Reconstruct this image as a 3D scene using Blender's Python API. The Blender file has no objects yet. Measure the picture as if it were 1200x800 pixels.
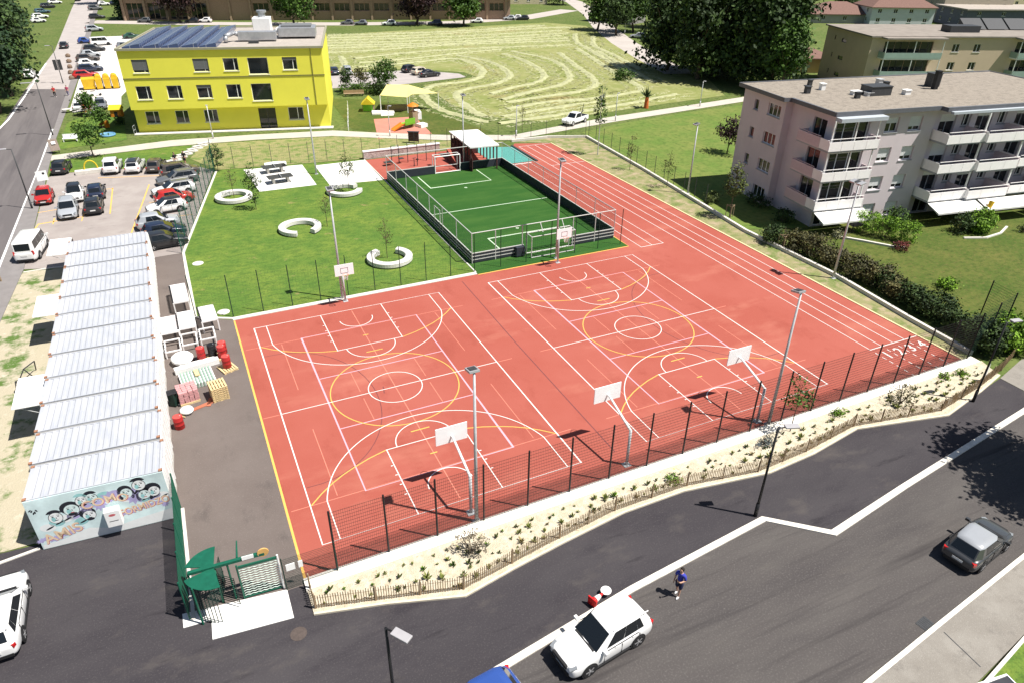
import bpy, bmesh, math, random
from mathutils import Vector, Matrix
R = math.radians
PI = math.pi
scene = bpy.context.scene
COL = scene.collection
rnd = random.Random(7)

# ------------------------------------------------------------------ camera (solved from the painted court lines)
FPX, CX, CY, CZ = 815.951, -2.406, -26.289, 26.795
YAW, PITCH, ROLL = R(25.943), R(-30.849), R(0.907)
fwd = Vector((math.sin(YAW) * math.cos(PITCH), math.cos(YAW) * math.cos(PITCH), math.sin(PITCH)))
rgt0 = Vector((math.cos(YAW), -math.sin(YAW), 0))
up0 = rgt0.cross(fwd)
rgt = rgt0 * math.cos(ROLL) + up0 * math.sin(ROLL)
upv = -rgt0 * math.sin(ROLL) + up0 * math.cos(ROLL)
CAM = Vector((CX, CY, CZ))
cam_d = bpy.data.cameras.new('camera')
cam = bpy.data.objects.new('camera', cam_d)
COL.objects.link(cam)
cam.matrix_world = Matrix(((rgt.x, upv.x, -fwd.x, CX), (rgt.y, upv.y, -fwd.y, CY), (rgt.z, upv.z, -fwd.z, CZ), (0, 0, 0, 1)))
cam_d.sensor_width = 36
cam_d.lens = FPX / 1200 * 36
cam_d.clip_start = 0.5
cam_d.clip_end = 4000
scene.camera = cam


def G(u, v, z=0.0):
    """survey: the ground (or level z) point seen at a spot of the 1200x800 photograph"""
    d = rgt * ((u - 600) / FPX) - upv * ((v - 400) / FPX) + fwd
    t = (z - CZ) / d.z
    p = CAM + d * t
    return Vector((p.x, p.y, z))


# ------------------------------------------------------------------ light
SUN_EL, SUN_DIR = R(62), Vector((0.757, -0.653))
w = bpy.data.worlds.new('World')
scene.world = w
w.use_nodes = True
nt = w.node_tree
sky = nt.nodes.new('ShaderNodeTexSky')
sky.sky_type = 'NISHITA'
sky.sun_disc = False
sky.sun_elevation = SUN_EL
sky.sun_rotation = math.atan2(SUN_DIR.x, SUN_DIR.y)
nt.links.new(sky.outputs[0], nt.nodes['Background'].inputs[0])
nt.nodes['Background'].inputs[1].default_value = 0.05
sl = bpy.data.lights.new('sun', 'SUN')
sl.energy = 5.0
sl.angle = R(0.5)
sl.color = (1.0, 0.955, 0.89)
so = bpy.data.objects.new('sun', sl)
COL.objects.link(so)
sd = Vector((SUN_DIR.x * math.cos(SUN_EL), SUN_DIR.y * math.cos(SUN_EL), math.sin(SUN_EL)))
so.rotation_euler = sd.to_track_quat('Z', 'Y').to_euler()
so.location = (60, -60, 90)
vs = scene.view_settings
vs.view_transform = 'Standard'
vs.look = 'None'
vs.exposure = 0.66
vs.gamma = 1

# ------------------------------------------------------------------ materials
MATS = {}


def srgb(r, g, b, k=1.0):
    def f(c):
        c /= 255
        return (c / 12.92 if c <= 0.04045 else ((c + 0.055) / 1.055) ** 2.4) * k
    return (f(r), f(g), f(b))


def mat(name, col, rough=0.8, var=0.12, scale=2.0, metal=0.0, spec=0.3, bump=0.0, bscale=20.0, coat=0.0, emit=0.0, detail=6):
    if name in MATS:
        return MATS[name]
    m = bpy.data.materials.new(name)
    m.use_nodes = True
    n = m.node_tree
    b = n.nodes['Principled BSDF']
    b.inputs['Roughness'].default_value = rough
    b.inputs['Metallic'].default_value = metal
    b.inputs['Specular IOR Level'].default_value = spec
    if coat:
        b.inputs['Coat Weight'].default_value = coat
        b.inputs['Coat Roughness'].default_value = 0.05
    tc = n.nodes.new('ShaderNodeTexCoord')
    if var > 0:
        ns = n.nodes.new('ShaderNodeTexNoise')
        ns.inputs['Scale'].default_value = scale
        ns.inputs['Detail'].default_value = detail
        ns.inputs['Roughness'].default_value = 0.6
        n.links.new(tc.outputs['Object'], ns.inputs['Vector'])
        cr = n.nodes.new('ShaderNodeValToRGB')
        cr.color_ramp.elements[0].position = 0.3
        cr.color_ramp.elements[1].position = 0.7
        cr.color_ramp.elements[0].color = (*[c * (1 - var) for c in col], 1)
        cr.color_ramp.elements[1].color = (*[min(1, c * (1 + var)) for c in col], 1)
        n.links.new(ns.outputs['Fac'], cr.inputs[0])
        n.links.new(cr.outputs[0], b.inputs['Base Color'])
    else:
        b.inputs['Base Color'].default_value = (*col, 1)
    if bump:
        n2 = n.nodes.new('ShaderNodeTexNoise')
        n2.inputs['Scale'].default_value = bscale
        n2.inputs['Detail'].default_value = 4
        n.links.new(tc.outputs['Object'], n2.inputs['Vector'])
        bp = n.nodes.new('ShaderNodeBump')
        bp.inputs['Strength'].default_value = bump
        bp.inputs['Distance'].default_value = 0.05
        n.links.new(n2.outputs['Fac'], bp.inputs['Height'])
        n.links.new(bp.outputs[0], b.inputs['Normal'])
    MATS[name] = m
    return m


def ground_mat(name, layers, rough=0.9, bump=0.3, bscale=8.0, rot=0.0, spec=0.15):
    """layers: (colour, scale, (sx,sy), lo, hi, detail) mixed in turn over the first colour by noise"""
    if name in MATS:
        return MATS[name]
    m = bpy.data.materials.new(name)
    m.use_nodes = True
    n = m.node_tree
    b = n.nodes['Principled BSDF']
    b.inputs['Roughness'].default_value = rough
    b.inputs['Specular IOR Level'].default_value = spec
    tc = n.nodes.new('ShaderNodeTexCoord')
    cur = None
    for i, (col, sc, st, lo, hi, det) in enumerate(layers):
        if i == 0:
            rgb = n.nodes.new('ShaderNodeRGB')
            rgb.outputs[0].default_value = (*col, 1)
            cur = rgb.outputs[0]
            continue
        mp = n.nodes.new('ShaderNodeMapping')
        mp.inputs['Rotation'].default_value = (0, 0, rot)
        mp.inputs['Scale'].default_value = (st[0], st[1], 1)
        mp.inputs['Location'].default_value = (i * 17.3, i * 5.1, 0)
        n.links.new(tc.outputs['Object'], mp.inputs[0])
        ns = n.nodes.new('ShaderNodeTexNoise')
        ns.inputs['Scale'].default_value = sc
        ns.inputs['Detail'].default_value = det
        ns.inputs['Roughness'].default_value = 0.65
        n.links.new(mp.outputs[0], ns.inputs['Vector'])
        mr = n.nodes.new('ShaderNodeMapRange')
        mr.inputs[1].default_value = lo
        mr.inputs[2].default_value = hi
        n.links.new(ns.outputs['Fac'], mr.inputs[0])
        mx = n.nodes.new('ShaderNodeMixRGB')
        n.links.new(mr.outputs[0], mx.inputs[0])
        n.links.new(cur, mx.inputs[1])
        mx.inputs[2].default_value = (*col, 1)
        cur = mx.outputs[0]
    n.links.new(cur, b.inputs['Base Color'])
    if bump:
        n2 = n.nodes.new('ShaderNodeTexNoise')
        n2.inputs['Scale'].default_value = bscale
        n2.inputs['Detail'].default_value = 5
        n.links.new(tc.outputs['Object'], n2.inputs['Vector'])
        bp = n.nodes.new('ShaderNodeBump')
        bp.inputs['Strength'].default_value = bump
        bp.inputs['Distance'].default_value = 0.08
        n.links.new(n2.outputs['Fac'], bp.inputs['Height'])
        n.links.new(bp.outputs[0], b.inputs['Normal'])
    MATS[name] = m
    return m


def glass(name, col=(0.012, 0.015, 0.018), rough=0.06):
    return mat(name, col, rough=rough, var=0, spec=0.6)


# ------------------------------------------------------------------ mesh builder
class MB:
    def __init__(s):
        s.v, s.f, s.m = [], [], []

    def add(s, vs, fs, mi=0):
        o = len(s.v)
        s.v += [tuple(p) for p in vs]
        for f in fs:
            s.f.append([o + i for i in f])
            s.m.append(mi)
        return s

    def bx(s, x0, x1, y0, y1, z0, z1, mi=0):
        vs = [(x, y, z) for z in (z0, z1) for y in (y0, y1) for x in (x0, x1)]
        return s.add(vs, [(0, 2, 3, 1), (4, 5, 7, 6), (0, 1, 5, 4), (2, 6, 7, 3), (0, 4, 6, 2), (1, 3, 7, 5)], mi)

    def box(s, c, size, rz=0.0, mi=0, ry=0.0, rx=0.0):
        M = Matrix.Translation(c) @ Matrix.Rotation(rz, 4, 'Z') @ Matrix.Rotation(ry, 4, 'Y') @ Matrix.Rotation(rx, 4, 'X')
        h = [a / 2 for a in size]
        vs = [M @ Vector((x * h[0], y * h[1], z * h[2])) for z in (-1, 1) for y in (-1, 1) for x in (-1, 1)]
        return s.add(vs, [(0, 2, 3, 1), (4, 5, 7, 6), (0, 1, 5, 4), (2, 6, 7, 3), (0, 4, 6, 2), (1, 3, 7, 5)], mi)

    def tube(s, p0, p1, r0, r1=None, n=8, mi=0, caps=True):
        p0, p1 = Vector(p0), Vector(p1)
        r1 = r0 if r1 is None else r1
        d = (p1 - p0)
        if d.length < 1e-6:
            return s
        q = d.to_track_quat('Z', 'Y').to_matrix()
        vs = []
        for p, r in ((p0, r0), (p1, r1)):
            for i in range(n):
                a = 2 * PI * i / n
                vs.append(p + q @ Vector((math.cos(a) * r, math.sin(a) * r, 0)))
        fs = [(i, (i + 1) % n, n + (i + 1) % n, n + i) for i in range(n)]
        if caps:
            fs += [tuple(range(n))[::-1], tuple(range(n, 2 * n))]
        return s.add(vs, fs, mi)

    def path(s, pts, r, n=8, mi=0):
        for a, b in zip(pts, pts[1:]):
            s.tube(a, b, r, r, n, mi)
        return s

    def prism(s, poly, z0, z1, mi=0):
        n = len(poly)
        vs = [(p[0], p[1], z0) for p in poly] + [(p[0], p[1], z1) for p in poly]
        ar = sum(poly[i][0] * poly[(i + 1) % n][1] - poly[(i + 1) % n][0] * poly[i][1] for i in range(n))
        if ar < 0:
            vs = [(p[0], p[1], z0) for p in poly[::-1]] + [(p[0], p[1], z1) for p in poly[::-1]]
        fs = [(i, (i + 1) % n, n + (i + 1) % n, n + i) for i in range(n)]
        fs += [tuple(range(n))[::-1], tuple(range(n, 2 * n))]
        return s.add(vs, fs, mi)

    def sheet(s, poly, z, mi=0):
        n = len(poly)
        ar = sum(poly[i][0] * poly[(i + 1) % n][1] - poly[(i + 1) % n][0] * poly[i][1] for i in range(n))
        pp = poly if ar > 0 else poly[::-1]
        return s.add([(p[0], p[1], z) for p in pp], [tuple(range(n))], mi)

    def strip(s, pts, wd, z, mi=0, closed=False):
        """flat ribbon of width wd along pts (2-D)"""
        P = [Vector((p[0], p[1])) for p in pts]
        n = len(P)
        L, Rr = [], []
        for i in range(n):
            if closed:
                a, b = P[(i - 1) % n], P[(i + 1) % n]
            else:
                a, b = P[max(0, i - 1)], P[min(n - 1, i + 1)]
            d = (b - a).normalized()
            nn = Vector((-d.y, d.x))
            sc = 1.0
            if 0 < i < n - 1 or closed:
                d1 = (P[i] - P[(i - 1) % n]).normalized()
                sc = 1 / max(0.5, abs(d1.dot(d)))
            L.append(P[i] + nn * wd / 2 * sc)
            Rr.append(P[i] - nn * wd / 2 * sc)
        vs = [(p.x, p.y, z) for p in L] + [(p.x, p.y, z) for p in Rr]
        fs = [(i, n + i, n + i + 1, i + 1) for i in range(n - 1)]
        if closed:
            fs.append((n - 1, 2 * n - 1, n, 0))
        return s.add(vs, fs, mi)

    def wall(s, pts, wd, z0, z1, mi=0):
        """solid upright ribbon along pts"""
        o = len(s.v)
        s.strip(pts, wd, z1, mi)
        n = len(pts)
        vs = s.v[o:]
        s.add([(x, y, z0) for x, y, z in vs], [], mi)
        b = o + 2 * n
        for i in range(n - 1):
            s.f.append([o + i, o + i + 1, b + i + 1, b + i]); s.m.append(mi)
            s.f.append([o + n + i + 1, o + n + i, b + n + i, b + n + i + 1]); s.m.append(mi)
        s.f.append([o, b, b + n, o + n]); s.m.append(mi)
        s.f.append([o + n - 1, o + 2 * n - 1, b + 2 * n - 1, b + n - 1]); s.m.append(mi)
        return s

    def lathe(s, prof, c=(0, 0, 0), n=16, mi=0, axis='z'):
        vs = []
        for r, h in prof:
            for i in range(n):
                a = 2 * PI * i / n
                x, y = math.cos(a) * r, math.sin(a) * r
                vs.append((c[0] + x, c[1] + y, c[2] + h) if axis == 'z' else (c[0] + x, c[1] + h, c[2] + y) if axis == 'y' else (c[0] + h, c[1] + x, c[2] + y))
        fs = []
        for k in range(len(prof) - 1):
            for i in range(n):
                q = [k * n + i, k * n + (i + 1) % n, (k + 1) * n + (i + 1) % n, (k + 1) * n + i]
                fs.append(q if axis != 'y' else q[::-1])
        a, b = tuple(range(n)), tuple(range((len(prof) - 1) * n, len(prof) * n))
        fs += [a[::-1], b] if axis != 'y' else [a, b[::-1]]
        return s.add(vs, fs, mi)

    def mesh(s, name, mats, smooth=False):
        me = bpy.data.meshes.new(name)
        me.from_pydata(s.v, [], s.f)
        for m in (mats if isinstance(mats, (list, tuple)) else [mats]):
            me.materials.append(m)
        if any(s.m):
            me.polygons.foreach_set('material_index', s.m)
        if smooth:
            me.polygons.foreach_set('use_smooth', [True] * len(me.polygons))
        me.update()
        return me

    def build(s, name, mats, parent=None, smooth=False, bevel=0.0, loc=(0, 0, 0), rz=0.0):
        o = bpy.data.objects.new(name, s.mesh(name, mats, smooth))
        COL.objects.link(o)
        o.location = loc
        o.rotation_euler = (0, 0, rz)
        if parent:
            o.parent = parent
        if bevel:
            md = o.modifiers.new('edge', 'BEVEL')
            md.width = bevel
            md.segments = 2
            md.limit_method = 'ANGLE'
        return o


def tag(o, label=None, cat=None, group=None, kind=None):
    if label: o['label'] = label
    if cat: o['category'] = cat
    if group: o['group'] = group
    if kind: o['kind'] = kind
    return o


def thing(name, label, cat, loc=(0, 0, 0), rz=0.0, group=None):
    o = bpy.data.objects.new(name, None)
    COL.objects.link(o)
    o.location = loc
    o.rotation_euler = (0, 0, rz)
    o.empty_display_size = 0.3
    return tag(o, label, cat, group)


def dup(root, loc, rz, label=None, group=None):
    r = root.copy(); COL.objects.link(r)
    r.location = loc; r.rotation_euler = (0, 0, rz)
    if label: r['label'] = label
    if group: r['group'] = group
    for ch in list(root.children):
        c = ch.copy(); COL.objects.link(c); c.parent = r
        for g in list(ch.children):
            d = g.copy(); COL.objects.link(d); d.parent = c
    return r


def struct(name, mb, mats, **k):
    return tag(mb.build(name, mats, **k), kind='structure')


def arc(cx, cy, r, a0, a1, n=32):
    return [(cx + r * math.cos(R(a0 + (a1 - a0) * i / n)), cy + r * math.sin(R(a0 + (a1 - a0) * i / n))) for i in range(n + 1)]


def px(*pts):
    return [tuple(G(a, b)[:2]) for a, b in pts]


# common materials
M_white = mat('white_paint', (0.83, 0.83, 0.81), 0.6, 0.05, 3)
M_black = mat('black_metal', (0.015, 0.015, 0.017), 0.5, 0.1, 5)
M_galv = mat('galvanised_steel', (0.50, 0.51, 0.52), 0.5, 0.12, 6, metal=0.2)
M_dgrey = mat('dark_grey_metal', (0.05, 0.052, 0.055), 0.5, 0.15, 4)
M_green = mat('green_coated_metal', (0.008, 0.10, 0.06), 0.5, 0.15, 4)
M_dgreen = mat('dark_green_wire', (0.012, 0.035, 0.026), 0.6, 0.1, 4)
M_conc = mat('pale_concrete', (0.62, 0.59, 0.53), 0.9, 0.10, 4, bump=0.2)
M_glass = glass('dark_glass')
M_wood = mat('weathered_wood', (0.30, 0.22, 0.14), 0.85, 0.25, 8)
M_bark = mat('bark', (0.10, 0.075, 0.055), 0.95, 0.3, 8, bump=0.5)

# ------------------------------------------------------------------ ground sheets
MM = 0.004
grass_g = ground_mat('meadow_grass', [((0.09851, 0.14, 0.03442), 0, 0, 0, 0, 0), ((0.1349, 0.1613, 0.04916), 0.12, (1, 1), 0.4, 0.62, 5), ((0.05709, 0.08907, 0.01967), 1.6, (1, 1), 0.48, 0.62, 6), ((0.1661, 0.1443, 0.06883), 0.5, (1, 2.2), 0.58, 0.75, 5)], bump=0.6, bscale=3)
struct('ground', MB().sheet([(-900, -300), (1500, -300), (1500, 1800), (-900, 1800)], -0.02), grass_g)

lawn_g = ground_mat('park_lawn_grass', [((0.093, 0.1693, 0.02873), 0, 0, 0, 0, 0), ((0.1726, 0.2294, 0.03918), 0.3, (1, 0.8), 0.4, 0.68, 8), ((0.0525, 0.1147, 0.0209), 1.6, (0.7, 1.2), 0.45, 0.72, 9), ((0.3, 0.2294, 0.09797), 0.6, (1, 1), 0.62, 0.76, 6), ((0.0525, 0.09286, 0.01829), 6, (1, 1), 0.5, 0.75, 5)], bump=0.7, bscale=5, rot=0.5)
LAWN = [(-1.25, 26.3), (19.35, 26.3), (19.35, 64.2), (1.4, 66.8), (-3.9, 41.0), (-3.9, 27.4)]
struct('lawn', MB().sheet(LAWN, MM), lawn_g)

garden_g = ground_mat('garden_lawn_grass', [((0.05996, 0.09855, 0.01642), 0, 0, 0, 0, 0), ((0.124, 0.1302, 0.03192), 0.22, (1, 1), 0.38, 0.7, 8), ((0.03617, 0.0631, 0.01094), 1.8, (0.8, 1.2), 0.46, 0.72, 9), ((0.1446, 0.1183, 0.04104), 3.4, (1, 1), 0.52, 0.75, 6)], bump=0.6, bscale=5, rot=-0.2)
struct('garden_lawn', MB().sheet([(50.0, -3.4), (84, -3.4), (84, 22), (54.5, 22), (52, 24.5), (49.2, 12)], 3*MM), garden_g)
meadow2 = ground_mat('bright_meadow', [((0.1113, 0.1773, 0.0352), 0, 0, 0, 0, 0), ((0.1758, 0.2006, 0.05279), 0.25, (1, 1), 0.38, 0.66, 8), ((0.07032, 0.1167, 0.02346), 1.4, (1, 1), 0.46, 0.72, 9)], bump=0.6, bscale=3)
struct('meadow', MB().sheet([(53.3, 65.3), (49.2, 24.5), (62, 20), (90, 45), (93, 71.5), (76, 70), (62, 67.8)], MM), meadow2)
dry_g = ground_mat('dry_strip_grass', [((0.2403, 0.2318, 0.1075), 0, 0, 0, 0, 0), ((0.1328, 0.1779, 0.0506), 0.5, (1, 1), 0.45, 0.6, 5), ((0.3795, 0.2911, 0.2024), 0.9, (1, 1), 0.47, 0.68, 7)], bump=0.6, bscale=6)
struct('verge_strip', MB().sheet([(46.1, -2.0), (47.3, -2.0), (47.7, 4.1), (48.6, 12.2), (48.5, 24), (51.0, 46), (52.4, 62.4), (47.2, 64.3), (42, 64.1), (46.1, 61.9)], MM), dry_g)
bank_g = ground_mat('dry_bank_grass', [((0.2625, 0.25, 0.1063), 0, 0, 0, 0, 0), ((0.1375, 0.1938, 0.05), 0.8, (1, 1), 0.47, 0.6, 6), ((0.375, 0.3125, 0.1625), 1.4, (1, 1), 0.55, 0.7, 6), ((0.0625, 0.09375, 0.025), 2.5, (1, 1), 0.6, 0.72, 5)], bump=1.0, bscale=4)
struct('bank', MB().sheet([(-1.2, 73.3), (1.4, 66.9), (19.6, 64.6), (33.8, 64.4), (40.5, 65.2), (32.5, 68.9), (18.4, 77.3), (0.8, 80.0)], MM), bank_g)

court_red = ground_mat('red_tartan', [((0.3222, 0.08007, 0.05744), 0, 0, 0, 0, 0), ((0.354, 0.09775, 0.07296), 0.09, (1, 1), 0.4, 0.62, 4), ((0.2824, 0.06565, 0.04657), 0.35, (1, 0.5), 0.55, 0.75, 5), ((0.3739, 0.1121, 0.0815), 18, (1, 1), 0.5, 0.8, 2), ((0.4356, 0.1615, 0.1144), 0.16, (0.6, 1.4), 0.54, 0.82, 8), ((0.2673, 0.06175, 0.044), 0.55, (1, 1), 0.6, 0.82, 9)], bump=0.12, bscale=40, rough=0.85)
COURT = [(-1.2, -1.75), (46.1, -1.95), (46.1, 61.9), (41.2, 63.6), (40.3, 62.3), (40.3, 54.9), (35.45, 54.9), (35.45, 25.8), (-1.2, 25.8)]
struct('court', MB().sheet(COURT, 0), court_red)
struct('gym_court', MB().sheet([(19.6, 54.9), (34.6, 54.9), (34.6, 63.9), (19.6, 63.9)], 0), court_red)
turf_g = ground_mat('artificial_turf', [((0.02728, 0.09072, 0.01578), 0, 0, 0, 0, 0), ((0.04545, 0.1143, 0.02169), 0.5, (0.3, 1), 0.45, 0.65, 4), ((0.0197, 0.07099, 0.01183), 30, (1, 1), 0.5, 0.8, 2)], bump=0.3, bscale=40)
struct('turf_pitch', MB().sheet([(19.45, 25.9), (35.35, 25.9), (35.35, 54.9), (19.45, 54.9)], MM), turf_g)
blue_g = mat('turquoise_tartan', (0.10, 0.33, 0.29), 0.85, 0.08, 2)
struct('turquoise_pad', MB().sheet([(34.65, 54.95), (39.9, 54.95), (40.15, 62.2), (34.65, 64.0)], MM), blue_g)
struct('turquoise_pad_kerb', MB().wall([(40.22, 54.6), (40.3, 62.6)], 0.3, 0, 0.12), M_dgrey)

pad_g = mat('white_gravel', (0.74, 0.72, 0.68), 0.95, 0.1, 6, bump=0.5, bscale=30)
struct('gravel_pad', MB().prism([(4.5, 65.6), (11.6, 64.9), (11.6, 56.2), (5.1, 56.3)], 0, 0.03), pad_g)
struct('gravel_pad', MB().prism([(13.0, 63.9), (19.45, 63.9), (19.3, 54.9), (13.0, 55.5)], 0, 0.03), pad_g)

lane_g = ground_mat('brown_asphalt', [((0.1364, 0.1121, 0.101), 0, 0, 0, 0, 0), ((0.1548, 0.129, 0.1165), 0.25, (1, 1), 0.42, 0.65, 5), ((0.1032, 0.08696, 0.07962), 0.6, (1, 0.6), 0.56, 0.72, 6), ((0.199, 0.1733, 0.1586), 14, (1, 1), 0.56, 0.8, 2)], bump=0.2, bscale=40)
struct('lane', MB().sheet([(-6.5, -2.1), (-1.2, -2.1), (-1.2, 25.8), (-3.9, 27.4), (-4.05, 41.2), (-6.5, 41.2)], MM), lane_g)

road_new = ground_mat('new_asphalt', [((0.04587, 0.04143, 0.04587), 0, 0, 0, 0, 0), ((0.05771, 0.05253, 0.05623), 0.18, (0.5, 1.3), 0.42, 0.65, 5), ((0.03478, 0.03108, 0.03625), 0.35, (0.4, 1.2), 0.52, 0.7, 5), ((0.09618, 0.08501, 0.07769), 0.42, (0.7, 1.2), 0.56, 0.80, 8), ((0.08879, 0.0814, 0.0814), 13, (1, 1), 0.54, 0.78, 3), ((0.0252, 0.02268, 0.02604), 0.9, (0.3, 1.6), 0.6, 0.76, 7)], bump=0.15, bscale=40)
road_old = ground_mat('old_asphalt', [((0.07778, 0.07034, 0.06762), 0, 0, 0, 0, 0), ((0.09467, 0.08652, 0.08116), 0.3, (0.35, 1.6), 0.42, 0.66, 6), ((0.05071, 0.04597, 0.04733), 0.16, (0.3, 1.3), 0.52, 0.74, 5), ((0.1082, 0.09803, 0.08786), 0.8, (0.2, 1.8), 0.6, 0.8, 6), ((0.1284, 0.1183, 0.1116), 12, (1, 1), 0.52, 0.76, 3), ((0.04368, 0.03948, 0.03948), 0.5, (0.10, 2.4), 0.54, 0.72, 8), ((0.168, 0.1512, 0.1344), 0.28, (0.5, 1.6), 0.64, 0.86, 8)], bump=0.15, bscale=40)
KERB = [(-30, -14.5), (5.4, -9.9), (12.6, -8.82), (21.5, -7.95), (24.1, -10.25), (30.5, -9.35), (38.5, -8.35), (75, -3.7)]
struct('footway', MB().sheet([(-60, -20), (-30, -14.5)] + KERB[1:7] + [(46.3, -7.1), (46.3, -4.5), (38.8, -5.85), (38, -4), (0, -2), (-6.5, -2.0), (-6.5, 5.6), (-14.3, 6.05), (-60, 9)], 0), road_new)
struct('road', MB().sheet([(-60, -20), (-30, -14.5)] + KERB[1:] + [(75, -10.0), (31.4, -15.55), (18.9, -17.05), (-60, -27.5)], 0), road_old)
kerb_m = mat('kerb_granite', (0.70, 0.66, 0.58), 0.85, 0.16, 2.2, bump=0.2)
struct('kerb', MB().wall(KERB[:7] + [(46, -7.4)], 0.34, -0.02, 0.07), kerb_m)
pave_g = ground_mat('pavement_concrete', [((0.2257, 0.2069, 0.1818), 0, 0, 0, 0, 0), ((0.2696, 0.2508, 0.2226), 0.5, (1, 1), 0.42, 0.62, 6), ((0.1881, 0.1724, 0.1536), 1.4, (1, 1), 0.54, 0.7, 6), ((0.3135, 0.2947, 0.2633), 20, (1, 1), 0.55, 0.8, 2)], bump=0.3, bscale=30)
LOWK = [(-40, -25.0), (18.9, -17.05), (24.2, -16.4), (31.4, -15.55), (75, -10.0)]
struct('pavement', MB().prism([(p[0], p[1]) for p in LOWK] + [(75, -13.6), (27.2, -18.25), (22.9, -18.9), (-40, -26)], -0.02, 0.12), pave_g)
struct('pavement_kerb', MB().wall([(p[0], p[1] + 0.1) for p in LOWK], 0.2, -0.02, 0.13), kerb_m)
struct('pavement_joint', MB().strip(px((1105, 742), (1148, 783)), 0.05, 0.124), M_dgrey)
struct('front_lawn_edging', MB().wall([(22.4, -19.2), (27.2, -18.35), (40, -17.0)], 0.14, 0, 0.2), kerb_m)
struct('front_lawn', MB().sheet([(22.0, -26), (22.4, -19.25), (27.2, -18.4), (60, -15), (60, -26)], 0.03), lawn_g)
struct('side_path', MB().sheet([(46.35, -4.5), (46.35, -7.1), (75, -3.8), (75, -1.2), (50, -3.6)], MM), pave_g)

# planting bed between the court wall and the footway
bed_g = ground_mat('cream_gravel', [((0.498, 0.4344, 0.3185), 0, 0, 0, 0, 0), ((0.5933, 0.5297, 0.4128), 2.5, (1, 1), 0.42, 0.6, 6), ((0.3496, 0.2861, 0.1888), 4.5, (1, 1), 0.56, 0.7, 6), ((0.2755, 0.2543, 0.1415), 1.1, (1, 1), 0.64, 0.78, 6)], bump=0.8, bscale=16)
BED_OUT = [(-1.25, -3.95), (1.8, -4.75), (5.3, -5.9), (8.0, -5.4), (11.0, -4.95), (15.0, -4.45), (18.9, -4.45), (24.4, -5.3), (28, -5.1), (32.3, -4.45), (36, -5.25), (38.9, -5.9), (43.5, -5.0), (46.6, -4.25)]
struct('planting_bed', MB().prism([(-1.25, -2.55)] + BED_OUT + [(47.2, -2.5)], -0.02, 0.06), bed_g)
struct('bed_edging', MB().wall(BED_OUT, 0.12, -0.02, 0.10), mat('edging_stone', (0.60, 0.54, 0.42), 0.9, 0.1, 3))
struct('court_front_wall', MB().bx(-1.3, 46.9, -2.6, -1.85, -0.05, 0.16), mat('cream_concrete', (0.76, 0.72, 0.64), 0.85, 0.06, 2))
struct('court_side_kerb', MB().bx(46.1, 46.25, -1.85, 61.9, -0.05, 0.05), mat('yellow_cream_stone', (0.70, 0.60, 0.34), 0.85, 0.06, 2))
struct('verge_wall', MB().wall([(47.35, -1.6), (47.8, 4.1), (48.7, 12.2), (48.55, 24), (51.1, 46), (52.5, 62.5), (47.0, 64.5), (41.2, 64.6)], 0.28, -0.05, 0.32), M_conc)
struct('court_rear_kerb', MB().bx(-1.3, 19.4, 25.82, 26.28, -0.05, 0.05), M_conc)
struct('lawn_kerb', MB().wall([(19.42, 26.2), (19.5, 64.0)], 0.12, -0.02, 0.06), M_conc)
struct('lane_kerb', MB().wall([(-1.3, 26.1), (-3.95, 27.5), (-3.95, 41.2), (1.35, 66.2)], 0.22, -0.02, 0.08), M_conc)

# paths and lots
path_g = mat('pale_path', (0.47, 0.435, 0.375), 0.9, 0.1, 0.8, bump=0.2)
PB = [(-17.7, 79.1), (-3.2, 80.5), (8, 79.6), (18.4, 77.5), (25, 73.5), (32.5, 69.2), (41.6, 65.5), (50, 67.0), (61.6, 69.1), (76.4, 71.0), (95, 73.5), (125, 80)]
PT = [(-17.7, 81.7), (-3.0, 83.8), (8, 82.6), (19.2, 80.6), (25.5, 76.5), (33.7, 71.8), (43.0, 67.9), (50, 69.6), (61.6, 72.0), (76.6, 73.8), (95, 76.3), (125, 83.5)]
struct('path', MB().sheet(PB + PT[::-1], 3 * MM), path_g)
lot_g = ground_mat('lot_paving', [((0.297, 0.261, 0.243), 0, 0, 0, 0, 0), ((0.342, 0.306, 0.2835), 0.3, (1, 1), 0.42, 0.62, 5), ((0.225, 0.198, 0.1845), 0.9, (0.7, 1), 0.58, 0.75, 6)], bump=0.15, bscale=30)
struct('car_park', MB().sheet([(-16.95, 43.0), (-17.2, 71.5), (-16, 72.6), (-11.2, 72.4), (-4.2, 70.4), (-2.4, 72.0), (1.1, 66.9), (-4.05, 41.25), (-6.5, 41.2), (-12.7, 41.6)], MM), lot_g)
left_road = ground_mat('left_road_asphalt', [((0.1253, 0.1133, 0.1133), 0, 0, 0, 0, 0), ((0.1533, 0.1393, 0.1374), 0.3, (1.5, 0.15), 0.42, 0.62, 5), ((0.09282, 0.08357, 0.08636), 0.2, (2, 0.1), 0.52, 0.7, 5), ((0.1857, 0.1718, 0.1671), 0.7, (1, 0.3), 0.64, 0.8, 6)], bump=0.15, bscale=30)
struct('side_road', MB().sheet([(-30.5, 6), (-19.1, 6), (-18.9, 40), (-18.05, 128), (-25.0, 131), (-25.5, 100), (-27.5, 60)], MM), left_road)
far_road = mat('worn_pale_asphalt', (0.38, 0.345, 0.325), 0.9, 0.1, 0.4)
struct('upper_road', MB().sheet([(-25.0, 131), (-18.05, 128), (-18.05, 135), (-18.3, 250), (-18.5, 420), (-26.5, 420), (-25.2, 279), (-23.6, 178)], MM), far_road)
sw_g = mat('grey_footpath', (0.21, 0.195, 0.19), 0.9, 0.1, 1.0)
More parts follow.
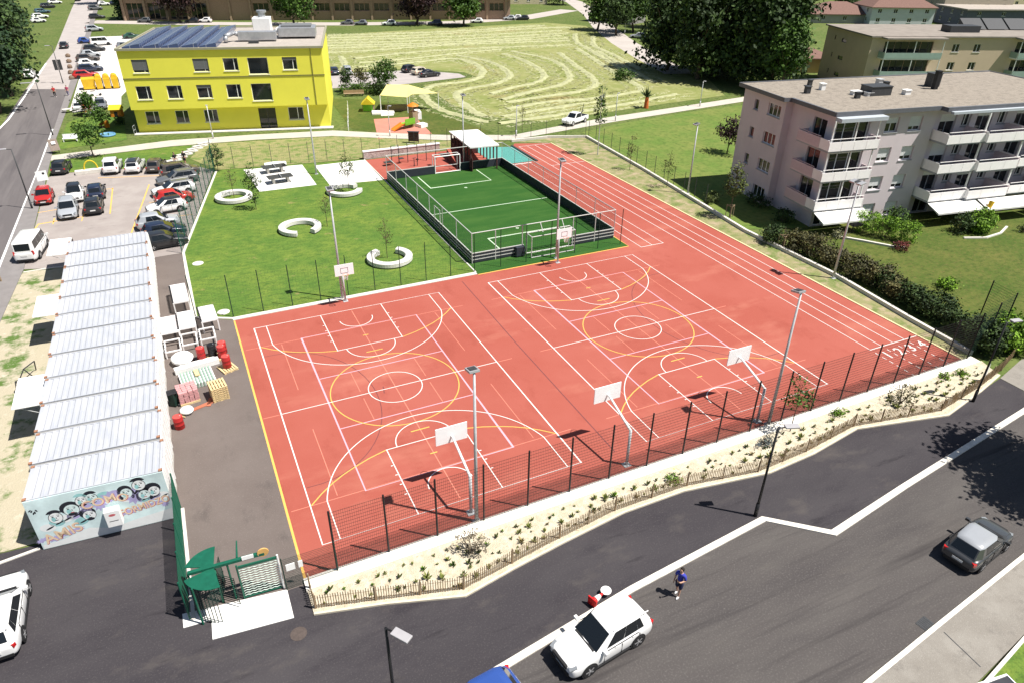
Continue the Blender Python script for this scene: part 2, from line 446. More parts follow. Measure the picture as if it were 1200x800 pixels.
struct('side_pavement', MB().prism([(-19.1, 6), (-16.95, 43), (-17.6, 90), (-17.0, 135), (-17.0, 420), (-18.5, 420), (-18.2, 130), (-18.3, 90), (-18.9, 40)], -0.02, 0.06), sw_g)
struct('side_road_line', MB().strip([(-19.35, 30), (-19.0, 44), (-18.75, 60), (-18.5, 78), (-18.45, 97)], 0.2, MM * 2).strip([(-25.8, 97), (-25.0, 106), (-24.6, 122), (-24.0, 160)], 0.3, MM * 2), M_white)
verge_g = ground_mat('gravel_verge', [((0.414, 0.369, 0.27), 0, 0, 0, 0, 0), ((0.09, 0.153, 0.036), 0.45, (1, 1), 0.50, 0.60, 6), ((0.504, 0.459, 0.36), 2, (1, 1), 0.55, 0.7, 5)], bump=0.6, bscale=10)
struct('side_verge', MB().sheet([(-17.1, 42.3), (-12.7, 41.9), (-12.7, 6.1), (-14.3, 6.1), (-18.9, 7), (-18.6, 25)], 2 * MM), verge_g)
struct('verge_kerb', MB().wall([(-16.9, 42.2), (-14.9, 42.3), (-12.8, 42.0)], 0.15, 0, 0.08), M_conc)
struct('forecourt_edging', MB().wall([(-18.9, 4.9), (-14.3, 5.35), (-12.7, 5.6)], 0.16, 0, 0.06), M_conc)
struct('upper_lot', MB().sheet([(-16.9, 109), (-9.4, 110), (-9.4, 118), (-8.5, 123), (-5, 150), (-4, 168), (-4.5, 185), (-8, 200), (-16.6, 200)], MM), mat('white_gravel_lot', (0.62, 0.585, 0.55), 0.95, 0.08, 0.5))
struct('nursery_lawn', MB().sheet([(-17.0, 84.5), (-8.6, 86.5), (-9.2, 103.5), (-15.5, 103), (-16.8, 100)], MM), lawn_g)
struct('parking_verge', MB().sheet([(-17.2, 73.0), (-4.4, 71), (-2.6, 72.4), (0.4, 79.8), (-3.2, 80.2), (-17.5, 78.8)], MM), lawn_g)
struct('nursery_parking', MB().sheet([(22.8, 112), (22.9, 126), (46.5, 124.5), (54, 117), (54, 113.0), (38, 110)], MM), far_road)
struct('playground_lawn', MB().sheet([(22.0, 80.3), (26.5, 74.9), (33, 72.3), (41, 70), (36, 92), (29, 100), (23.5, 103)], MM), garden_g)
struct('playground_surface', MB().sheet(px((438, 140), (486, 137), (506, 157), (443, 163)), 2 * MM), mat('pale_red_rubber', (0.52, 0.20, 0.15), 0.9, 0.08, 1))
far_path = mat('far_pale_street', (0.42, 0.38, 0.345), 0.9, 0.08, 0.2)
struct('far_street', MB().strip([(-18, 236), (8, 223), (30, 214.5), (55, 206), (85, 199.5), (112, 204), (140, 222)], 7.5, MM), far_path)
struct('field_street', MB().strip([(172, 340), (158, 250), (140, 205), (124, 172), (112, 143), (104, 120), (98, 100)], 7.0, 4 * MM), far_path)
hay_g = ground_mat('mown_stubble', [((0.2448, 0.2503, 0.09458), 0, 0, 0, 0, 0), ((0.1917, 0.22, 0.06582), 0.10, (1, 1), 0.42, 0.6, 5), ((0.3019, 0.3021, 0.1399), 0.6, (1, 1), 0.5, 0.66, 6), ((0.2775, 0.2157, 0.09872), 0.05, (1, 1), 0.6, 0.75, 3), ((0.1632, 0.1726, 0.05759), 2.0, (1, 1), 0.6, 0.75, 4)], bump=0.8, bscale=2)
struct('hay_field', MB().sheet([(24, 182), (27, 127.5), (46.5, 126), (55.5, 118), (56, 112.5), (43, 108), (42, 90), (44, 80), (51, 73.5), (63, 75), (78, 77), (92, 78.5), (101, 95), (105.5, 122), (114, 155), (121, 178), (113, 190), (70, 187)], 2 * MM), hay_g)

# ------------------------------------------------------------------ court markings
LC = 23.85
ML_white = mat('line_white', (0.80, 0.72, 0.68), 0.8, 0.04, 3)
ML_yel = mat('line_yellow', (0.72, 0.42, 0.10), 0.8, 0.05, 3)
ML_pink = mat('line_lilac', (0.66, 0.36, 0.42), 0.8, 0.05, 3)
ML_faint = mat('line_faint', (0.58, 0.20, 0.14), 0.85, 0.05, 3)
ML_dark = mat('line_dark', (0.16, 0.05, 0.05), 0.85, 0.05, 3)
mw, my, mp, mf, md_ = MB(), MB(), MB(), MB(), MB()
Z1, Z2, Z3, Z4, Z5 = MM, 2 * MM, 3 * MM, 4 * MM, 5 * MM
for bx in (0.0, 19.59):
    LW = 0.057
    T = lambda pts, s: [(bx + x, (y if s > 0 else LC - y)) for x, y in pts]
    o = LW / 2
    mw.strip([(bx, 0), (bx + 15, 0), (bx + 15, LC), (bx, LC)], LW, Z4, closed=True)
    mw.strip([(bx + o, LC / 2), (bx + 15 - o, LC / 2)], LW, Z4 + 0.001)
    mw.strip(arc(bx + 7.5, LC / 2, 1.8, 0, 360, 48)[:-1], LW, Z5, closed=True)
    for s in (1, -1):
        mw.strip(T([(5.05, o), (5.05, 5.8 - o)], s), LW, Z4 + .0005)
        mw.strip(T([(9.95, o), (9.95, 5.8 - o)], s), LW, Z4 + .0005)
        mw.strip(T([(5.0, 5.8), (10.0, 5.8)], s), LW, Z4)
        mw.strip(T(arc(7.5, 5.8 + o, 1.8, 0, 180), s), LW, Z5)
        mw.strip(T(arc(7.5, 1.575, 1.28, 0, 180, 24), s), LW, Z5)
        a = math.degrees(math.asin(1.415 / 6.75))
        mw.strip(T([(0.9, o), (0.9, 2.95)] + arc(7.5, 1.575, 6.75, 180 - a, a, 48) + [(14.1, 2.95), (14.1, o)], s), LW, Z5 + .001)
        for k in (1.75, 2.6, 3.45, 4.3):
            for xx, sg in ((5.05, -1), (9.95, 1)):
                mw.strip(T([(xx + sg * .06, k), (xx + sg * .2, k)], s), 0.06, Z4 + .001)
        # yellow small-goal area
        yl = [(0.06, 3.0), (0.75, 3.68), (1.49, 4.27), (2.2, 4.72), (2.89, 5.06), (3.9, 5.48), (5.0, 5.8)]
        my.strip(T(yl, s), 0.07, Z3)
        my.strip(T([(15 - x, y) for x, y in yl], s), 0.07, Z3)
        my.strip(T([(6.9, 6.85), (8.1, 6.85)], s), 0.085, Z3)
        my.strip(T([(7.28, 4.4), (7.72, 4.4)], s), 0.085, Z3)
        mf.strip(T([(bx * 0 - 1.0, 3.0), (16.0, 3.0)], s), 0.05, Z1)
        mf.strip(T([(1.5, 3.2), (1.5, 9.6)], s), 0.05, Z1 + .001)
        mf.strip(T([(13.5, 3.2), (13.5, 9.6)], s), 0.05, Z1 + .001)
        mf.strip(T([(5.2, 9.0), (5.2, 11.5)], s), 0.05, Z1 + .001)
        mf.strip(T([(9.8, 9.0), (9.8, 11.5)], s), 0.05, Z1 + .001)
    my.strip(arc(bx + 7.5, LC / 2, 4.28, 0, 360, 72)[:-1], 0.07, Z3 + .001, closed=True)
    vy0, vy1 = LC / 2 - 9, LC / 2 + 9
    mp.strip([(bx + 3, vy0), (bx + 12, vy0), (bx + 12, vy1), (bx + 3, vy1)], 0.075, Z2, closed=True)
    for d in (-3, 3):
        mp.strip([(bx + 3.04, LC / 2 + d), (bx + 11.96, LC / 2 + d)], 0.075, Z2)
    mf.strip([(bx + 7.5, 0.2), (bx + 7.5, LC - .2)], 0.06, Z1 + .002)
    mf.strip([(bx - 1.1, LC / 2), (bx - .1, LC / 2)], 0.06, Z1)
    mf.strip([(bx + 15.1, LC / 2), (bx + 16.2, LC / 2)], 0.06, Z1)
md_.strip([(17.62, 25.0), (17.4, 14), (17.32, 0)], 0.07, Z1)
md_.strip([(0.1, 19.4)] + [(0.6 + 5.55 * math.cos(R(q)), LC / 2 + 7.45 * math.sin(R(q))) for q in range(88, -92, -6)] + [(0.1, 4.5)], 0.05, Z1)
md_.strip([(34.5, 19.4)] + [(34.0 - 5.55 * math.cos(R(q)), LC / 2 + 7.45 * math.sin(R(q))) for q in range(88, -92, -6)] + [(34.5, 4.5)], 0.05, Z1)
md_.strip([(6.6, 11.5), (6.75, 12.3)], 0.06, Z1)
# running track: four outer lanes, three short inner lanes
TX = [41.05, 42.28, 43.52, 44.75, 45.95]
for i, x in enumerate(TX):
    if i < 4:
        mw.strip([(x, 2.0), (x, 61.8)], 0.058, Z4)
    for k in range(6 if i < 4 else 0):
        mw.strip([(x, 1.55 - k * 0.62), (x, 1.2 - k * 0.62)], 0.07, Z4)
mw.strip([(41.0, 2.0), (46.05, 2.0)], 0.09, Z5)
mw.strip([(41.0, 52.1), (46.0, 52.1)], 0.07, Z5)
mw.strip([(41.0, 61.8), (46.0, 61.8)], 0.07, Z5)
for x in (36.4, 37.7, 39.0):
    mw.strip([(x, 25.0), (x, 54.4)], 0.055, Z4)
mw.strip([(36.36, 25.0), (39.05, 25.0)], 0.07, Z5)
mw.strip([(36.3, 54.4), (39.3, 54.4)], 0.25, Z5)
# perimeter yellow line
my.strip([(-1.22, -1.8), (-1.22, 25.75)], 0.12, Z3)
my.strip([(19.45, 25.72), (35.42, 25.72), (35.42, 28.5)], 0.12, Z3)
# turf lines
mt = MB()
for yy in (28.55, 54.4):
    pass
mt.strip([(20.4, 41.4), (34.7, 41.4)], 0.12, 2 * MM)
for ys, sgn in ((54.35, -1), (28.35, 1)):
    mt.strip([(23.6, ys), (23.6, ys + sgn * 4.6), (31.4, ys + sgn * 4.6), (31.4, ys)], 0.12, 2 * MM)
    mt.strip(arc(27.5, ys + sgn * 6.0, 0.12, 0, 360, 10), 0.1, 2 * MM)
for o_, ml, nm in ((mw, ML_white, 'court_white_lines'), (my, ML_yel, 'court_yellow_lines'), (mp, ML_pink, 'court_lilac_lines'), (mf, ML_faint, 'court_faint_lines'), (md_, ML_dark, 'court_dark_lines'), (mt, mat('turf_line', (0.55, 0.66, 0.50), 0.8, 0.05, 3), 'turf_lines')):
    struct(nm, o_, ml)


def text_mesh(s, size, m, align='CENTER', extrude=0.0, squash=1.0):
    cu = bpy.data.curves.new('lettering', 'FONT')
    cu.body = s
    cu.size = size
    cu.align_x = align
    cu.extrude = extrude
    cu.offset = 0.012 * size
    ob = bpy.data.objects.new('lettering', cu)
    COL.objects.link(ob)
    dg = bpy.context.evaluated_depsgraph_get()
    me = bpy.data.meshes.new_from_object(ob.evaluated_get(dg))
    bpy.data.objects.remove(ob)
    bpy.data.curves.remove(cu)
    me.materials.clear()
    me.materials.append(m)
    return me


for i, ch in enumerate('1234'):
    me = text_mesh(ch, 1.25, ML_white)
    o = bpy.data.objects.new('lane_number', me)
    COL.objects.link(o)
    o.location = (41.66 + 1.233 * i, 0.55, Z5)
    tag(o, kind='structure')

# ------------------------------------------------------------------ wire mesh fences


def fence(name, label, pts, h, post_m, wire_m, spacing=2.5, vstep=0.1, hstep=0.2, wr=0.006, pr=0.035, z0=0.0, group=None, low=None, cat='fence', rail=False):
    root = thing(name, label, cat, (pts[0][0], pts[0][1], 0), 0, group)
    O = Vector((pts[0][0], pts[0][1], 0))
    post = MB().tube((0, 0, 0), (0, 0, h + 0.06), pr, pr, 8).mesh('post', post_m)
    wires = MB()
    first = True
    for a, b in zip(pts, pts[1:]):
        a, b = Vector((*a, 0)), Vector((*b, 0))
        L = (b - a).length
        d = (b - a) / L
        n = max(1, round(L / spacing))
        for i in range(0 if first else 1, n + 1):
            p = a + d * L * i / n - O
            o = bpy.data.objects.new('post', post)
            COL.objects.link(o)
            o.parent = root
            o.location = (p.x, p.y, z0)
        first = False
        nrm = Vector((-d.y, d.x, 0))
        hh = z0 + 0.04
        while hh <= z0 + h:
            c0, c1 = a - O + Vector((0, 0, hh)), b - O + Vector((0, 0, hh))
            wires.add([c0 - nrm * wr, c0 + Vector((0, 0, wr * 2)), c0 + nrm * wr, c1 - nrm * wr, c1 + Vector((0, 0, wr * 2)), c1 + nrm * wr], [(0, 1, 4, 3), (1, 2, 5, 4), (2, 0, 3, 5)])
            hh += hstep
        k = int(L / vstep)
        wv = wr * 0.6
        for i in range(k):
            c = a - O + d * (i + .5) * vstep
            t0, t1 = z0 + 0.04, z0 + h
            wires.add([c - d * wv + Vector((0, 0, t0)), c + nrm * wv + Vector((0, 0, t0)), c + d * wv + Vector((0, 0, t0)), c - d * wv + Vector((0, 0, t1)), c + nrm * wv + Vector((0, 0, t1)), c + d * wv + Vector((0, 0, t1))], [(0, 1, 4, 3), (1, 2, 5, 4), (2, 0, 3, 5)])
        if low:
            lh, ls = low
            for i in range(int(L / ls)):
                c = a - O + d * (i + .5) * ls
                wires.add([c - d * wv + Vector((0, 0, z0)), c + nrm * wv + Vector((0, 0, z0)), c + d * wv + Vector((0, 0, z0)), c - d * wv + Vector((0, 0, z0 + lh)), c + nrm * wv + Vector((0, 0, z0 + lh)), c + d * wv + Vector((0, 0, z0 + lh))], [(0, 1, 4, 3), (1, 2, 5, 4), (2, 0, 3, 5)])
    if rail:
        for a, b in zip(pts, pts[1:]):
            wires.tube(Vector((*a, z0 + h)) - O, Vector((*b, z0 + h)) - O, 0.025)
    wires.build('wire_mesh', wire_m, root)
    return root


M_fence = mat('fence_wire_black', (0.02, 0.018, 0.018), 0.6, 0.1, 4)
fence('court_fence', 'tall black wire mesh fence on the cream wall along the court front', [(0.3, -1.95), (46.3, -1.95)], 3.7, M_black, M_fence, 2.5, 0.1, 0.2, 0.0075, 0.05, 0.15, low=(1.0, 0.04))
fence('corner_fence', 'dark wire mesh fence turning off at the garden corner by the running track', [(46.3, -1.95), (51.6, -0.9), (52.0, 1.2)], 3.7, M_black, M_dgreen, 2.6, 0.12, 0.2, 0.007, 0.05, 0.15)
fence('side_gate_fence', 'short wire fence between green turnstile gate and red court corner', [(-2.1, -2.05), (0.3, -2.05)], 2.0, M_dgreen, M_dgreen, 2.4, 0.05, 0.1, 0.006, 0.03)
fence('lawn_fence', 'dark green wire fence between the park lawn and red court', [(-3.9, 27.6), (-1.2, 26.45), (19.4, 26.45)], 3.55, M_dgreen, M_dgreen, 2.35, 0.25, 0.4, 0.0035, 0.035)
fence('lawn_fence', 'dark wire fence along the near end of the green turf pitch', [(19.4, 26.45), (34.9, 26.45)], 3.55, M_dgreen, M_dgreen, 2.4, 0.25, 0.4, 0.0035, 0.035)
fence('car_park_fence', 'green mesh fence between parked cars and the park lawn', [(-4.05, 41.2), (1.1, 65.6), (1.3, 69.0)], 3.3, M_green, mat('green_wire', (0.006, 0.075, 0.05), 0.6, 0.1, 4), 2.5, 0.11, 0.22, 0.007, 0.04)
fence('bank_fence', 'thin dark fence at the foot of the dry bank', [(1.3, 67.2), (19.5, 64.9)], 2.6, M_dgrey, M_dgreen, 2.4, 0.25, 0.35, 0.004, 0.03)
fence('track_end_fence', 'thin dark fence behind the white roofed shelter and the track end', [(19.5, 64.9), (34.4, 66.3), (42, 64.95), (47.0, 64.9), (52.6, 63.0)], 2.4, M_dgrey, M_dgreen, 2.4, 0.25, 0.35, 0.004, 0.03)
fence('meadow_fence', 'thin dark fence between the dry verge and bright meadow', [(52.9, 62.6), (51.5, 46), (50.0, 32.2)], 2.3, M_dgrey, M_dgreen, 2.4, 0.2, 0.3, 0.004, 0.035)
fence('gate_side_fence', 'low green mesh fence running from the container corner to the turnstile', [(-6.3, -1.9), (-6.25, 5.7)], 2.3, M_green, M_green, 1.9, 0.035, 0.1, 0.008, 0.04, 0.06)
struct('gate_fence_kerb', MB().bx(-6.24, -6.08, -2.0, 5.6, -0.02, 0.08), M_conc)

# wooden paling fence round the planting bed
pal_m = mat('chestnut_paling', (0.24, 0.165, 0.09), 0.9, 0.3, 6)
root = thing('paling_fence', 'low weathered chestnut paling fence around the cream planting bed', 'fence', (-1.12, -3.68, 0))
PF = [(-1.12, -2.5), (-1.12, -3.68), (1.48, -4.40), (5.38, -5.52), (8.11, -5.08), (11.0, -4.62), (14.64, -4.15), (19.34, -4.2), (23.81, -4.98), (27.72, -4.8), (32.32, -4.2), (36.32, -4.95), (38.93, -5.4), (43.88, -4.65), (47.35, -3.9), (50.2, -3.0)]
pk, st = MB(), None
O = Vector((-1.12, -3.68, 0))
for a, b in zip(PF, PF[1:]):
    a, b = Vector((*a, 0)) - O, Vector((*b, 0)) - O
    L = (b - a).length
    d = (b - a) / L
    ang = math.atan2(d.y, d.x)
    n = int(L / 0.11)
    for i in range(n):
        p = a + d * (i + .5) * L / n
        hgt = 0.86 + rnd.uniform(-.06, .06)
        pk.box((p.x, p.y, hgt / 2 + .06), (0.035, 0.02, hgt), ang + rnd.uniform(-.3, .3), 0, 0, rnd.uniform(-.04, .04))
    for hz in (0.25, 0.72):
        pk.box(((a.x + b.x) / 2, (a.y + b.y) / 2, hz), (L, 0.012, 0.012), ang)
    m = max(1, round(L / 2.2))
    for i in range(m):
        p = a + d * L * i / m
        po = MB().tube((p.x, p.y, 0), (p.x + rnd.uniform(-.03, .03), p.y, 1.08), 0.045, 0.035, 7).build('post', M_wood, root)
pk.build('paling', pal_m, root)

# ------------------------------------------------------------------ basketball hoops


M_bboard = mat('backboard_white', (0.90, 0.90, 0.90), 0.4, 0.02, 3, spec=.5)


def hoop_long(name, label, x, y, hd=1):
    """cranked steel post: upright, then an arm rising over the court to a big square board"""
    r = thing(name, label, 'basketball hoop', (x, y, 0), 0 if hd > 0 else PI, 'basketball hoops on the red court')
    MB().bx(-.22, .22, -.22, .22, 0, .03).build('base_plate', M_galv, r)
    MB().tube((0, 0, 0.03), (0, 0, 2.55), 0.085, 0.085, 10).build('post', M_galv, r, True)
    MB().tube((0, 0, 2.5), (0, 2.35, 3.35), 0.075, 0.065, 10).tube((0, 2.3, 3.33), (0, 2.55, 3.33), .06, .06, 8).build('arm', M_white, r, True)
    MB().bx(-.9, .9, 2.55, 2.6, 2.9, 3.98).build('backboard', M_bboard, r)
    MB().strip(arc(0, 2.85, 0.225, 0, 360, 20), 0.035, 3.06).build('rim', mat('orange_metal', (0.6, 0.14, 0.03), .5, 0), r)
    return r


def hoop_short(name, label, x, y):
    r = thing(name, label, 'basketball hoop', (x, y, 0), PI, 'basketball hoops on the red court')
    MB().bx(-.2, .2, -.2, .2, 0, .03).build('base_plate', M_galv, r)
    MB().tube((0, 0, 0.03), (0, 0, 3.0), 0.085, 0.085, 10).build('post', M_galv, r, True)
    MB().tube((0, 0, 2.9), (0, 0.92, 3.15), 0.06, 0.06, 8).build('arm', M_galv, r, True)
    MB().bx(-.75, .75, 0.92, 0.96, 2.75, 3.7).build('backboard', M_bboard, r)
    MB().strip(arc(0, 1.28, 0.225, 0, 360, 20), 0.035, 2.95).build('rim', mat('orange_metal', (0.6, 0.14, 0.03), .5, 0), r)
    net = MB()
    for k in range(12):
        a0, a1 = R(30 * k), R(30 * k + 30)
        net.tube((.22 * math.cos(a0), 1.28 + .22 * math.sin(a0), 2.94), (.13 * math.cos(a1), 1.28 + .13 * math.sin(a1), 2.52), .008, .008, 4)
        net.tube((.22 * math.cos(a1), 1.28 + .22 * math.sin(a1), 2.94), (.13 * math.cos(a0), 1.28 + .13 * math.sin(a0), 2.52), .008, .008, 4)
    net.build('net', M_white, r)
    MB().bx(-.3, .3, 0.962, 0.966, 2.95, 2.98).bx(-.3, .3, .962, .966, 3.37, 3.4).bx(-.3, -.27, .962, .966, 2.95, 3.4).bx(.27, .3, .962, .966, 2.95, 3.4).build('target_square', M_dgrey, r)
    return r


hoop_long('basketball_hoop', 'white backboard on cranked post beside the floodlight at the left court front', 7.62, -1.03)
hoop_long('basketball_hoop', 'middle front backboard standing between the two painted courts', 17.29, -1.25)
hoop_long('basketball_hoop', 'front backboard of the right court, closest to the running lanes', 27.19, -1.2)
hoop_short('basketball_hoop', 'netted backboard on a pole in front of the park lawn', 7.47, 25.5)
hoop_short('basketball_hoop', 'netted backboard on a pole in front of the turf pitch cage', 27.19, 25.15)

# ------------------------------------------------------------------ floodlights and lamps


def floodlight(label, x, y, h, rz, heads=1):
    r = thing('floodlight', label, 'floodlight', (x, y, 0), rz, 'floodlight masts around the courts')
    MB().tube((0, 0, 0), (0, 0, h), 0.11, 0.06, 10).build('mast', M_galv, r, True)
    MB().bx(-.2, .2, -.2, .2, 0, .04).build('base_plate', M_galv, r)
    b = MB()
    for s in ((0,) if heads == 1 else (-0.35, 0.35)):
        b.box((s, .22, h + .05), (.52, .62, .12), 0, 0, 0, R(-12))
        b.tube((s * .5, 0, h - .1), (s, .2, h), .03)
    b.build('lamp_head', mat('lamp_housing', (0.40, 0.40, 0.41), .4, .08, 4, metal=.3), r, bevel=.02)
    MB().box((0, .22, h + .125), (.36, .42, .03), 0, 0, 0, R(-12)).build('heat_sink', M_dgrey, r)
    return r


floodlight('grey floodlight mast at the left court front, beside the crank post hoop', 7.64, -1.75, 9.3, 0)
floodlight('grey floodlight mast at the right court front with young tree beside it', 27.6, -1.75, 9.2, 0)
floodlight('grey floodlight mast behind the netted hoop by the park lawn', 7.35, 26.0, 9.4, PI)
floodlight('grey floodlight mast in front of the turf pitch cage', 27.55, 26.1, 9.3, PI)
floodlight('slim floodlight mast between the two white gravel pads', 12.48, 60.4, 9.0, PI)
floodlight('slim floodlight mast between red exercise court and turf pitch', 30.2, 55.6, 9.0, PI)
floodlight('slim twin lamp mast on the dry strip beside the pink balconies', 48.25, 12.2, 8.8, PI / 2, 2)
floodlight('slim mast on the dry strip by the staked young tree', 50.6, 36.1, 8.0, PI / 2)


def street_lamp(label, x, y, h, rz, m=None, arm=0.9, group='street lamps'):
    r = thing('street_lamp', label, 'street lamp', (x, y, 0), rz, group)
    m = m or M_black
    MB().tube((0, 0, 0), (0, 0, h), 0.075, 0.05, 10).tube((0, 0, 0), (0, 0, .9), .1, .1, 10).build('pole', m, r, True)
    MB().tube((0, 0, h - .03), (arm * .55, 0, h + .04), .035).build('bracket', m, r)
    MB().box((arm * .75, 0, h + .06), (arm * .8, .34, .09)).build('lamp_head', mat('lamp_housing_pale', (0.36, 0.35, 0.36), .45, .06, 4), r, bevel=.02)
    return r


street_lamp('black street lamp standing at the outer corner of the pale kerb line', 21.26, -7.57, 5.9, R(-20))
street_lamp('black street lamp at the tarmac end beside the paling fence', 41.91, -5.54, 6.0, R(-12))

# ------------------------------------------------------------------ container row with the painted end
M_croof = ground_mat('container_roof_paint', [((0.3777, 0.3949, 0.4292), 0, 0, 0, 0, 0), ((0.455, 0.4635, 0.4893), 0.8, (1, 0.3), 0.42, 0.62, 5), ((0.309, 0.3262, 0.3691), 1.3, (2, 0.3), 0.56, 0.74, 6), ((0.3863, 0.2404, 0.1717), 2.2, (1, 1), 0.74, 0.84, 6)], bump=0.1, rough=0.6)
M_cwall = mat('container_wall_paint', (0.72, 0.72, 0.70), 0.6, 0.08, 2)
M_seam = mat('seam_gap_shade', (0.03, 0.028, 0.028), 0.9, 0.2, 4)  # near-black colour standing in for the shade in the gaps between containers
M_rust = mat('rusty_steel', (0.30, 0.15, 0.09), 0.9, 0.35, 9)
CW, CL, CH = 2.64, 6.06, 2.6


def container_meshes():
    body = MB().bx(-CL / 2, CL / 2, -CW / 2, CW / 2, 0.55, 0.55 + CH)
    # corrugated long walls
    roof = MB()
    n = 18
    x0, dx = -CL / 2 + .12, (CL - .24) / n
    zr = 0.55 + CH + .002
    for i in range(n):
        a = x0 + i * dx
        xs = [a, a + dx * .35, a + dx * .5, a + dx * .85, a + dx]
        zs = [zr + .045, zr + .045, zr + .005, zr + .005, zr + .045]
        for k in range(4):
            roof.add([(xs[k], -CW / 2 + .06, zs[k]), (xs[k + 1], -CW / 2 + .06, zs[k + 1]), (xs[k + 1], CW / 2 - .06, zs[k + 1]), (xs[k], CW / 2 - .06, zs[k])], [(0, 1, 2, 3)])
    roof.bx(-CL / 2, -CL / 2 + .12, -CW / 2, CW / 2, zr - .02, zr + .05).bx(CL / 2 - .12, CL / 2, -CW / 2, CW / 2, zr - .02, zr + .05)
    roof.bx(-CL / 2 + .12, CL / 2 - .12, -CW / 2, -CW / 2 + .06, zr - .02, zr + .05).bx(-CL / 2 + .12, CL / 2 - .12, CW / 2 - .06, CW / 2, zr - .02, zr + .05)
    cast = MB().box((0, 0, zr + .055), (.17, .17, .06))
    base = MB().bx(-CL / 2 + .06, CL / 2 - .06, -CW / 2 + .05, CW / 2 - .05, .0, .55)
    base.bx(CL / 2 - .06, CL / 2 - .01, -CW / 2, CW / 2, 0, .55).bx(-CL / 2 + .01, -CL / 2 + .06, -CW / 2, CW / 2, .25, .55)
    doors = MB()
    for s in (-1, 1):
        doors.bx(CL / 2, CL / 2 + .05, s * CW / 4 - CW / 4 + .07, s * CW / 4 + CW / 4 - .07, .65, 3.05)
        for q in (-.35, .35):
            doors.tube((CL / 2 + .075, s * CW / 4 + q, .7), (CL / 2 + .075, s * CW / 4 + q, 3.0), .018)
    gap_fill = MB().bx(-CL / 2 + .05, CL / 2 - .05, CW / 2 + .001, CW / 2 + .23, .6, .55 + CH - .12)  # added dark block filling the gap to the next container, painted as shade
    return body, roof, cast, base, doors, gap_fill


cm = [a.mesh(n, m) for a, n, m in zip(container_meshes(), ('body', 'roof', 'corner_casting', 'footing', 'door', 'seam'), (M_cwall, M_croof, M_rust, M_conc, M_white, M_seam))]
CNAMES = ('body', 'roof', 'corner_casting', 'footing', 'doors', 'seam')
conts = []
NC = 12
for i in range(NC):
    y = 5.15 + 1.44 + i * (39.65 - 5.15) / NC
    nth = ['first', 'second', 'third', 'fourth', 'fifth', 'sixth', 'seventh', 'eighth', 'ninth', 'tenth', 'eleventh', 'last'][i]
    lab = 'white storage container with the painted mural end facing the entrance road' if i == 0 else ('white storage container at the far end of the row, beside the parked black car' if i == NC - 1 else '%s white ribbed-roof container in the row counted from the mural' % nth)
    r = thing('storage_container', lab, 'container', (-9.42, y, 0), R(-3.6 + 4.4 * i / (NC - 1)), 'containers in the white row')
    for k, me in enumerate(cm):
        if i == NC - 1 and CNAMES[k] == 'seam':
            continue
        spots = [(sx * (CL / 2 - .08), sy * (CW / 2 - .08), 0) for sx in (-1, 1) for sy in (-1, 1)] if k == 2 else [(0, 0, 0)]
        for sp in spots:
            o = bpy.data.objects.new(CNAMES[k], me)
            COL.objects.link(o)
            o.parent = r
            o.location = sp
    conts.append(r)
# mural panel on the first one (local: x along the wall, y outward is -y)
c0 = conts[0]
fy = -CW / 2 - .004
pan = mat('mural_ground_paint', (0.62, 0.76, 0.76), 0.6, 0.22, 0.8)
M_mw = mat('mural_white', (0.78, 0.80, 0.79), 0.6, 0.04, 3)
M_mk = mat('mural_black', (0.02, 0.022, 0.03), 0.6, 0.1, 3)
M_ml = mat('mural_lilac', (0.42, 0.38, 0.62), 0.6, 0.15, 2)
M_mo = mat('mural_orange_cream', (0.76, 0.58, 0.40), 0.6, 0.1, 3)
M_mr = mat('mural_red', (0.55, 0.13, 0.14), 0.6, 0.1, 3)
M_mt = mat('mural_face', (0.66, 0.78, 0.76), 0.6, 0.08, 5)
mu = MB().bx(-CL / 2, CL / 2, fy - .03, fy, 0.03, 3.15, 0)
mural = mu.build('mural_panel', [pan], c0)
art = MB()


def mpoly(pts, d, mi):
    art.add([(-CL / 2 + u, fy - .031 - d, z) for u, z in pts], [tuple(range(len(pts)))], mi)


def mell(u, z, a, b, d, mi, rot=0, n=18, a0=0, a1=360):
    mpoly([(u + a * math.cos(R(a0 + (a1 - a0) * i / n)) * math.cos(rot) - b * math.sin(R(a0 + (a1 - a0) * i / n)) * math.sin(rot), z + a * math.cos(R(a0 + (a1 - a0) * i / n)) * math.sin(rot) + b * math.sin(R(a0 + (a1 - a0) * i / n)) * math.cos(rot)) for i in range(n)], d, mi)


AM = [M_mw, M_mk, M_ml, M_mo, M_mr, M_mt, mat('mural_teal', (0.30, 0.56, 0.56), 0.6, 0.15, 3)]
mpoly([(0.05, .05), (6.0, .05), (6.0, 0.75), (4.2, .55), (3.2, .35), (2.2, .72), (.9, .35), (.05, .3)], .0005, 0)
for k_, (u, z, c_) in enumerate(((1.0, 1.5, 6), (1.4, 1.62, 0), (1.8, 1.72, 2), (2.25, 2.2, 0), (2.7, 2.25, 6), (4.25, 2.02, 0), (4.6, 2.3, 2), (4.9, 1.78, 6), (5.35, 1.78, 2), (.55, 1.3, 0), (3.3, 2.5, 6), (2.0, 1.25, 6), (5.75, 1.7, 0), (3.75, 2.45, 2))):
    mell(u, z, .34, .24, .0008, c_, .2 * (k_ % 3 - 1))
    mell(u + .08, z - .05, .2, .05, .0009, 1, .4)
faces = [(1.0, 1.85, .30, .34, .36, 0), (1.75, 2.12, .34, .36, .46, .1), (2.28, 2.52, .26, .31, .32, -.1), (2.72, 2.55, .27, .3, .33, .1), (2.38, 1.55, .29, .3, .35, 0), (4.22, 2.38, .27, .32, .38, 0), (4.85, 2.70, .3, .32, .36, 0), (4.97, 2.05, .28, .29, .36, .1), (5.42, 2.13, .27, .32, .52, -.1)]
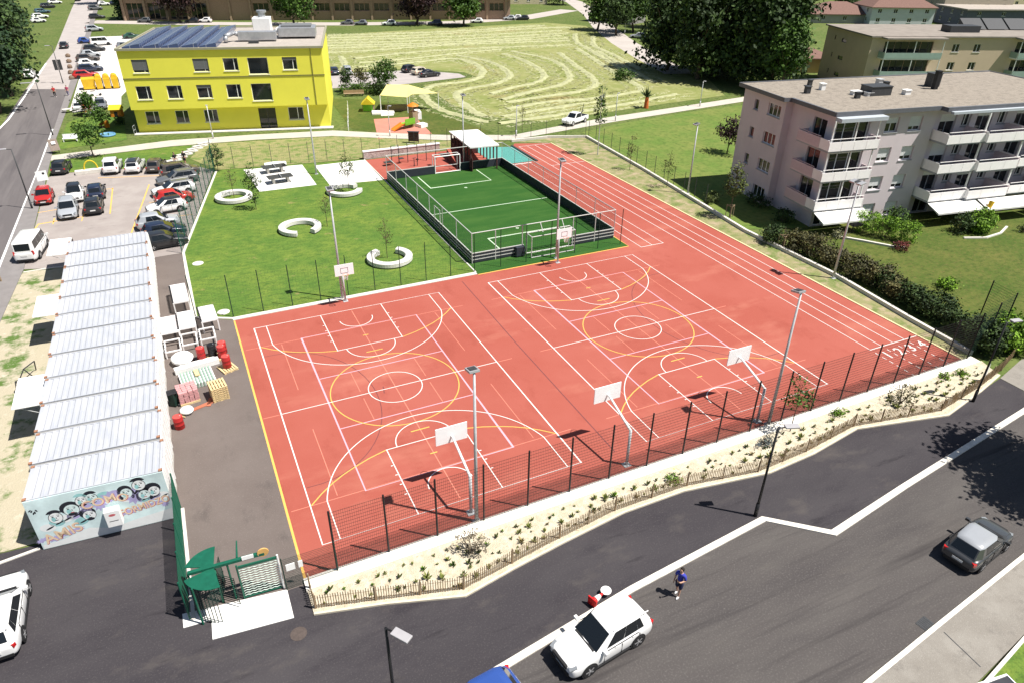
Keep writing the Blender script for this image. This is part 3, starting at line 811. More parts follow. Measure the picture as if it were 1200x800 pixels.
for i, (u, z, a, b, hair, rt) in enumerate(faces):
    dk = i in (1, 4, 5, 7, 8)
    a *= 1.12; b *= 1.08
    mell(u + .02, z - .04, a * .93, b * .97, .001, 1, rt)
    if dk:
        mell(u - .03, z + .12, a * (1.28 if i == 8 else 1.12), b * (1.12 if i == 8 else .98), .0012, 1, rt)
        if i in (5, 7):
            mell(u - a * .85, z - .15, .1, .28, .0012, 1, .1); mell(u + a * .9, z - .18, .1, .28, .0012, 1, -.1)
    else:
        mell(u, z + .13, a * 1.05, b * .9, .0012, 1 if i != 2 else 6, rt, 18, 15, 165)
    mell(u + .02, z - .05, a * .86, b * .88, .002, 5 if i % 2 else 0, rt)
    mell(u + .02 - a * .3, z - .12, a * .28, b * .4, .0022, 6, rt)
    for s in (-1, 1):
        mell(u + .03 + s * a * .36, z + .04, .05, .03, .003, 1, 0, 8)
        mpoly([(u + .03 + s * a * .36 - .07, z + .11), (u + .03 + s * a * .36 + .07, z + .11), (u + .03 + s * a * .36 + .07, z + .13), (u + .03 + s * a * .36 - .07, z + .13)], .003, 1)
    mell(u + .03, z - .2, .09, .025, .003, 4 if i % 2 else 1, 0, 8)
    mpoly([(u + .03, z - .1), (u + .07, z - .1), (u + .04, z + .03)], .003, 1)
    if i in (1, 2, 4):
        mell(u + .02, z - .3, a * .55, .09, .0025, 1, 0, 10)
for (u, z, a, b, rt) in ((0.15, .62, .3, .1, .5), (.75, .55, .42, .12, .4), (1.5, .75, .5, .12, .3), (2.4, 1.98, .3, .2, .5), (3.6, 2.35, .55, .22, .1), (4.55, 1.92, .4, .25, 0), (4.1, 1.12, .4, .12, .2), (5.0, 1.25, .8, .1, .2), (5.75, 1.1, .18, .12, .2), (3.0, 2.0, .3, .25, .3)):
    mpoly([(u + a * (1.15 if k % 2 else .75) * math.cos(R(k * 20)), z + a * rt * .5 * math.cos(R(k * 20)) + b * (1.7 if k % 2 else .9) * math.sin(R(k * 20))) for k in range(18)], .0012, 2)
for (u, z) in ((.2, 2.5), (.32, 2.4), (.4, 2.5), (.25, 2.36), (.14, 2.56)):
    mell(u, z, .08, .035, .002, 1, u * 5)
art.build('mural_portraits', AM, mural)
for s, u, z, sz, rot, mats in (('AMIS', 1.1, 0.52, .82, .24, (M_mo, M_mr)), ('COM', 3.0, 1.98, .68, .10, (M_mo, M_mr)), ('O', 4.02, 1.92, .66, .05, (M_mo, M_mr)), ('FORMIDZO', 4.86, 1.1, .62, .13, (M_mo, M_mr))):
    for q, (m, dd, ds) in enumerate(((mats[1], .004, .025), (mats[0], .006, 0))):
        me = text_mesh(s, sz, m)
        o = bpy.data.objects.new('mural_lettering', me)
        COL.objects.link(o)
        o.parent = mural
        o.location = (-CL / 2 + u + ds, fy - .031 - dd, z - ds)
        o.rotation_euler = (PI / 2, -rot, 0)
        o.scale = (.74 if len(s) > 5 else 1, 1, 1)
# the small notice box on the mural
nb = thing('notice_box', 'white notice box with a red emblem mounted on the mural', 'notice box', (-9.08, 5.1, 0), R(-3.6))
MB().bx(-.34, .34, -.42, -.04, .85, 1.85).build('box', M_white, nb, bevel=.015)
MB().add([(.26 * math.cos(R(a)) * .6, -.423, 1.6 + .075 * math.sin(R(a))) for a in range(0, 360, 20)], [tuple(range(18))]).build('emblem', M_mr, nb)
MB().bx(-.2, .2, -.424, -.4205, 1.2, 1.24).build('caption', M_dgrey, nb)

# side flaps held open over the verge
for lab, y0, y1 in (('white hinged flap propped open beside the white camper van', 38.6, 42.4), ('middle white flap propped open from the container row', 27.0, 30.5), ('white flap propped open nearest the mural end', 15.1, 18.6)):
    r = thing('side_flap', lab, 'flap', (-12.5, (y0 + y1) / 2, 0), 0, 'open flaps along the container row')
    h = (y1 - y0) / 2
    MB().box((-.85, 0, 2.52), (1.62, 2 * h, .06), 0, 0, R(2)).build('panel', M_white, r)
    for s in (-1, 1):
        MB().tube((-.1, s * (h - .1), 1.7), (-1.3, s * (h - .1), 2.48), .02).build('strut', M_galv, r)
    MB().bx(-.035, 0.02, -h, h, .75, 2.4).build('opening', M_black, r)

# ------------------------------------------------------------------ yard clutter between containers and court


def pallet(label, x, y, rz, m, n=1, group=None):
    r = thing('pallet_stack' if n > 1 else 'pallet', label, 'pallet', (x, y, 0), rz, group)
    b = MB()
    for k in range(n):
        z = k * .145
        for i in (-.52, 0, .52):
            b.box((0, i, z + .045), (1.0, .1, .09))
        for i in range(6):
            b.box((-.45 + .18 * i, 0, z + .115), (.12, 1.2, .022))
        for i in (-.45, 0, .45):
            b.box((i, 0, z + .012), (.1, 1.2, .02))
    b.build('boards', m, r)
    return r


M_pine = mat('new_pine', (0.62, 0.48, 0.26), 0.85, 0.15, 6)
M_barrel = mat('red_barrel_paint', (0.36, 0.022, 0.022), 0.45, 0.12, 3)


def barrel(label, x, y, z=0, rz=0, m=None):
    r = thing('oil_barrel', label, 'barrel', (x, y, z), rz, 'barrels in the yard')
    prof = [(.28, 0), (.29, .02), (.285, .28), (.30, .30), (.285, .32), (.285, .56), (.30, .58), (.285, .60), (.29, .86), (.28, .88)]
    MB().lathe(prof, n=18).build('drum', m or M_barrel, r, True)
    MB().lathe([(.265, .881), (.265, .872), (.1, .874)], n=18).build('lid', mat('red_lid', (0.45, 0.07, 0.06), .5, .1, 4) if m is None else m, r)
    MB().lathe([(.03, .875), (.03, .90)], (.15, 0, 0), 8).build('bung', M_galv, r)
    return r


pallet('pallet carrying two red and one black barrel', -3.2, 20.55, R(15), M_pine)
pallet('small pallet under the single red barrel nearest the yellow line', -2.45, 18.85, R(20), M_pine)
barrel('red barrel on the left of the black barrel', -3.95, 20.75, .15)
barrel('black barrel between the red ones', -3.2, 20.9, .15, 0, M_black)
barrel('red barrel with yellow rope, behind the foremost one', -2.6, 20.4, .15)
barrel('red barrel standing on its own pallet beside the yellow court line', -2.45, 18.9, .15)
barrel('red barrel in the rear of the barrel group', -2.5, 21.2)
barrel('lone red barrel against the container row near the white bag', -5.85, 13.1)
pallet('tall stack of fresh pale wooden pallets on the brown asphalt', -3.3, 15.6, R(8), M_pine, 7)
r = thing('brick_pallet', 'pallet of stacked pink paving slabs beside black bin', 'brick pallet', (-5.15, 16.1, 0), R(8))
MB().box((0, 0, .07), (1.2, 1.3, .13)).build('pallet_base', M_pine, r)
b = MB()
for k in range(5):
    for i in range(4):
        for j in range(5):
            b.box((-.45 + .3 * i + rnd.uniform(-.02, .02), -.5 + .25 * j, .22 + .16 * k), (.27, .22, .14), rnd.uniform(-.05, .05))
b.build('slabs', mat('pink_slab', (0.52, 0.27, 0.27), .9, .2, 6), r)
r = thing('rubbish_bin', 'dark green wheeled bin between the pink slabs and the containers', 'bin', (-6.0, 15.7, 0), R(-80))
MB().lathe([(.26, .08), (.33, 1.0)], n=4).build('body', M_dgreen, r)
MB().box((0, 0, 1.04), (.6, .6, .07)).build('lid', M_black, r, bevel=.02)
for s in (-1, 1):
    MB().lathe([(.1, -.03), (.1, .03)], (s * .22, .2, .1), 10, 0, 'y').build('wheel', M_black, r)
r = thing('sheet_stack', 'stack of green ribbed sheets with a yellow bundle on top', 'sheet stack', (-4.45, 18.15, 0), R(6))
b = MB()
for i in range(10):
    b.box((-.9 + .2 * i, 0, .2), (.11, 1.9, .36))
b.box((0, 0, .16), (2.1, 1.8, .28), 0, 1)
b.build('ribbed_sheets', [mat('sage_green_sheet', (0.26, 0.36, 0.30), .6, .15, 4), M_white], r)
MB().box((.05, .3, .45), (.3, .8, .12)).build('bundle', M_pine, r, bevel=.03)
r = tag(MB().box((0, 0, .22), (2.9, .42, .42), R(7)).box((.1, .6, .12), (2.4, .3, .2), R(6)).build('plank_pile', M_white, bevel=.02, loc=(-4.35, 19.75, 0)), 'white long boards laid across the yard behind the green sheets', 'boards')


def bag(name, label, x, y, s, m):
    b = MB()
    rr = random.Random(int(x * 97 + y * 31))
    n, k = 14, 8
    prof = []
    for i in range(k + 1):
        t = i / k
        prof.append((s * (.55 + .45 * math.sin(PI * min(1, t * 1.05))) * (1 if t < .85 else (1.0 - t) * 3 + .5), t * s * 1.1))
    b.lathe(prof, n=n)
    b.v = [(a + rr.uniform(-.05, .05) * s, c + rr.uniform(-.05, .05) * s, d + rr.uniform(-.04, .04) * s * (d > .02)) for a, c, d in b.v]
    return tag(b.build(name, m, None, True, loc=(x, y, 0)), label, 'bag')


bag('sand_bag', 'big white sack with a yellow top beside the left red barrel', -5.2, 20.9, .75, M_white)
bag('sand_bag', 'white rounded sack at the corner of the pink slab pallet', -5.35, 14.55, .42, M_white)
tag(MB().box((0, 0, .03), (1.5, .28, .06), R(20)).box((.35, .2, .035), (.9, .25, .05), R(75)).build('clay_boards', mat('clay_red_board', (0.42, 0.14, 0.08), .9, .15, 3), loc=(-4.3, 14.95, 0)), 'clay red boards lying on asphalt before the pallet stack', 'boards')
tag(MB().tube((0, 0, .04), (.5, .25, .04), .04).tube((.1, .3, .04), (.55, -.1, .1), .04).tube((0, .1, .1), (.4, .5, .05), .035).build('timber_offcuts', M_pine, loc=(-6.05, 14.1, 0)), 'loose pale timber offcuts beside the lone red barrel', 'timber')

# white plastic barrier grids standing in pairs
bar_m = mat('white_plastic', (0.76, 0.74, 0.73), 0.5, 0.05, 3)


def barrier(label, x, y, rz, L, Wd):
    r = thing('folded_barrier', label, 'barrier', (x, y, 0), rz, 'white barrier frames in the yard')
    b = MB()
    b.box((0, -Wd / 2, .95), (L, .1, .1)).box((0, Wd / 2, .95), (L, .1, .1))
    for s in (-1, 1):
        b.box((s * L / 2, 0, .95), (.1, Wd + .1, .1))
        for t in (-1, 1):
            b.box((s * L / 2, t * Wd / 2, .46), (.09, .09, .92))
    b.build('frame', bar_m, r)
    s_ = MB()
    n = int(L / .13)
    for i in range(n):
        s_.box((-L / 2 + L * (i + .5) / n, 0, .97), (.075, Wd - .1, .05))
    s_.build('slats', mat('pinkish_white_plastic', (0.72, 0.66, 0.66), .5, .06, 3), r)
    for i in range(0, n, 2):
        MB().box((-L / 2 + L * (i + .5) / n, Wd / 2 + .03, 1.0), (.13, .12, .12)).build('black_clip', M_black, r)
    return r


barrier('white slatted barrier frame standing farthest back by the lawn kerb', -4.75, 30.4, R(92), 3.4, 1.1)
barrier('white slatted barrier frame next to the containers, above the big sack', -5.75, 25.2, R(91), 2.6, 1.2)
barrier('white slatted barrier frame in the middle of its row of three', -4.55, 25.5, R(91), 2.7, 1.15)
barrier('pale slatted barrier frame at the lawn fence corner, first in its row', -3.0, 25.9, R(93), 2.5, 1.1)
for lab, x, y in (('empty white barrier frame in front of the one by containers', -5.7, 22.8), ('empty white barrier frame in front of the middle slatted one', -4.55, 23.3), ('empty white barrier frame before the fence corner frame', -3.3, 23.6)):
    r = thing('barrier_frame', lab, 'barrier', (x, y, 0), R(91), 'white barrier frames in the yard')
    b = MB()
    for s in (-1, 1):
        b.box((0, s * .5, .5), (1.7, .09, .09)).box((s * .85, 0, .5), (.09, 1.0, .09))
        for t in (-1, 1):
            b.box((s * .85, t * .5, .25), (.08, .08, .5))
    b.build('frame', bar_m, r)
    for i in range(4):
        MB().box((-.6 + .4 * i, .57, .52), (.13, .1, .1)).build('black_clip', M_black, r)

# ------------------------------------------------------------------ green turnstile gate on a white slab
struct('gate_slab', MB().prism([(-6.6, -1.45), (-6.6, -2.25), (-5.45, -2.33), (-5.5, -3.4), (-2.1, -3.75), (-2.1, -2.05)], 0, 0.03), mat('white_concrete_slab', (0.74, 0.73, 0.70), .85, .05, 2))
r = thing('turnstile_gate', 'green full height turnstile with quarter disc roof plates on the white slab', 'turnstile', (-4.85, -1.55, 0), R(-3))
MB().tube((0, 0, 0), (0, 0, 2.3), .06, .06, 12).build('centre_column', M_green, r, True)
b = MB()
for wgt in (200, 320, 80):
    a = R(wgt)
    for k in range(13):
        z = .25 + .14 * k
        b.tube((0, 0, z), (math.cos(a) * .95, math.sin(a) * .95, z), .018, .018, 6)
    b.tube((math.cos(a) * .95, math.sin(a) * .95, .25), (math.cos(a) * .95, math.sin(a) * .95, 1.95), .02)
b.build('rotor_bars', M_dgreen, r)
b = MB()
for a0, a1 in ((85, 160), (195, 280)):
    b.prism([(0, 0)] + arc(0, 0, 1.25, a0, a1, 14), 2.3, 2.335)
b.build('roof_plates', M_green, r)
b = MB()
b.box((.55, .0, 2.36), (3.2, .16, .14))
b.build('cross_beam', M_green, r)
MB().tube((1.0, .1, 2.4), (1.05, 1.15, 2.4), .05, .03).build('stay', M_green, r)
b = MB()
for k in range(11):
    a = R(185 + 8 * k)
    b.tube((math.cos(a) * 1.12, math.sin(a) * 1.12, .05), (math.cos(a) * 1.12, math.sin(a) * 1.12, 2.3), .02, .02, 6)
b.build('cage_bars', M_dgreen, r)
for x, y in ((-1.05, 0), (.55, 0), (-.9, -.9)):
    MB().tube((x, y, 0), (x, y, 2.33), .045, .045, 8).build('post', M_green, r)
MB().box((1.45, -.1, 2.46), (.5, .03, .22)).build('sign_plate', M_white, r)
r = thing('mesh_gate', 'green framed gate leaf with pale expanded mesh beside the turnstile', 'gate', (-3.95, -1.75, 0), R(-4))
MB().tube((0, 0, 0), (0, 0, 2.2), .04).build('post', M_green, r)
MB().tube((1.75, 0, 0), (1.75, 0, 2.2), .045).build('post', M_white, r)
MB().bx(.05, 1.7, -.03, .03, 1.98, 2.12).build('top_rail', M_green, r)
MB().bx(.05, 1.7, -.02, .02, .08, .14).build('bottom_rail', M_green, r)
b = MB()
for i in range(12):
    z = .2 + .15 * i
    for k in range(7):
        x0 = .06 + .235 * k
        b.tube((x0, 0, z), (x0 + .117, 0, z + .05), .022, .022, 4, caps=False)
        b.tube((x0 + .117, 0, z + .05), (x0 + .235, 0, z), .022, .022, 4, caps=False)
b.build('lattice', mat('pale_green_mesh', (0.50, 0.60, 0.53), .5, .1, 3), r)
r = tag(MB().lathe([(.16, -.03), (.24, -.03), (.26, 0), (.24, .03), (.16, .03), (.15, 0)], (0, 0, 2.45), 16, 0, 'y').build('hanging_ring', mat('ochre_ring', (0.62, 0.36, 0.12), .6, .1, 3), loc=(-2.75, -1.7, 0)), 'ochre ring hanging on the gate beam end', 'ring')  # plain ochre ring hung at the gate, gives no light
for x, lab in ((-1.75, 'white square sign on the wire beside gate post'), (-1.3, 'narrow white sign on the wire next to yellow line')):
    tag(MB().bx(-.2 if x < -1.5 else -.1, .2 if x < -1.5 else .1, -.08, -.05, 1.25, 1.65).build('fence_sign', M_white, loc=(x, -2.05, 0)), lab, 'sign')

tag(MB().lathe([(.36, 0), (.36, .008), (.3, .01)], n=24).build('manhole_cover', mat('iron_cover', (0.085, 0.066, 0.058), .8, .2, 6), loc=tuple(G(350, 742, .004))), 'round rusty manhole cover in the dark asphalt near the white slab', 'manhole')

# ------------------------------------------------------------------ drain grate, cabinet, cone sign, low rail
r = thing('drain_grate', 'dark iron drain grate near the lower pavement kerb', 'drain', tuple(G(1085, 731)), R(8))
MB().bx(-.36, .36, -.3, .3, 0, .012).build('frame', M_dgrey, r)
b = MB()
for i in range(6):
    b.bx(-.31 + .11 * i, -.25 + .11 * i, -.26, .26, .013, .02)
b.build('bars', M_dgrey, r)
r = thing('utility_cabinet', 'dark topped cabinet with a pale rim on the front lawn corner', 'cabinet', (22.6, -19.75, 0), R(-8))
MB().bx(-.75, .75, -.4, .4, 0, 1.0).build('body', M_dgrey, r, bevel=.03)
MB().bx(-.72, .72, -.37, .36, 1.03, 1.06).build('lid', mat('slate_lid', (.035, .037, .045), .5, .1, 3), r, bevel=.015)
MB().wall([(-.76, -.4), (-.76, .41), (.76, .41), (.76, -.4)], .07, .98, 1.09).build('rim', M_white, r)
M_conered = mat('cone_red', (0.62, 0.02, 0.02), .5, .05, 3)
p = G(693, 710)
r = thing('traffic_cone', 'tipped over red and white cone with a round white sign disc by the white car', 'traffic cone', (p.x, p.y, .27))
cd_ = (G(708, 697, .3) - G(694, 709, .27)).normalized()
r.rotation_euler = cd_.to_track_quat('Z', 'Y').to_euler()
MB().box((0, 0, .04), (.52, .52, .08)).build('base', M_conered, r, bevel=.03)
MB().lathe([(.19, .08), (.15, .24), (.148, .242)], n=16).build('lower_band', M_conered, r, True)
MB().lathe([(.15, .242), (.12, .42), (.09, .55)], n=16).build('white_band', M_white, r, True)
MB().lathe([(.09, .55), (.06, .68), (.05, .74)], n=12).build('upper_band', M_conered, r, True)
dk = MB().lathe([(.25, -.012), (.25, .012)], (0, 0, .98), 24, 0, 'y').build('sign_disc', M_white, r)
MB().lathe([(.17, -.016), (.17, .016)], (0, 0, .98), 20, 0, 'y').build('disc_centre', mat('pale_grey_disc', (.5, .52, .56), .5, .05, 3), r)
b = MB()
LRL = [(-18.4, 40.9), (-18.15, 37), (-18.0, 33.2), (-17.6, 29), (-17.2, 25.5)]
r = thing('log_fence', 'low grey log rail along the grassy verge', 'fence', (LRL[0][0], LRL[0][1], 0))
for i in range(len(LRL) - 1):
    a, c = Vector((*LRL[i], 0)) - Vector((*LRL[0], 0)), Vector((*LRL[i + 1], 0)) - Vector((*LRL[0], 0))
    MB().tube(a + Vector((0, 0, .55)), c + Vector((0, 0, .6)), .07).build('rail', M_wood, r)
    MB().tube(a, a + Vector((0, 0, .8)), .07).build('post', M_wood, r)
r = thing('trestle', 'bent dark metal trestle standing on the gravel verge', 'trestle', (-14.8, 22.2, 0), R(70))
MB().path([(-1.2, 0, 0), (-.9, 0, .9), (0, .3, .5), (.3, 0, 1.1), (1.6, 0, .9)], .04).path([(-.9, 0, .9), (-.6, -.5, 0)], .04).path([(.3, 0, 1.1), (.5, -.5, 0)], .04).path([(1.6, 0, .9), (1.9, .3, 0)], .04).build('frame', M_dgrey, r)

# ------------------------------------------------------------------ cars
SPEC = {
    # L, W, H, hood z, belt z, x of: windscreen base, roof front, roof rear, tail base ; deck z
    'hatch': (4.05, 1.76, 1.48, .92, .94, .95, .15, -1.50, -1.86, .90),
    'suv': (4.5, 1.85, 1.67, 1.02, 1.03, .98, .22, -1.72, -2.08, 1.0),
    'wagon': (4.65, 1.80, 1.48, .93, .96, 1.0, .22, -1.85, -2.2, .93),
    'sedan': (4.5, 1.78, 1.43, .92, .94, .95, .12, -1.05, -1.72, .98),
    'van': (4.9, 1.90, 1.96, 1.10, 1.12, 2.0, 1.35, -2.25, -2.38, 1.05),
    'mini': (3.7, 1.68, 1.42, .92, .93, .85, .15, -1.35, -1.68, .88),
    'mpv': (4.5, 1.82, 1.66, 1.0, 1.0, 1.35, .35, -1.85, -2.12, 1.0),
}
M_tyre = mat('tyre_rubber', (0.018, 0.018, 0.019), 0.85, 0.1, 4)
M_rim = mat('alloy_rim', (0.45, 0.45, 0.46), 0.35, 0.05, 4, metal=.6)
M_carg = glass('car_glass', (0.010, 0.013, 0.016), 0.05)
M_trim = mat('black_trim', (0.02, 0.02, 0.021), 0.55, 0.1, 5)
M_headl = mat('headlight_lens', (0.22, 0.235, 0.25), 0.15, 0.05, 8, spec=.6)
M_taill = mat('taillight_lens', (0.45, 0.012, 0.012), 0.2, 0.08, 8, spec=.6)
M_plate = mat('number_plate', (0.70, 0.70, 0.68), 0.5, 0.03, 5)
PAINT = {
    'white': (0.76, 0.76, 0.75), 'silver': (0.42, 0.44, 0.46), 'grey': (0.14, 0.145, 0.15), 'dark': (0.022, 0.023, 0.026), 'navy': (0.016, 0.024, 0.05),
    'red': (0.42, 0.022, 0.018), 'blue': (0.03, 0.075, 0.28), 'teal': (0.05, 0.11, 0.14), 'green': (0.02, 0.07, 0.045), 'brown': (0.075, 0.062, 0.055), 'steel': (0.19, 0.20, 0.22), 'cream': (0.66, 0.58, 0.45), 'pale_steel': (0.30, 0.315, 0.335), 'charcoal': (0.045, 0.047, 0.05), 'orange': (.55, .16, .03)}


def paint(c):
    return mat('car_paint_' + c, PAINT[c], 0.28, 0.03, 1.5, metal=0.15 if c in ('silver', 'grey', 'steel') else 0, spec=.5, coat=.6)


def panel(mb, q, ins=(.06, .06, .06, .06), off=.006, th=.01, mi=0, cx0=-.5):
    """thin pane lying on quad a,b,c,d (a-b bottom, d-c top)"""
    a, b, c, d = [Vector(p) for p in q]
    l, r_, bo, to = ins

    n = (b - a).cross(d - a).normalized()
    ctr = (a + b + c + d) / 4
    if n.dot(Vector((ctr.x - cx0, ctr.y, 0.6))) < 0:
        a, b, c, d = b, a, d, c
        l, r_ = r_, l
        n = -n

    def P(u, v):
        return (a * (1 - u) + b * u) * (1 - v) + (d * (1 - u) + c * u) * v
    pts = [P(l, bo), P(1 - r_, bo), P(1 - r_, 1 - to), P(l, 1 - to)]
    vs = [p + n * (off - th) for p in pts] + [p + n * off for p in pts]
    mb.add(vs, [(4, 5, 6, 7), (0, 1, 5, 4), (1, 2, 6, 5), (2, 3, 7, 6), (3, 0, 4, 7)], mi)


CARC = {}


def car_parts(kind, color, roofc):
    key = (kind, color, roofc)
    if key in CARC:
        return CARC[key]
    L, W, H, hz, bz, xa, xb, xc, xd, dz = SPEC[kind]
    hw = W / 2
    out = []
    # ---- lower body loft
    ts = [1.0, .985, .95, .88, .76, .62, .45, .2, 0, -.25, -.5, -.72, -.86, -.945, -.985, -1.0]
    wf = [.56, .74, .88, .96, .99, 1, 1, 1, 1, 1, 1, .99, .965, .91, .81, .66]
    zb_ = [.36, .27, .22, .2, .19, .19, .19, .19, .19, .19, .19, .2, .22, .25, .30, .38]
    rings = []
    for t, wq, zb in zip(ts, wf, zb_):
        x = t * L / 2
        if x > xa:
            k = (L / 2 - x) / (L / 2 - xa)
            nose = .60 if kind in ('hatch', 'mini', 'sedan', 'wagon') else .70
            if kind == 'van': nose = .85
            zt = nose + (hz - nose) * min(1, k ** .55)
        elif x > xd:
            zt = bz
        else:
            k = (x + L / 2) / (xd + L / 2 + 1e-6)
            zt = (dz - .18) + .18 * max(0, min(1, k)) ** .5
        ww = hw * wq
        zm = zb + .55 * (zt - zb)
        half = [(.0, zb), (ww * .86, zb), (ww * .97, zb + .08), (ww, zm - .1), (ww * .995, zm + .1), (ww * .965, zt - .08), (ww * .90, zt - .015), (ww * .5, zt + .012), (0, zt + .018)]
        ring = [(x, -y, z) for y, z in half] + [(x, y, z) for y, z in half[-2:0:-1]]
        rings.append(ring)
    body = MB()
    n = len(rings[0])
    vs = [p for r_ in rings for p in r_]
    fs = []
    for i in range(len(rings) - 1):
        for j in range(n):
            fs.append((i * n + j, i * n + (j + 1) % n, (i + 1) * n + (j + 1) % n, (i + 1) * n + j))
    fs.append(tuple(range(n))[::-1])
    fs.append(tuple(range((len(rings) - 1) * n, len(rings) * n)))
    body.add(vs, [f[::-1] for f in fs])
    # ---- greenhouse
    wb, wr = hw * .93, hw * (.88 if kind == 'van' else .76)
    zr = H - .07
    r0 = [(xa, -wb * .80, bz - .05), (xa - .45, -wb * .985, bz - .05), (xd + .45, -wb * .96, bz - .05), (xd, -wb * .76, bz - .05)]
    r1 = [(xb, -wr * .84, zr), (xb - .28, -wr, zr), (xc + .3, -wr * .96, zr - .02), (xc, -wr * .82, zr - .03)]
    r0 += [(x, -y, z) for x, y, z in r0[::-1]]
    r1 += [(x, -y, z) for x, y, z in r1[::-1]]
    cxm = (xb + xc) / 2
    r2 = [(cxm + (x - cxm) * .93, y * .90, H - .012) for x, y, z in r1]
    r3 = [(cxm + (x - cxm) * .6, y * .55, H) for x, y, z in r1]
    rv = r0 + r1 + r2 + r3
    gf = []
    for k in range(3):
        for j in range(8):
            gf.append((k * 8 + j, k * 8 + (j + 1) % 8, (k + 1) * 8 + (j + 1) % 8, (k + 1) * 8 + j))
    nlow = 8
    cabin = MB().add(rv, [f[::-1] for f in gf[:8]] + [], 0)
    me_b = MB()
    me_b.add(body.v, body.f, 0)
    P_ = paint(color)
    out.append(('body', me_b.mesh('body', [P_], True)))
    out.append(('pillars', MB().add(rv, [f[::-1] for f in gf[:8]], 0).mesh('pillars', [P_], False)))
    roof = MB().add(rv[8:], [f[::-1] for f in gf[:16]] + [tuple(range(16, 24))[::-1]], 0)
    out.append(('roof', roof.mesh('roof', [paint(roofc or color)], True)))
    # ---- glass
    ws = MB()
    panel(ws, (r0[7], r0[0], r1[0], r1[7]), (-.04, -.04, .06, .0))
    out.append(('windscreen', ws.mesh('windscreen', [M_carg])))
    rw = MB()
    panel(rw, (r0[3], r0[4], r1[4], r1[3]), (.05, .05, .16, .06))
    out.append(('rear_window', rw.mesh('rear_window', [M_carg])))
    sw = MB()
    q = (r0[1], r0[2], r1[2], r1[1])

    def lerp(p, q_, t):
        return tuple(p[i] + (q_[i] - p[i]) * t for i in range(3))
    for sg in (1, -1):
        cuts = [0, .46, .84] if kind not in ('van',) else [0, .3, .62]
        if kind in ('wagon', 'suv', 'mpv', 'van'):
            cuts.append(1.0)
        for c0_, c1_ in zip(cuts, cuts[1:]):
            qq = [lerp(q[0], q[1], c0_), lerp(q[0], q[1], c1_), lerp(q[3], q[2], c1_), lerp(q[3], q[2], c0_)]
            if sg < 0:
                qq = [(p[0], -p[1], p[2]) for p in (qq[1], qq[0], qq[3], qq[2])]
            # winding: outward normal
            a, b_, c_, d_ = [Vector(p) for p in qq]
            nn = (b_ - a).cross(d_ - a)
            if nn.y * a.y < 0:
                qq = [qq[1], qq[0], qq[3], qq[2]]
            one = MB()
            panel(one, qq, (.012, .012, .09, .03))
            out.append(('side_window', one.mesh('side_window', [M_carg])))
    # ---- wheels, arches
    wr_ = .32 if kind in ('hatch', 'mini', 'sedan', 'wagon') else .355
    xf, xr = L * .30, -L * .285
    ar = MB()
    for x in (xf, xr):
        for s in (-1, 1):
            ar.lathe([(wr_ + .055, -.02), (wr_ + .055, .02)], (x, s * (hw - .012), wr_ + .01), 20, 0, 'y')
    ar.bx(-L * .24, L * .25, -hw - .004, -hw + .05, .17, .27).bx(-L * .24, L * .25, hw - .05, hw + .004, .17, .27)
    ar.bx(L / 2 - .3, L / 2 + .008, -hw * .62, hw * .62, .24, .38).bx(-L / 2 - .008, -L / 2 + .3, -hw * .7, hw * .7, .28, .44)
    for s in (-1, 1):
        for xq in (xa - .38, xa - 1.32, max(xd + .55, xa - 2.3)):
            ar.box((xq, s * (hw * .992), .62), (.014, .03, .58))
        ar.box((xa - 1.3, s * (hw * .975), bz - .04), (1.9, .03, .014))
    ar.box((xa - .0, 0, bz - .02), (.10, hw * 1.35, .03))
    if kind == 'suv':
        ar.box((L / 2 - .01, 0, .70), (.1, .95, .17)).box((L / 2 - .02, 0, .42), (.1, 1.25, .14))
    out.append(('trim', ar.mesh('trim', [M_trim])))
    tyre = MB().lathe([(wr_ * .6, -.11), (wr_ * .93, -.11), (wr_, -.07), (wr_, .07), (wr_ * .93, .11), (wr_ * .6, .11)], n=20, axis='y').mesh('tyre', [M_tyre])
    rim = MB()
    rim.lathe([(wr_ * .62, -.105), (wr_ * .62, .105)], n=16, axis='y', mi=1)
    for k in range(5):
        a = 2 * PI * k / 5
        for s in (-1, 1):
            rim.box((math.cos(a) * wr_ * .32, s * .108, math.sin(a) * wr_ * .32), (wr_ * .6, .02, wr_ * .2), 0, 0, -a)
    for s in (-1, 1):
        rim.lathe([(wr_ * .66, -.008), (wr_ * .66, .008)], (0, s * .1, 0), 18, 1, 'y')
        rim.lathe([(wr_ * .16, -.01), (wr_ * .16, .01)], (0, s * .112, 0), 10, 0, 'y')
    rimm = rim.mesh('rim', [M_rim, mat('rim_dark_grey', (.12, .12, .125), .5, .1, 4)])  # alloy spokes over a darker grey backing disc
    for x in (xf, xr):
        for s in (-1, 1):
            out.append(('wheel', tyre, (x, s * (hw - .085), wr_), rimm))
    # ---- lights, mirrors, plates
    nz = .62 if kind in ('hatch', 'mini', 'sedan', 'wagon') else .72
    if kind == 'van': nz = .78
    for s in (-1, 1):
        hl = MB().box((L / 2 - .20, s * hw * .70, nz + .03), (.34, .26, .10), s * -.30, 0, .28)
        out.append(('headlight', hl.mesh('headlight', [M_headl])))
        tz = dz - .12 if kind not in ('mpv', 'van') else 1.0
        tl = MB().box((-L / 2 + .13, s * hw * .76, tz - .02), (.16, .2, .17 if kind != 'van' else .34), s * .5)
        out.append(('tail_light', tl.mesh('tail_light', [M_taill])))
        mi_ = MB().box((xa - .33, s * (hw + .10), bz + .07), (.14, .2, .14)).box((xa - .33, s * (hw - .01), bz + .03), (.08, .16, .05))
        out.append(('mirror', mi_.mesh('mirror', [M_trim if color in ('dark', 'grey', 'navy', 'brown') else P_])))
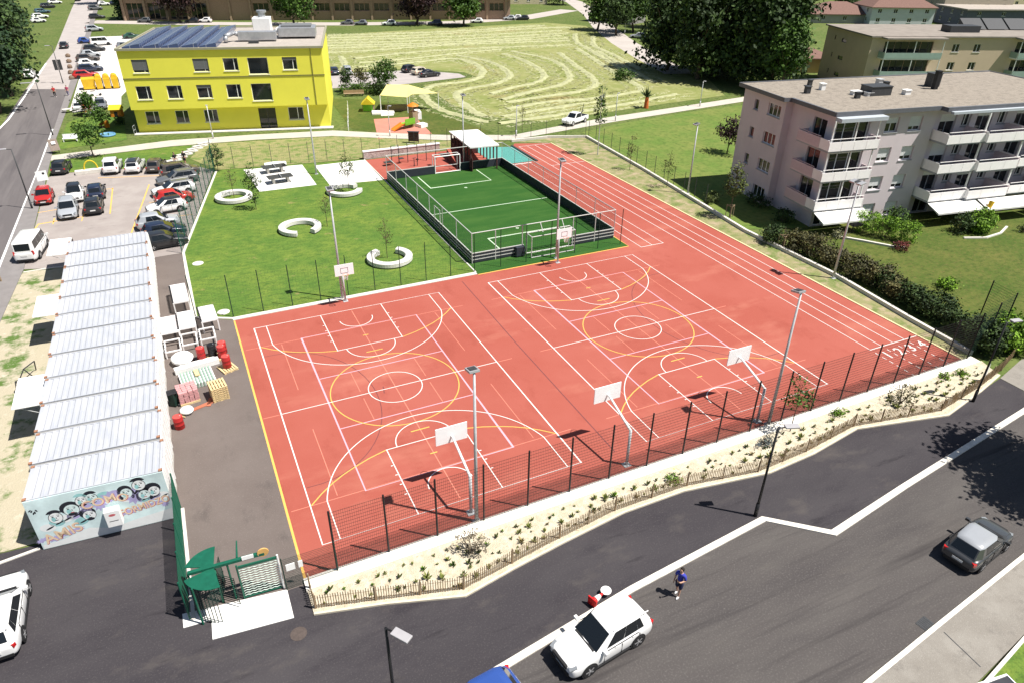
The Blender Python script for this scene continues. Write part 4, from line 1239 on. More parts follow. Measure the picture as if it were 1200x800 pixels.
    gr = MB().box((L / 2 - .035, 0, nz - .02), (.08, .85, .15))
    out.append(('grille', gr.mesh('grille', [M_trim])))
    out.append(('number_plate', MB().box((L / 2 + .012, 0, .44), (.015, .5, .11)).mesh('number_plate', [M_plate])))
    out.append(('number_plate', MB().box((-L / 2 - .012, 0, dz - .28), (.02, .5, .12)).mesh('number_plate', [M_plate])))
    M_h = M_trim if kind == 'suv' and color != 'white' else P_
    for s in (-1, 1):
        for x in (-.05, -1.0):
            out.append(('door_handle', MB().box((x, s * (hw * .985), bz - .12), (.18, .03, .03)).mesh('door_handle', [M_h])))
        if kind in ('suv', 'wagon', 'mpv'):
            out.append(('roof_rail', MB().bx(-1.9 if kind != 'mpv' else -1.2, 0, s * wr * .93 - .02, s * wr * .93 + .02, H - .03, H + .015).mesh('roof_rail', [M_h])))
    CARC[key] = out
    return out


def car(label, x, y, hdg, kind, color, group=None, roof=None, name='parked_car', far=False):
    """hdg: direction of the nose in degrees from +x"""
    r = thing(name, label, 'van' if kind == 'van' else 'car', (x, y, 0.006), R(hdg), group)
    for it in car_parts(kind, color, roof):
        if far and it[0] in ('door_handle', 'roof_rail', 'grille', 'mirror'):
            continue
        o = bpy.data.objects.new(it[0], it[1])
        COL.objects.link(o)
        o.parent = r
        if it[0] == 'body' and not far:
            o.modifiers.new('round', 'SUBSURF').render_levels = 1
        if len(it) > 2:
            o.location = it[2]
            if not far:
                d = bpy.data.objects.new('rim', it[3])
                COL.objects.link(d)
                d.parent = o
    return r


def nose(px_, L, hdg):
    """centre of a car whose near bumper touches the ground at photo spot px_ when seen end on"""
    p = G(*px_)
    return p.x, p.y + L / 2


# front of the picture
car('white compact SUV stopped on the lower road with its nose towards the viewer', 9.70, -10.72, 187, 'suv', 'white', name='parked_car')
car('dark grey hatchback with pale roof driving along the lower road', 29.7, -14.1, 8, 'hatch', 'charcoal', roof='pale_steel')
car('white estate car cut off at the picture edge below the mural', -13.68, 1.35, 91, 'wagon', 'white')
car('blue car peeping in at the bottom beside the pale kerb', 3.5, -11.4, 188, 'hatch', 'blue')
# lower car park
GP = 'cars in the lower car park'
car('bright red small car parked alone nearest the side road', -16.72, 62.3, 270, 'mini', 'red', GP)
car('silver estate car in the middle of the car park facing the containers', -14.14, 56.9, 272, 'wagon', 'silver', GP)
car('white car with black roof parked behind the silver estate', -13.75, 62.0, 272, 'hatch', 'white', GP, roof='dark')
car('black hatchback with its tail to the containers, right of the silver estate', -11.75, 57.0, 90, 'hatch', 'dark', GP)
car('dark navy car parked nose to nose behind the black hatchback', -11.65, 61.9, 90, 'hatch', 'navy', GP)
car('black car parked alone on the paved bay by the noticeboard', -15.79, 73.6, 84, 'hatch', 'dark', GP)
car('white SUV in the back row near the young tree', -10.12, 71.6, 84, 'suv', 'white', GP)
car('white car with dark roof between the white SUV and the dark maroon car', -7.59, 70.9, 80, 'wagon', 'white', GP, roof='dark')
car('dark maroon car at the end of the back row by the steps', -5.23, 69.9, 76, 'hatch', 'brown', GP)
for (lab, x, y, h, k, c, rf) in (
        ('brown grey people carrier farthest up the fence row', -2.75, 66.1, 12, 'mpv', 'brown', None),
        ('dark grey estate beside the brown people carrier', -3.15, 63.4, 190, 'wagon', 'grey', None),
        ('white estate car with roof rails in the fence row', -3.75, 59.4, 190, 'wagon', 'white', 'grey'),
        ('red hatchback squeezed between two white cars along the fence', -3.85, 56.4, 10, 'hatch', 'red', None),
        ('white mini SUV with black roof in the fence row', -4.75, 53.65, 189, 'hatch', 'white', 'dark'),
        ('silver hatchback with pale roof pointing at the green fence', -5.75, 49.3, 6, 'hatch', 'silver', None),
        ('navy hatchback between the silver car and the black one', -5.3, 46.4, 6, 'hatch', 'navy', None),
        ('black hatchback at the corner of the container row', -5.35, 43.7, 6, 'hatch', 'dark', None)):
    car(lab, x, y, h, k, c, GP, rf)
car('white camper van beside the far flap of the container row', -16.5, 46.6, 82, 'van', 'white', GP, name='camper_van')
# yellow bay lines
struct('bay_lines', MB().strip(px((40, 270), (45, 263), (105, 253)), .14, 2 * MM).strip(px((62, 263), (64, 256)), .12, 2 * MM).strip([(-10.3, 55.2), (-10.15, 64.3)], .14, 2 * MM).strip([(-10.1, 64.0), (-12.3, 64.3)], .14, 2 * MM).strip([(-6.3, 64), (-8.6, 46.2)], .14, 2 * MM).strip([(-11.8, 69.0), (-4.2, 66.9)], .14, 2 * MM)
       .strip([(-2.4, 51.6), (-8.0, 51.6)], .1, 2 * MM).strip([(-1.6, 57.3), (-6.5, 57.3)], .1, 2 * MM).strip([(-18.0, 58.4), (-15.2, 58.8)], .12, 2 * MM).strip([(-12.9, 54), (-12.6, 59.8)], .1, 2 * MM), ML_yel)
# farther away
GU = 'cars in the row beside the upper road'
car('black car driving up the pale side road', -21.8, 182, 90, 'hatch', 'dark', name='moving_car')
car('dark car at the very top of the side road', -24.6, 307, 88, 'hatch', 'dark', name='moving_car', far=True)
car('white car in front of the big dark tree at the roadside', -25.4, 143.3, 90, 'suv', 'white')
for lab, x, y, k, c, h in (('white car farthest down the left roadside row', -31.8, 238.6, 'hatch', 'white', 20), ('white estate second in the left roadside row', -32.3, 250.5, 'wagon', 'white', 20), ('teal blue car in the left roadside row', -32.85, 265.6, 'wagon', 'teal', 20), ('black car in the left roadside row', -32.6, 282.5, 'suv', 'dark', 20), ('white car last in the left roadside row', -31.5, 298, 'wagon', 'white', 20)):
    car(lab, x, y, h, k, c, 'cars in the left roadside row', far=True)
for lab, p, k, c in (('long red car nearest the yellow skips', (101, 92.5), 'wagon', 'red'), ('dark navy car second behind the red one', (106.5, 85), 'wagon', 'navy'), ('white and grey car third in the upper row', (104, 78.5), 'hatch', 'white'),
                     ('dark olive car fourth in the upper row', (103.5, 72.5), 'wagon', 'brown'), ('silver car fifth in the upper row', (107, 67.5), 'hatch', 'silver'), ('black car beside the white delivery van', (111, 61), 'wagon', 'dark'),
                     ('white delivery van in the upper row', (119, 54), 'van', 'white'), ('deep blue car left of the white delivery van', (101, 51.5), 'mini', 'blue'), ('silver blue van behind the deep blue car', (111, 37.5), 'mpv', 'silver'),
                     ('black and white car by the green island', (114, 22.5), 'wagon', 'dark'), ('grey car near the top of the upper row', (112, 12.5), 'mpv', 'grey'), ('white car near the top of the upper row', (122, 7), 'hatch', 'white'), ('dark car at the top end of the upper row', (136, 6.5), 'hatch', 'navy')):
    g = G(*p)
    car(lab, g.x, g.y + 1.0, 8, k, c, GU, far=True)
car('grey car at the edge of the white gravel lot', -8.6, 176.2, 5, 'hatch', 'steel', far=True)
car('dark green car behind the solar roof', -7.0, 194.2, 5, 'sedan', 'green', far=True)
car('white car with dark rear window on the nursery forecourt', -15.3, 109.3, 85, 'hatch', 'white', 'cars by the yellow nursery')
car('grey car facing the lawn on the nursery forecourt', -12.3, 109.4, 270, 'hatch', 'steel', 'cars by the yellow nursery')
GN = 'cars in the nursery car park'
car('dark blue car at the left end of the nursery car park', 29.9, 125.7, 85, 'hatch', 'navy', GN)
car('silver car with bright roof beside the dark blue car', 32.4, 124.9, 85, 'mpv', 'silver', GN)
car('dark car half hidden by the yellow nursery wall', 25.9, 115.2, 90, 'hatch', 'dark', GN)
car('black estate at the back of the nursery car park', 45.4, 122.7, 30, 'wagon', 'dark', GN)
car('white and red car between the two black estates', 46.6, 119.2, 20, 'wagon', 'cream', GN)
car('black saloon in front at the tip of the nursery car park', 47.2, 116.1, 8, 'sedan', 'dark', GN)
GS = 'cars on the far street'
for lab, p, k, c in (('dark car left on the far street by the conifer', (170, 27), 'hatch', 'grey'), ('dark car under the purple tree', (226, 27.5), 'hatch', 'dark'), ('white car right of the purple tree', (241, 27), 'hatch', 'white'), ('white estate against the brown brick block', (253, 22.5), 'wagon', 'white'),
                     ('dark car with bright roof on the far street', (408, 29.5), 'hatch', 'grey'), ('grey green car next in line on the far street', (424, 30), 'hatch', 'steel'), ('white SUV on the far street', (457, 30.5), 'suv', 'white'), ('dark blue car left of the round green tree', (511, 30.5), 'suv', 'navy'),
                     ('white car behind the round green tree', (560, 27.5), 'hatch', 'white'), ('silver car at the street corner above the field', (598, 24), 'hatch', 'silver'), ('white car at the street corner above the field', (606, 23.5), 'hatch', 'white'), ('black car at the street corner above the field', (614, 24), 'hatch', 'dark')):
    g = G(*p)
    car(lab, g.x, g.y + .8, 165, k, c, GS, far=True)
for lab, p, k, c, h in (('silver car parked under the dark trees by the field lane', (750, 45.5), 'wagon', 'silver', 140), ('black car parked under the dark trees by the field lane', (763, 50), 'wagon', 'dark', 140), ('white car parked under the dark trees by the field lane', (776, 54.5), 'hatch', 'white', 140)):
    g = G(*p)
    car(lab, g.x, g.y + 1, h, k, c, 'cars under the dark trees', far=True)

# pickup on the path
g = G(675, 147)
pr = thing('pickup_truck', 'white double cab pickup driving along the pale path', 'pickup', (g.x + .3, g.y + 1.0, 0.01), R(205))
pw = paint('white')
MB().bx(-2.6, -.75, -.88, .88, .45, 1.08).bx(-.8, 2.3, -.89, .89, .42, 1.02).add([(2.25, -.86, .42), (2.6, -.7, .5), (2.6, .7, .5), (2.25, .86, .42), (2.25, -.86, 1.0), (2.58, -.68, .86), (2.58, .68, .86), (2.25, .86, 1.0)], [(0, 1, 5, 4), (1, 2, 6, 5), (2, 3, 7, 6), (4, 5, 6, 7), (0, 3, 2, 1)]).build('body', pw, pr, bevel=.05)
MB().bx(-2.5, -.85, -.76, .76, 1.07, 1.085).build('load_bed', M_black, pr)
cab = MB().add([(1.15, -.84, 1.02), (1.15, .84, 1.02), (-.78, .84, 1.02), (-.78, -.84, 1.02), (.45, -.68, 1.74), (.45, .68, 1.74), (-.62, .68, 1.74), (-.62, -.68, 1.74)], [(4, 5, 6, 7), (0, 1, 5, 4), (1, 2, 6, 5), (2, 3, 7, 6), (3, 0, 4, 7)])
cab.build('cab', pw, pr, bevel=.05)
for q, nm in ((((1.15, -.84, 1.02), (1.15, .84, 1.02), (.45, .68, 1.74), (.45, -.68, 1.74)), 'windscreen'), (((-.78, .84, 1.02), (-.78, -.84, 1.02), (-.62, -.68, 1.74), (-.62, .68, 1.74)), 'rear_window'), (((1.15, .84, 1.02), (-.78, .84, 1.02), (-.62, .68, 1.74), (.45, .68, 1.74)), 'side_window'), (((-.78, -.84, 1.02), (1.15, -.84, 1.02), (.45, -.68, 1.74), (-.62, -.68, 1.74)), 'side_window')):
    b = MB()
    panel(b, q, (.08, .08, .1, .1))
    b.build(nm, M_carg, pr)
for x in (1.65, -1.65):
    for s in (-1, 1):
        wv = MB().lathe([(.24, -.12), (.36, -.12), (.39, -.08), (.39, .08), (.36, .12), (.24, .12)], n=18, axis='y').build('wheel', M_tyre, pr, loc=(x, s * .82, .39))
        MB().lathe([(.25, -.125), (.25, .125)], n=12, axis='y').build('rim', M_rim, wv)
tag(MB().tube((0, 0, .9), (.4, 0, 2.6), .05).tube((-.2, .3, 1.0), (.1, .3, 2.0), .04).tube((-.5, -.3, 1.05), (.2, -.3, 1.6), .06).build('long_tools', M_dgrey, loc=(g.x + 1.9, g.y + 1.8, .15)), 'dark long handled tools standing in the pickup bed', 'tools')

# scooter and skips
M_skip = mat('yellow_skip_paint', (0.68, 0.42, 0.02), .5, .1, 1)
for i, (p, wx) in enumerate((((105.5, 106), 2.2), ((117.5, 105.5), 1.15), ((127, 105), 1.15), ((136.5, 104.5), 1.15))):
    q = G(*p)
    lab = ['large yellow skip at the left of the skip row', 'yellow skip next to the large one', 'yellow skip third from the large one', 'yellow skip at the wall of the yellow nursery'][i]
    r = thing('recycling_skip', lab, 'skip', (q.x, q.y + 1.2, 0), R(3), 'yellow skips in the upper lot')
    MB().add([(-wx / 2 * .86, -1.1, .15), (wx / 2 * .86, -1.1, .15), (wx / 2 * .86, 1.1, .15), (-wx / 2 * .86, 1.1, .15), (-wx / 2, -1.25, 1.9), (wx / 2, -1.25, 1.9), (wx / 2, 1.25, 1.9), (-wx / 2, 1.25, 1.9)], [(3, 2, 1, 0), (4, 5, 6, 7), (0, 1, 5, 4), (1, 2, 6, 5), (2, 3, 7, 6), (3, 0, 4, 7)]).build('bin', M_skip, r, bevel=.05)
    MB().lathe([(wx * .46, -1.2), (wx * .46, 1.2)], (0, 0, 1.9), 18, 0, 'y').build('lid', M_skip, r).scale = (1, .98, 1 if i else .2)
    MB().bx(wx / 2 + .0, wx / 2 + .12, -1.0, 1.0, .2, 1.7).build('rib', M_trim, r)
q = G(113, 113)
r = thing('motor_scooter', 'white motor scooter standing near the yellow skips', 'scooter', (q.x, q.y, 0), R(15))
for x in (-.6, .65):
    MB().lathe([(.15, -.06), (.25, -.06), (.25, .06), (.15, .06)], n=14, axis='y').build('wheel', M_tyre, r, loc=(x, 0, .25))
MB().box((-.35, 0, .65), (.8, .35, .4)).box((.2, 0, .35), (.6, .32, .1)).box((.5, 0, .65), (.12, .36, .75), 0, 0, -.3).build('body', paint('white'), r, bevel=.05)
MB().box((-.35, 0, .9), (.7, .3, .12)).build('seat', M_trim, r, bevel=.03)
MB().tube((.42, -.35, 1.05), (.42, .35, 1.05), .025).tube((.62, 0, .3), (.42, 0, 1.05), .03).build('handlebar', M_trim, r)

# ------------------------------------------------------------------ people


def skin_obj(name, verts, edges, radii, m, parent=None, sub=2, root=0):
    me = bpy.data.meshes.new(name)
    me.from_pydata(verts, edges, [])
    o = bpy.data.objects.new(name, me)
    COL.objects.link(o)
    if parent: o.parent = parent
    sk = o.modifiers.new('skin', 'SKIN')
    sk.use_smooth_shade = True
    lay = me.skin_vertices[0] if me.skin_vertices else None
    if lay is None:
        bm = bmesh.new(); bm.from_mesh(me); bm.verts.layers.skin.verify(); bm.to_mesh(me); bm.free()
        lay = me.skin_vertices[0]
    for i, rr in enumerate(radii):
        a = rr if isinstance(rr, tuple) else (rr, rr)
        lay.data[i].radius = a
        lay.data[i].use_root = (i == root)
    ss = o.modifiers.new('sub', 'SUBSURF')
    ss.levels = ss.render_levels = sub
    me.materials.append(m)
    return o


M_skin = mat('skin', (0.46, 0.27, 0.19), .6, .06, 8)
M_hair = mat('dark_hair', (0.018, 0.013, 0.010), .7, .2, 20)
M_shoe = mat('white_shoe', (0.70, 0.70, 0.70), .6, .05, 8)


def person(label, x, y, rz, shirt, shorts, group=None, phone=False, stride=.12, long_legs=False, bald=False):
    """faces local -y"""
    r = thing('person', label, 'person', (x, y, 0.006), rz, group)
    V, E, Rr = [], [], []

    def chain(pts, start=None):
        prev = start
        for p, rad in pts:
            V.append(p); Rr.append(rad)
            if prev is not None:
                E.append((prev, len(V) - 1))
            prev = len(V) - 1
        return prev
    chain([((0, 0, .95), (.125, .10))])
    t1 = chain([((0, -.01, 1.12), (.125, .095)), ((0, 0, 1.30), (.15, .105)), ((0, .01, 1.43), (.12, .09))], 0)
    nk = chain([((0, 0, 1.51), .055)], t1)
    chain([((0, -.015, 1.60), (.075, .085)), ((0, -.025, 1.69), (.08, .10)), ((0, -.005, 1.765), .055)], nk)
    for s in (-1, 1):
        k = chain([((s * .1, 0, .88), .095), ((s * .105, -.02 - s * stride * .25, .50), .06), ((s * .11, .02 - s * stride, .12), .042), ((s * .11, -.0 - s * stride, .05), .04)], 0)
        chain([((s * .115, -.09 - s * stride, .04), .042), ((s * .118, -.17 - s * stride, .035), .035)], k)
        sh = chain([((s * .2, .0, 1.41), .062)], t1)
        if phone and s > 0:
            hnd = chain([((s * .25, .02, 1.14), .045), ((s * .16, -.24, 1.16), .034), ((s * .12, -.31, 1.19), (.025, .04))], sh)
            dirf = Vector((-.35, -.6, .45)).normalized()
        else:
            hnd = chain([((s * .26, .03, 1.13), .045), ((s * .26, -.06, .90), .034), ((s * .255, -.085, .82), (.025, .04))], sh)
            dirf = Vector((0, -.25, -1)).normalized()
        hp = Vector(V[hnd])
        side = Vector((0, 1, 0)) if not phone or s < 0 else Vector((0.3, 0, 1))
        for i, ln in enumerate((.075, .085, .08, .065)):
            b0 = hp + dirf * .045 + side * (.03 - .02 * i)
            chain([(tuple(b0), .010), (tuple(b0 + dirf * ln * .5), .009), (tuple(b0 + dirf * ln * .9 + Vector((-s * .015, 0, 0))), .008)], hnd)
        th = hp + side * .035
        chain([(tuple(th + dirf * .02 + side * .012), .011), (tuple(th + dirf * .05 + side * .02), .009)], hnd)
    skin_obj('body', V, E, Rr, M_skin, r, 2)
    # shirt, shorts, shoes, hair
    V, E, Rr = [], [], []
    chain([((0, 0, .93), (.155, .125))])
    t1 = chain([((0, -.01, 1.12), (.152, .12)), ((0, 0, 1.30), (.172, .125)), ((0, .01, 1.44), (.125, .10))], 0)
    for s in (-1, 1):
        el = (s * .25, .02, 1.16) if not (phone and s > 0) else (s * .25, .02, 1.16)
        chain([((s * .2, 0, 1.415), .085), (el, .068)], t1)
    skin_obj('shirt', V, E, Rr, shirt, r, 2)
    V, E, Rr = [], [], []
    chain([((0, 0, .97), (.15, .12))])
    for s in (-1, 1):
        if long_legs:
            chain([((s * .1, 0, .86), .118), ((s * .105, -.02 - s * stride * .25, .50), .085), ((s * .11, .02 - s * stride, .10), .06)], 0)
        else:
            chain([((s * .1, 0, .86), .122), ((s * .105, -.02 - s * stride * .25, .50), .095)], 0)
    skin_obj('trousers' if long_legs else 'shorts', V, E, Rr, shorts, r, 2)
    for s in (-1, 1):
        MB().lathe([(.02, 0), (.05, .0), (.05, .05), (.03, .09)], n=10).build('shoe', M_shoe, r, True, loc=(s * .115, -.06 - s * stride, 0)).scale = (1, 2.6, 1)
    hb = MB()
    hb.lathe([(.092, -.02), (.098, .03), (.085, .08), (.05, .11), (.01, .12)], (0, .02, 1.68), 14)
    hb.build('hair', M_hair, r, True)
    fc = MB()
    for s in (-1, 1):
        fc.box((s * .033, -.112, 1.70), (.022, .012, .012))
    fc.box((0, -.118, 1.635), (.05, .01, .012), 0, 0)
    fc.build('eyes_and_mouth', M_hair, r)
    MB().add([(-.013, -.112, 1.655), (.013, -.112, 1.655), (0, -.14, 1.66), (0, -.112, 1.70)], [(0, 1, 2), (0, 2, 3), (1, 3, 2)]).build('nose', M_skin, r)
    if phone:
        ph = MB().box((0, 0, 0), (.075, .012, .15)).build('smartphone', M_black, None)
        ph.location = Matrix.Rotation(rz, 4, 'Z') @ Vector((.085, -.37, 1.25)) + Vector((x, y, 0.006))
        ph.rotation_euler = (R(-50), 0, rz)
        tag(ph, 'dark phone held up by the man in the blue shirt', 'phone')
    return r


person('man in blue shirt and navy shorts looking at a phone on the road', 14.35, -9.98, R(-70), mat('cobalt_cloth', (0.045, 0.055, 0.36), .85, .15, 6), mat('navy_cloth', (0.02, 0.025, 0.07), .85, .15, 6), phone=True)
person('passer-by in a red top walking down the side road', -19.72, 121.6, R(10), mat('red_cloth', (0.50, 0.02, 0.02), .85, .1, 6), mat('dark_cloth', (0.02, 0.02, 0.025), .85, .1, 6), stride=.22, long_legs=True)
person('passer-by in a pink top beside the pavement car', -17.7, 121.6, R(-15), mat('pink_cloth', (0.42, 0.05, 0.12), .85, .1, 6), mat('lilac_cloth', (0.22, 0.2, 0.3), .85, .1, 6), stride=.2, long_legs=True)
person('person in black and white standing left at the foot of the steps', -3.0, 70.4, R(40), mat('black_cloth', (.02, .02, .022), .85, .1, 6), mat('pale_cloth', (.6, .6, .6), .85, .1, 6), long_legs=True)
person('person in black standing right at the foot of the steps', -1.9, 70.7, R(-30), mat('black_cloth', (.02, .02, .022), .85, .1, 6), mat('dark_cloth', (.02, .02, .025), .85, .1, 6))
g_ = G(100, 133)
person('person in an orange suit standing between the two nursery cars', g_.x, g_.y, R(20), mat('orange_cloth', (.6, .16, .02), .85, .1, 6), mat('orange_cloth', (.6, .16, .02), .85, .1, 6), long_legs=True)
g_ = G(106, 131)
person('person in white top beside the one in orange', g_.x, g_.y, R(-20), mat('pale_cloth', (.6, .6, .6), .85, .1, 6), mat('brick_cloth', (.3, .06, .04), .85, .1, 6), long_legs=True)

# ------------------------------------------------------------------ buildings


def facade(mb, u0, u1, z0, z1, holes, v=0.0, depth=0.22, mi=0, axis='v', flip=1):
    """wall surface with rectangular openings and reveals, local frame; axis 'v': u runs along x, faces -y; axis 'u': runs along y, faces -x (flip=-1: +)"""
    us = sorted({u0, u1, *[h[0] for h in holes], *[h[1] for h in holes]})
    zs = sorted({z0, z1, *[h[2] for h in holes], *[h[3] for h in holes]})

    def P(u, z, d=0.0):
        return (u, v + d * flip, z) if axis == 'v' else (v + d * flip, u, z)
    for i in range(len(us) - 1):
        for j in range(len(zs) - 1):
            a, b, c, d = us[i], us[i + 1], zs[j], zs[j + 1]
            um, zm = (a + b) / 2, (c + d) / 2
            if any(h[0] < um < h[1] and h[2] < zm < h[3] for h in holes):
                continue
            mb.add([P(a, c), P(b, c), P(b, d), P(a, d)], [(0, 1, 2, 3)], mi)
    for a, b, c, d in holes:
        for q in (((a, c), (b, c)), ((b, c), (b, d)), ((b, d), (a, d)), ((a, d), (a, c))):
            (p0, p1), (p2, p3) = q
            mb.add([P(p0, p1), P(p2, p3), P(p2, p3, depth), P(p0, p1, depth)], [(0, 1, 2, 3)], mi)


def window(parent, a, b, c, d, v=0.0, axis='v', flip=1, split=(.7,), frame=None, pane=None, depth=.2, sill=None, shutter=None, name='window', fw=.07):
    """frame mesh with a pane (and sill) below it in the tree"""
    def bxx(mb, ua, ub, va, vb, za, zb, mi=0):
        lo, hi = min(v + va * flip, v + vb * flip), max(v + va * flip, v + vb * flip)
        return mb.bx(ua, ub, lo, hi, za, zb, mi) if axis == 'v' else mb.bx(lo, hi, ua, ub, za, zb, mi)
    f = MB()
    d0, d1 = depth - .06, depth - .005
    bxx(f, a, b, d0, d1, c, c + fw); bxx(f, a, b, d0, d1, d - fw, d)
    bxx(f, a, a + fw, d0, d1, c + fw, d - fw); bxx(f, b - fw, b, d0, d1, c + fw, d - fw)
    for s in split:
        m = a + (b - a) * s
        bxx(f, m - fw * .6, m + fw * .6, d0, d1, c + fw, d - fw)
    fo = f.build(name, frame or M_white, parent)
    g = MB()
    bxx(g, a + fw * .5, b - fw * .5, depth - .02, depth + .03, c + fw * .5, d - fw * .5)
    g.build('pane', pane or M_glass, fo)
    if sill:
        s_ = MB()
        bxx(s_, a - .08, b + .08, -.07, depth * .6, c - .09, c - .003)
        s_.build('sill', sill, fo)
    if shutter:
        s_ = MB()
        hh = (d - c) * shutter[1]
        n = max(3, int(hh / .09))
        for k in range(n):
            bxx(s_, a + .02, b - .02, depth - .12, depth - .075, d - hh + hh * k / n, d - hh + hh * (k + .86) / n)
        s_.build('roller_blind', shutter[0], fo)
    return fo


# ---- yellow nursery building
M_yel = mat('lemon_render', (0.80, 0.75, 0.085), 0.8, 0.04, .4)
M_roofgr = mat('roof_gravel', (0.37, 0.33, 0.29), .95, .12, 1.5, bump=.4)
M_alu = mat('brushed_aluminium', (0.50, 0.51, 0.53), .35, .12, 2, metal=.6)
yb = thing('nursery_building', 'bright yellow three storey building with overhanging upper floors and rooftop solar panels', 'building', (-7.2, 88.6, 0), R(-14))
UL, DP, H0, H1 = 27.2, 23.0, 3.5, 11.35
upper = [(1.55, 3.6, 8.45, 10.2), (9.5, 11.55, 8.45, 10.2), (13.5, 15.5, 8.5, 10.2), (16.8, 19.55, 7.95, 10.2), (21.55, 23.55, 8.48, 10.2)]
mid = [(1.25, 3.2, 4.88, 6.7), (5.3, 7.3, 4.88, 6.7), (9.3, 11.3, 4.85, 6.7), (13.3, 15.3, 4.8, 6.68), (16.7, 19.5, 4.3, 6.7)]
low = [(1.35, 3.2, 1.27, 3.0), (5.4, 7.2, 1.25, 3.0), (9.35, 11.25, 1.25, 3.0), (21.25, 23.45, 1.2, 3.0)]
door = (17.0, 19.45, 0.05, 3.0)
wl = MB()
facade(wl, 0, UL, H0, H1, upper + mid)
facade(wl, 0, UL, 0, H0, low + [door], v=1.2)
wl.add([(0, 0, H0), (UL, 0, H0), (UL, 1.2, H0), (0, 1.2, H0)], [(3, 2, 1, 0)])
wl.add([(UL, 0, H0), (UL, DP, H0), (UL, DP, H1), (UL, 0, H1)], [(0, 1, 2, 3)])
wl.add([(UL, 1.2, 0), (UL, DP, 0), (UL, DP, H0), (UL, 1.2, H0)], [(0, 1, 2, 3)])
facade(wl, 0, DP, H0, H1, [(2, 3.4, 8.6, 10.1), (2, 3.4, 5, 6.6), (8, 9.4, 8.6, 10.1)], axis='u')
wl.add([(0, 1.2, 0), (0, DP, 0), (0, DP, H0), (0, 1.2, H0)], [(0, 3, 2, 1)])
wl.add([(0, DP, 0), (UL, DP, 0), (UL, DP, H1), (0, DP, H1)], [(3, 2, 1, 0)])
wl.build('walls', M_yel, yb)
M_sill = mat('white_sill', (0.72, 0.72, 0.66), .6, .04, 3)
M_blind = mat('grey_blind', (0.16, 0.165, 0.17), .6, .05, 3)
for i, (a, b, c, d) in enumerate(upper + mid):
    big = b - a > 2.4
    window(yb, a, b, c, d, split=() if big else (.72,), sill=M_sill, shutter=(M_blind, .8) if i in (0, 1) else (M_blind, .25) if i in (4, 7) else None)
for a, b, c, d in low:
    window(yb, a, b, c, d, v=1.2, split=(.62,), sill=M_galv)
window(yb, *door, v=1.2, split=(.5,), name='door', frame=M_dgrey)
for a, b, c, d in [(2, 3.4, 8.6, 10.1), (2, 3.4, 5, 6.6), (8, 9.4, 8.6, 10.1)]:
    window(yb, a, b, c, d, axis='u', split=(), sill=M_sill)
MB().tube((25.6, -.06, H0), (25.6, -.06, H1), .05).build('downpipe', mat('olive_ledge', (0.22, 0.21, 0.06), .8, .05, 2), yb)
MB().bx(-.03, UL + .03, -.06, -.002, 7.62, 7.78).build('ledge', mat('olive_ledge', (0.22, 0.21, 0.06), .8, .05, 2), yb)
MB().bx(-.1, UL + .1, -.1, DP + .1, H1, H1 + .12).build('roof', M_roofgr, yb)
MB().wall([(-.1, -.1), (UL + .1, -.1), (UL + .1, DP + .1), (-.1, DP + .1), (-.1, 0.2)], .3, H1 + .01, H1 + .28).build('parapet', mat('parapet_metal', (0.30, 0.29, 0.20), .6, .06, 2), yb)
M_pv = bpy.data.materials.new('solar_cell')
M_pv.use_nodes = True
nn = M_pv.node_tree
bb = nn.nodes['Principled BSDF']
bb.inputs['Roughness'].default_value = .22
tcn = nn.nodes.new('ShaderNodeTexCoord'); brk = nn.nodes.new('ShaderNodeTexBrick')
brk.offset = 0
brk.inputs['Scale'].default_value = 1.0
brk.inputs['Brick Width'].default_value = 1.65
brk.inputs['Row Height'].default_value = 1.0
brk.inputs['Mortar Size'].default_value = .035
brk.inputs['Color1'].default_value = (0.05, 0.075, 0.16, 1)
brk.inputs['Color2'].default_value = (0.06, 0.09, 0.18, 1)
brk.inputs['Mortar'].default_value = (0.35, 0.37, 0.42, 1)
nn.links.new(tcn.outputs['Object'], brk.inputs['Vector']); nn.links.new(brk.outputs['Color'], bb.inputs['Base Color'])
for x0 in (.6, 3.1, 5.6, 8.1, 10.6):
    MB().add([(x0, .8, H1 + .35), (x0 + 2.3, .8, H1 + .75), (x0 + 2.3, 21.5, H1 + .75), (x0, 21.5, H1 + .35), (x0 + 2.3, .8, H1 + .15), (x0 + 2.3, 21.5, H1 + .15), (x0, .8, H1 + .15), (x0, 21.5, H1 + .15)], [(0, 1, 2, 3), (1, 4, 5, 2), (0, 6, 4, 1), (3, 2, 5, 7), (0, 3, 7, 6)]).build('solar_panels', M_pv, yb)
hv = MB()
MB().bx(15.2, 20.6, 6.0, 7.4, H1 + .35, H1 + 1.5).build('air_duct', M_alu, yb, bevel=.05)
MB().bx(20.7, 26.2, 8.5, 12.5, H1 + .4, H1 + 1.7).build('ventilation_unit', M_alu, yb, bevel=.08)
MB().bx(21.2, 25.6, 9.0, 12.0, H1 + 1.705, H1 + 1.95).build('ventilation_grille', M_blind, yb)
MB().bx(16.6, 19.2, 13.5, 16.5, H1 + .1, H1 + 2.5).build('plant_room', M_white, yb, bevel=.05)
MB().tube((18, 15, H1 + 2.5), (18, 15, H1 + 3.2), .55, .55, 14).tube((18, 15, H1 + 3.2), (18, 15, H1 + 3.5), .75, .75, 14).build('flue_cowl', M_alu, yb)
MB().path([(13.6, 5.2, H1 + .3), (13.6, 5.2, H1 + 1.0), (14.6, 6.8, H1 + 1.3), (15.3, 6.8, H1 + 1.0)], .32, 10).build('duct_elbow', M_alu, yb, True)
MB().tube((20.4, 9.2, H1 + .9), (21.0, 9.2, H1 + 1.5), .5, .4, 12).build('duct_elbow', M_white, yb, True)
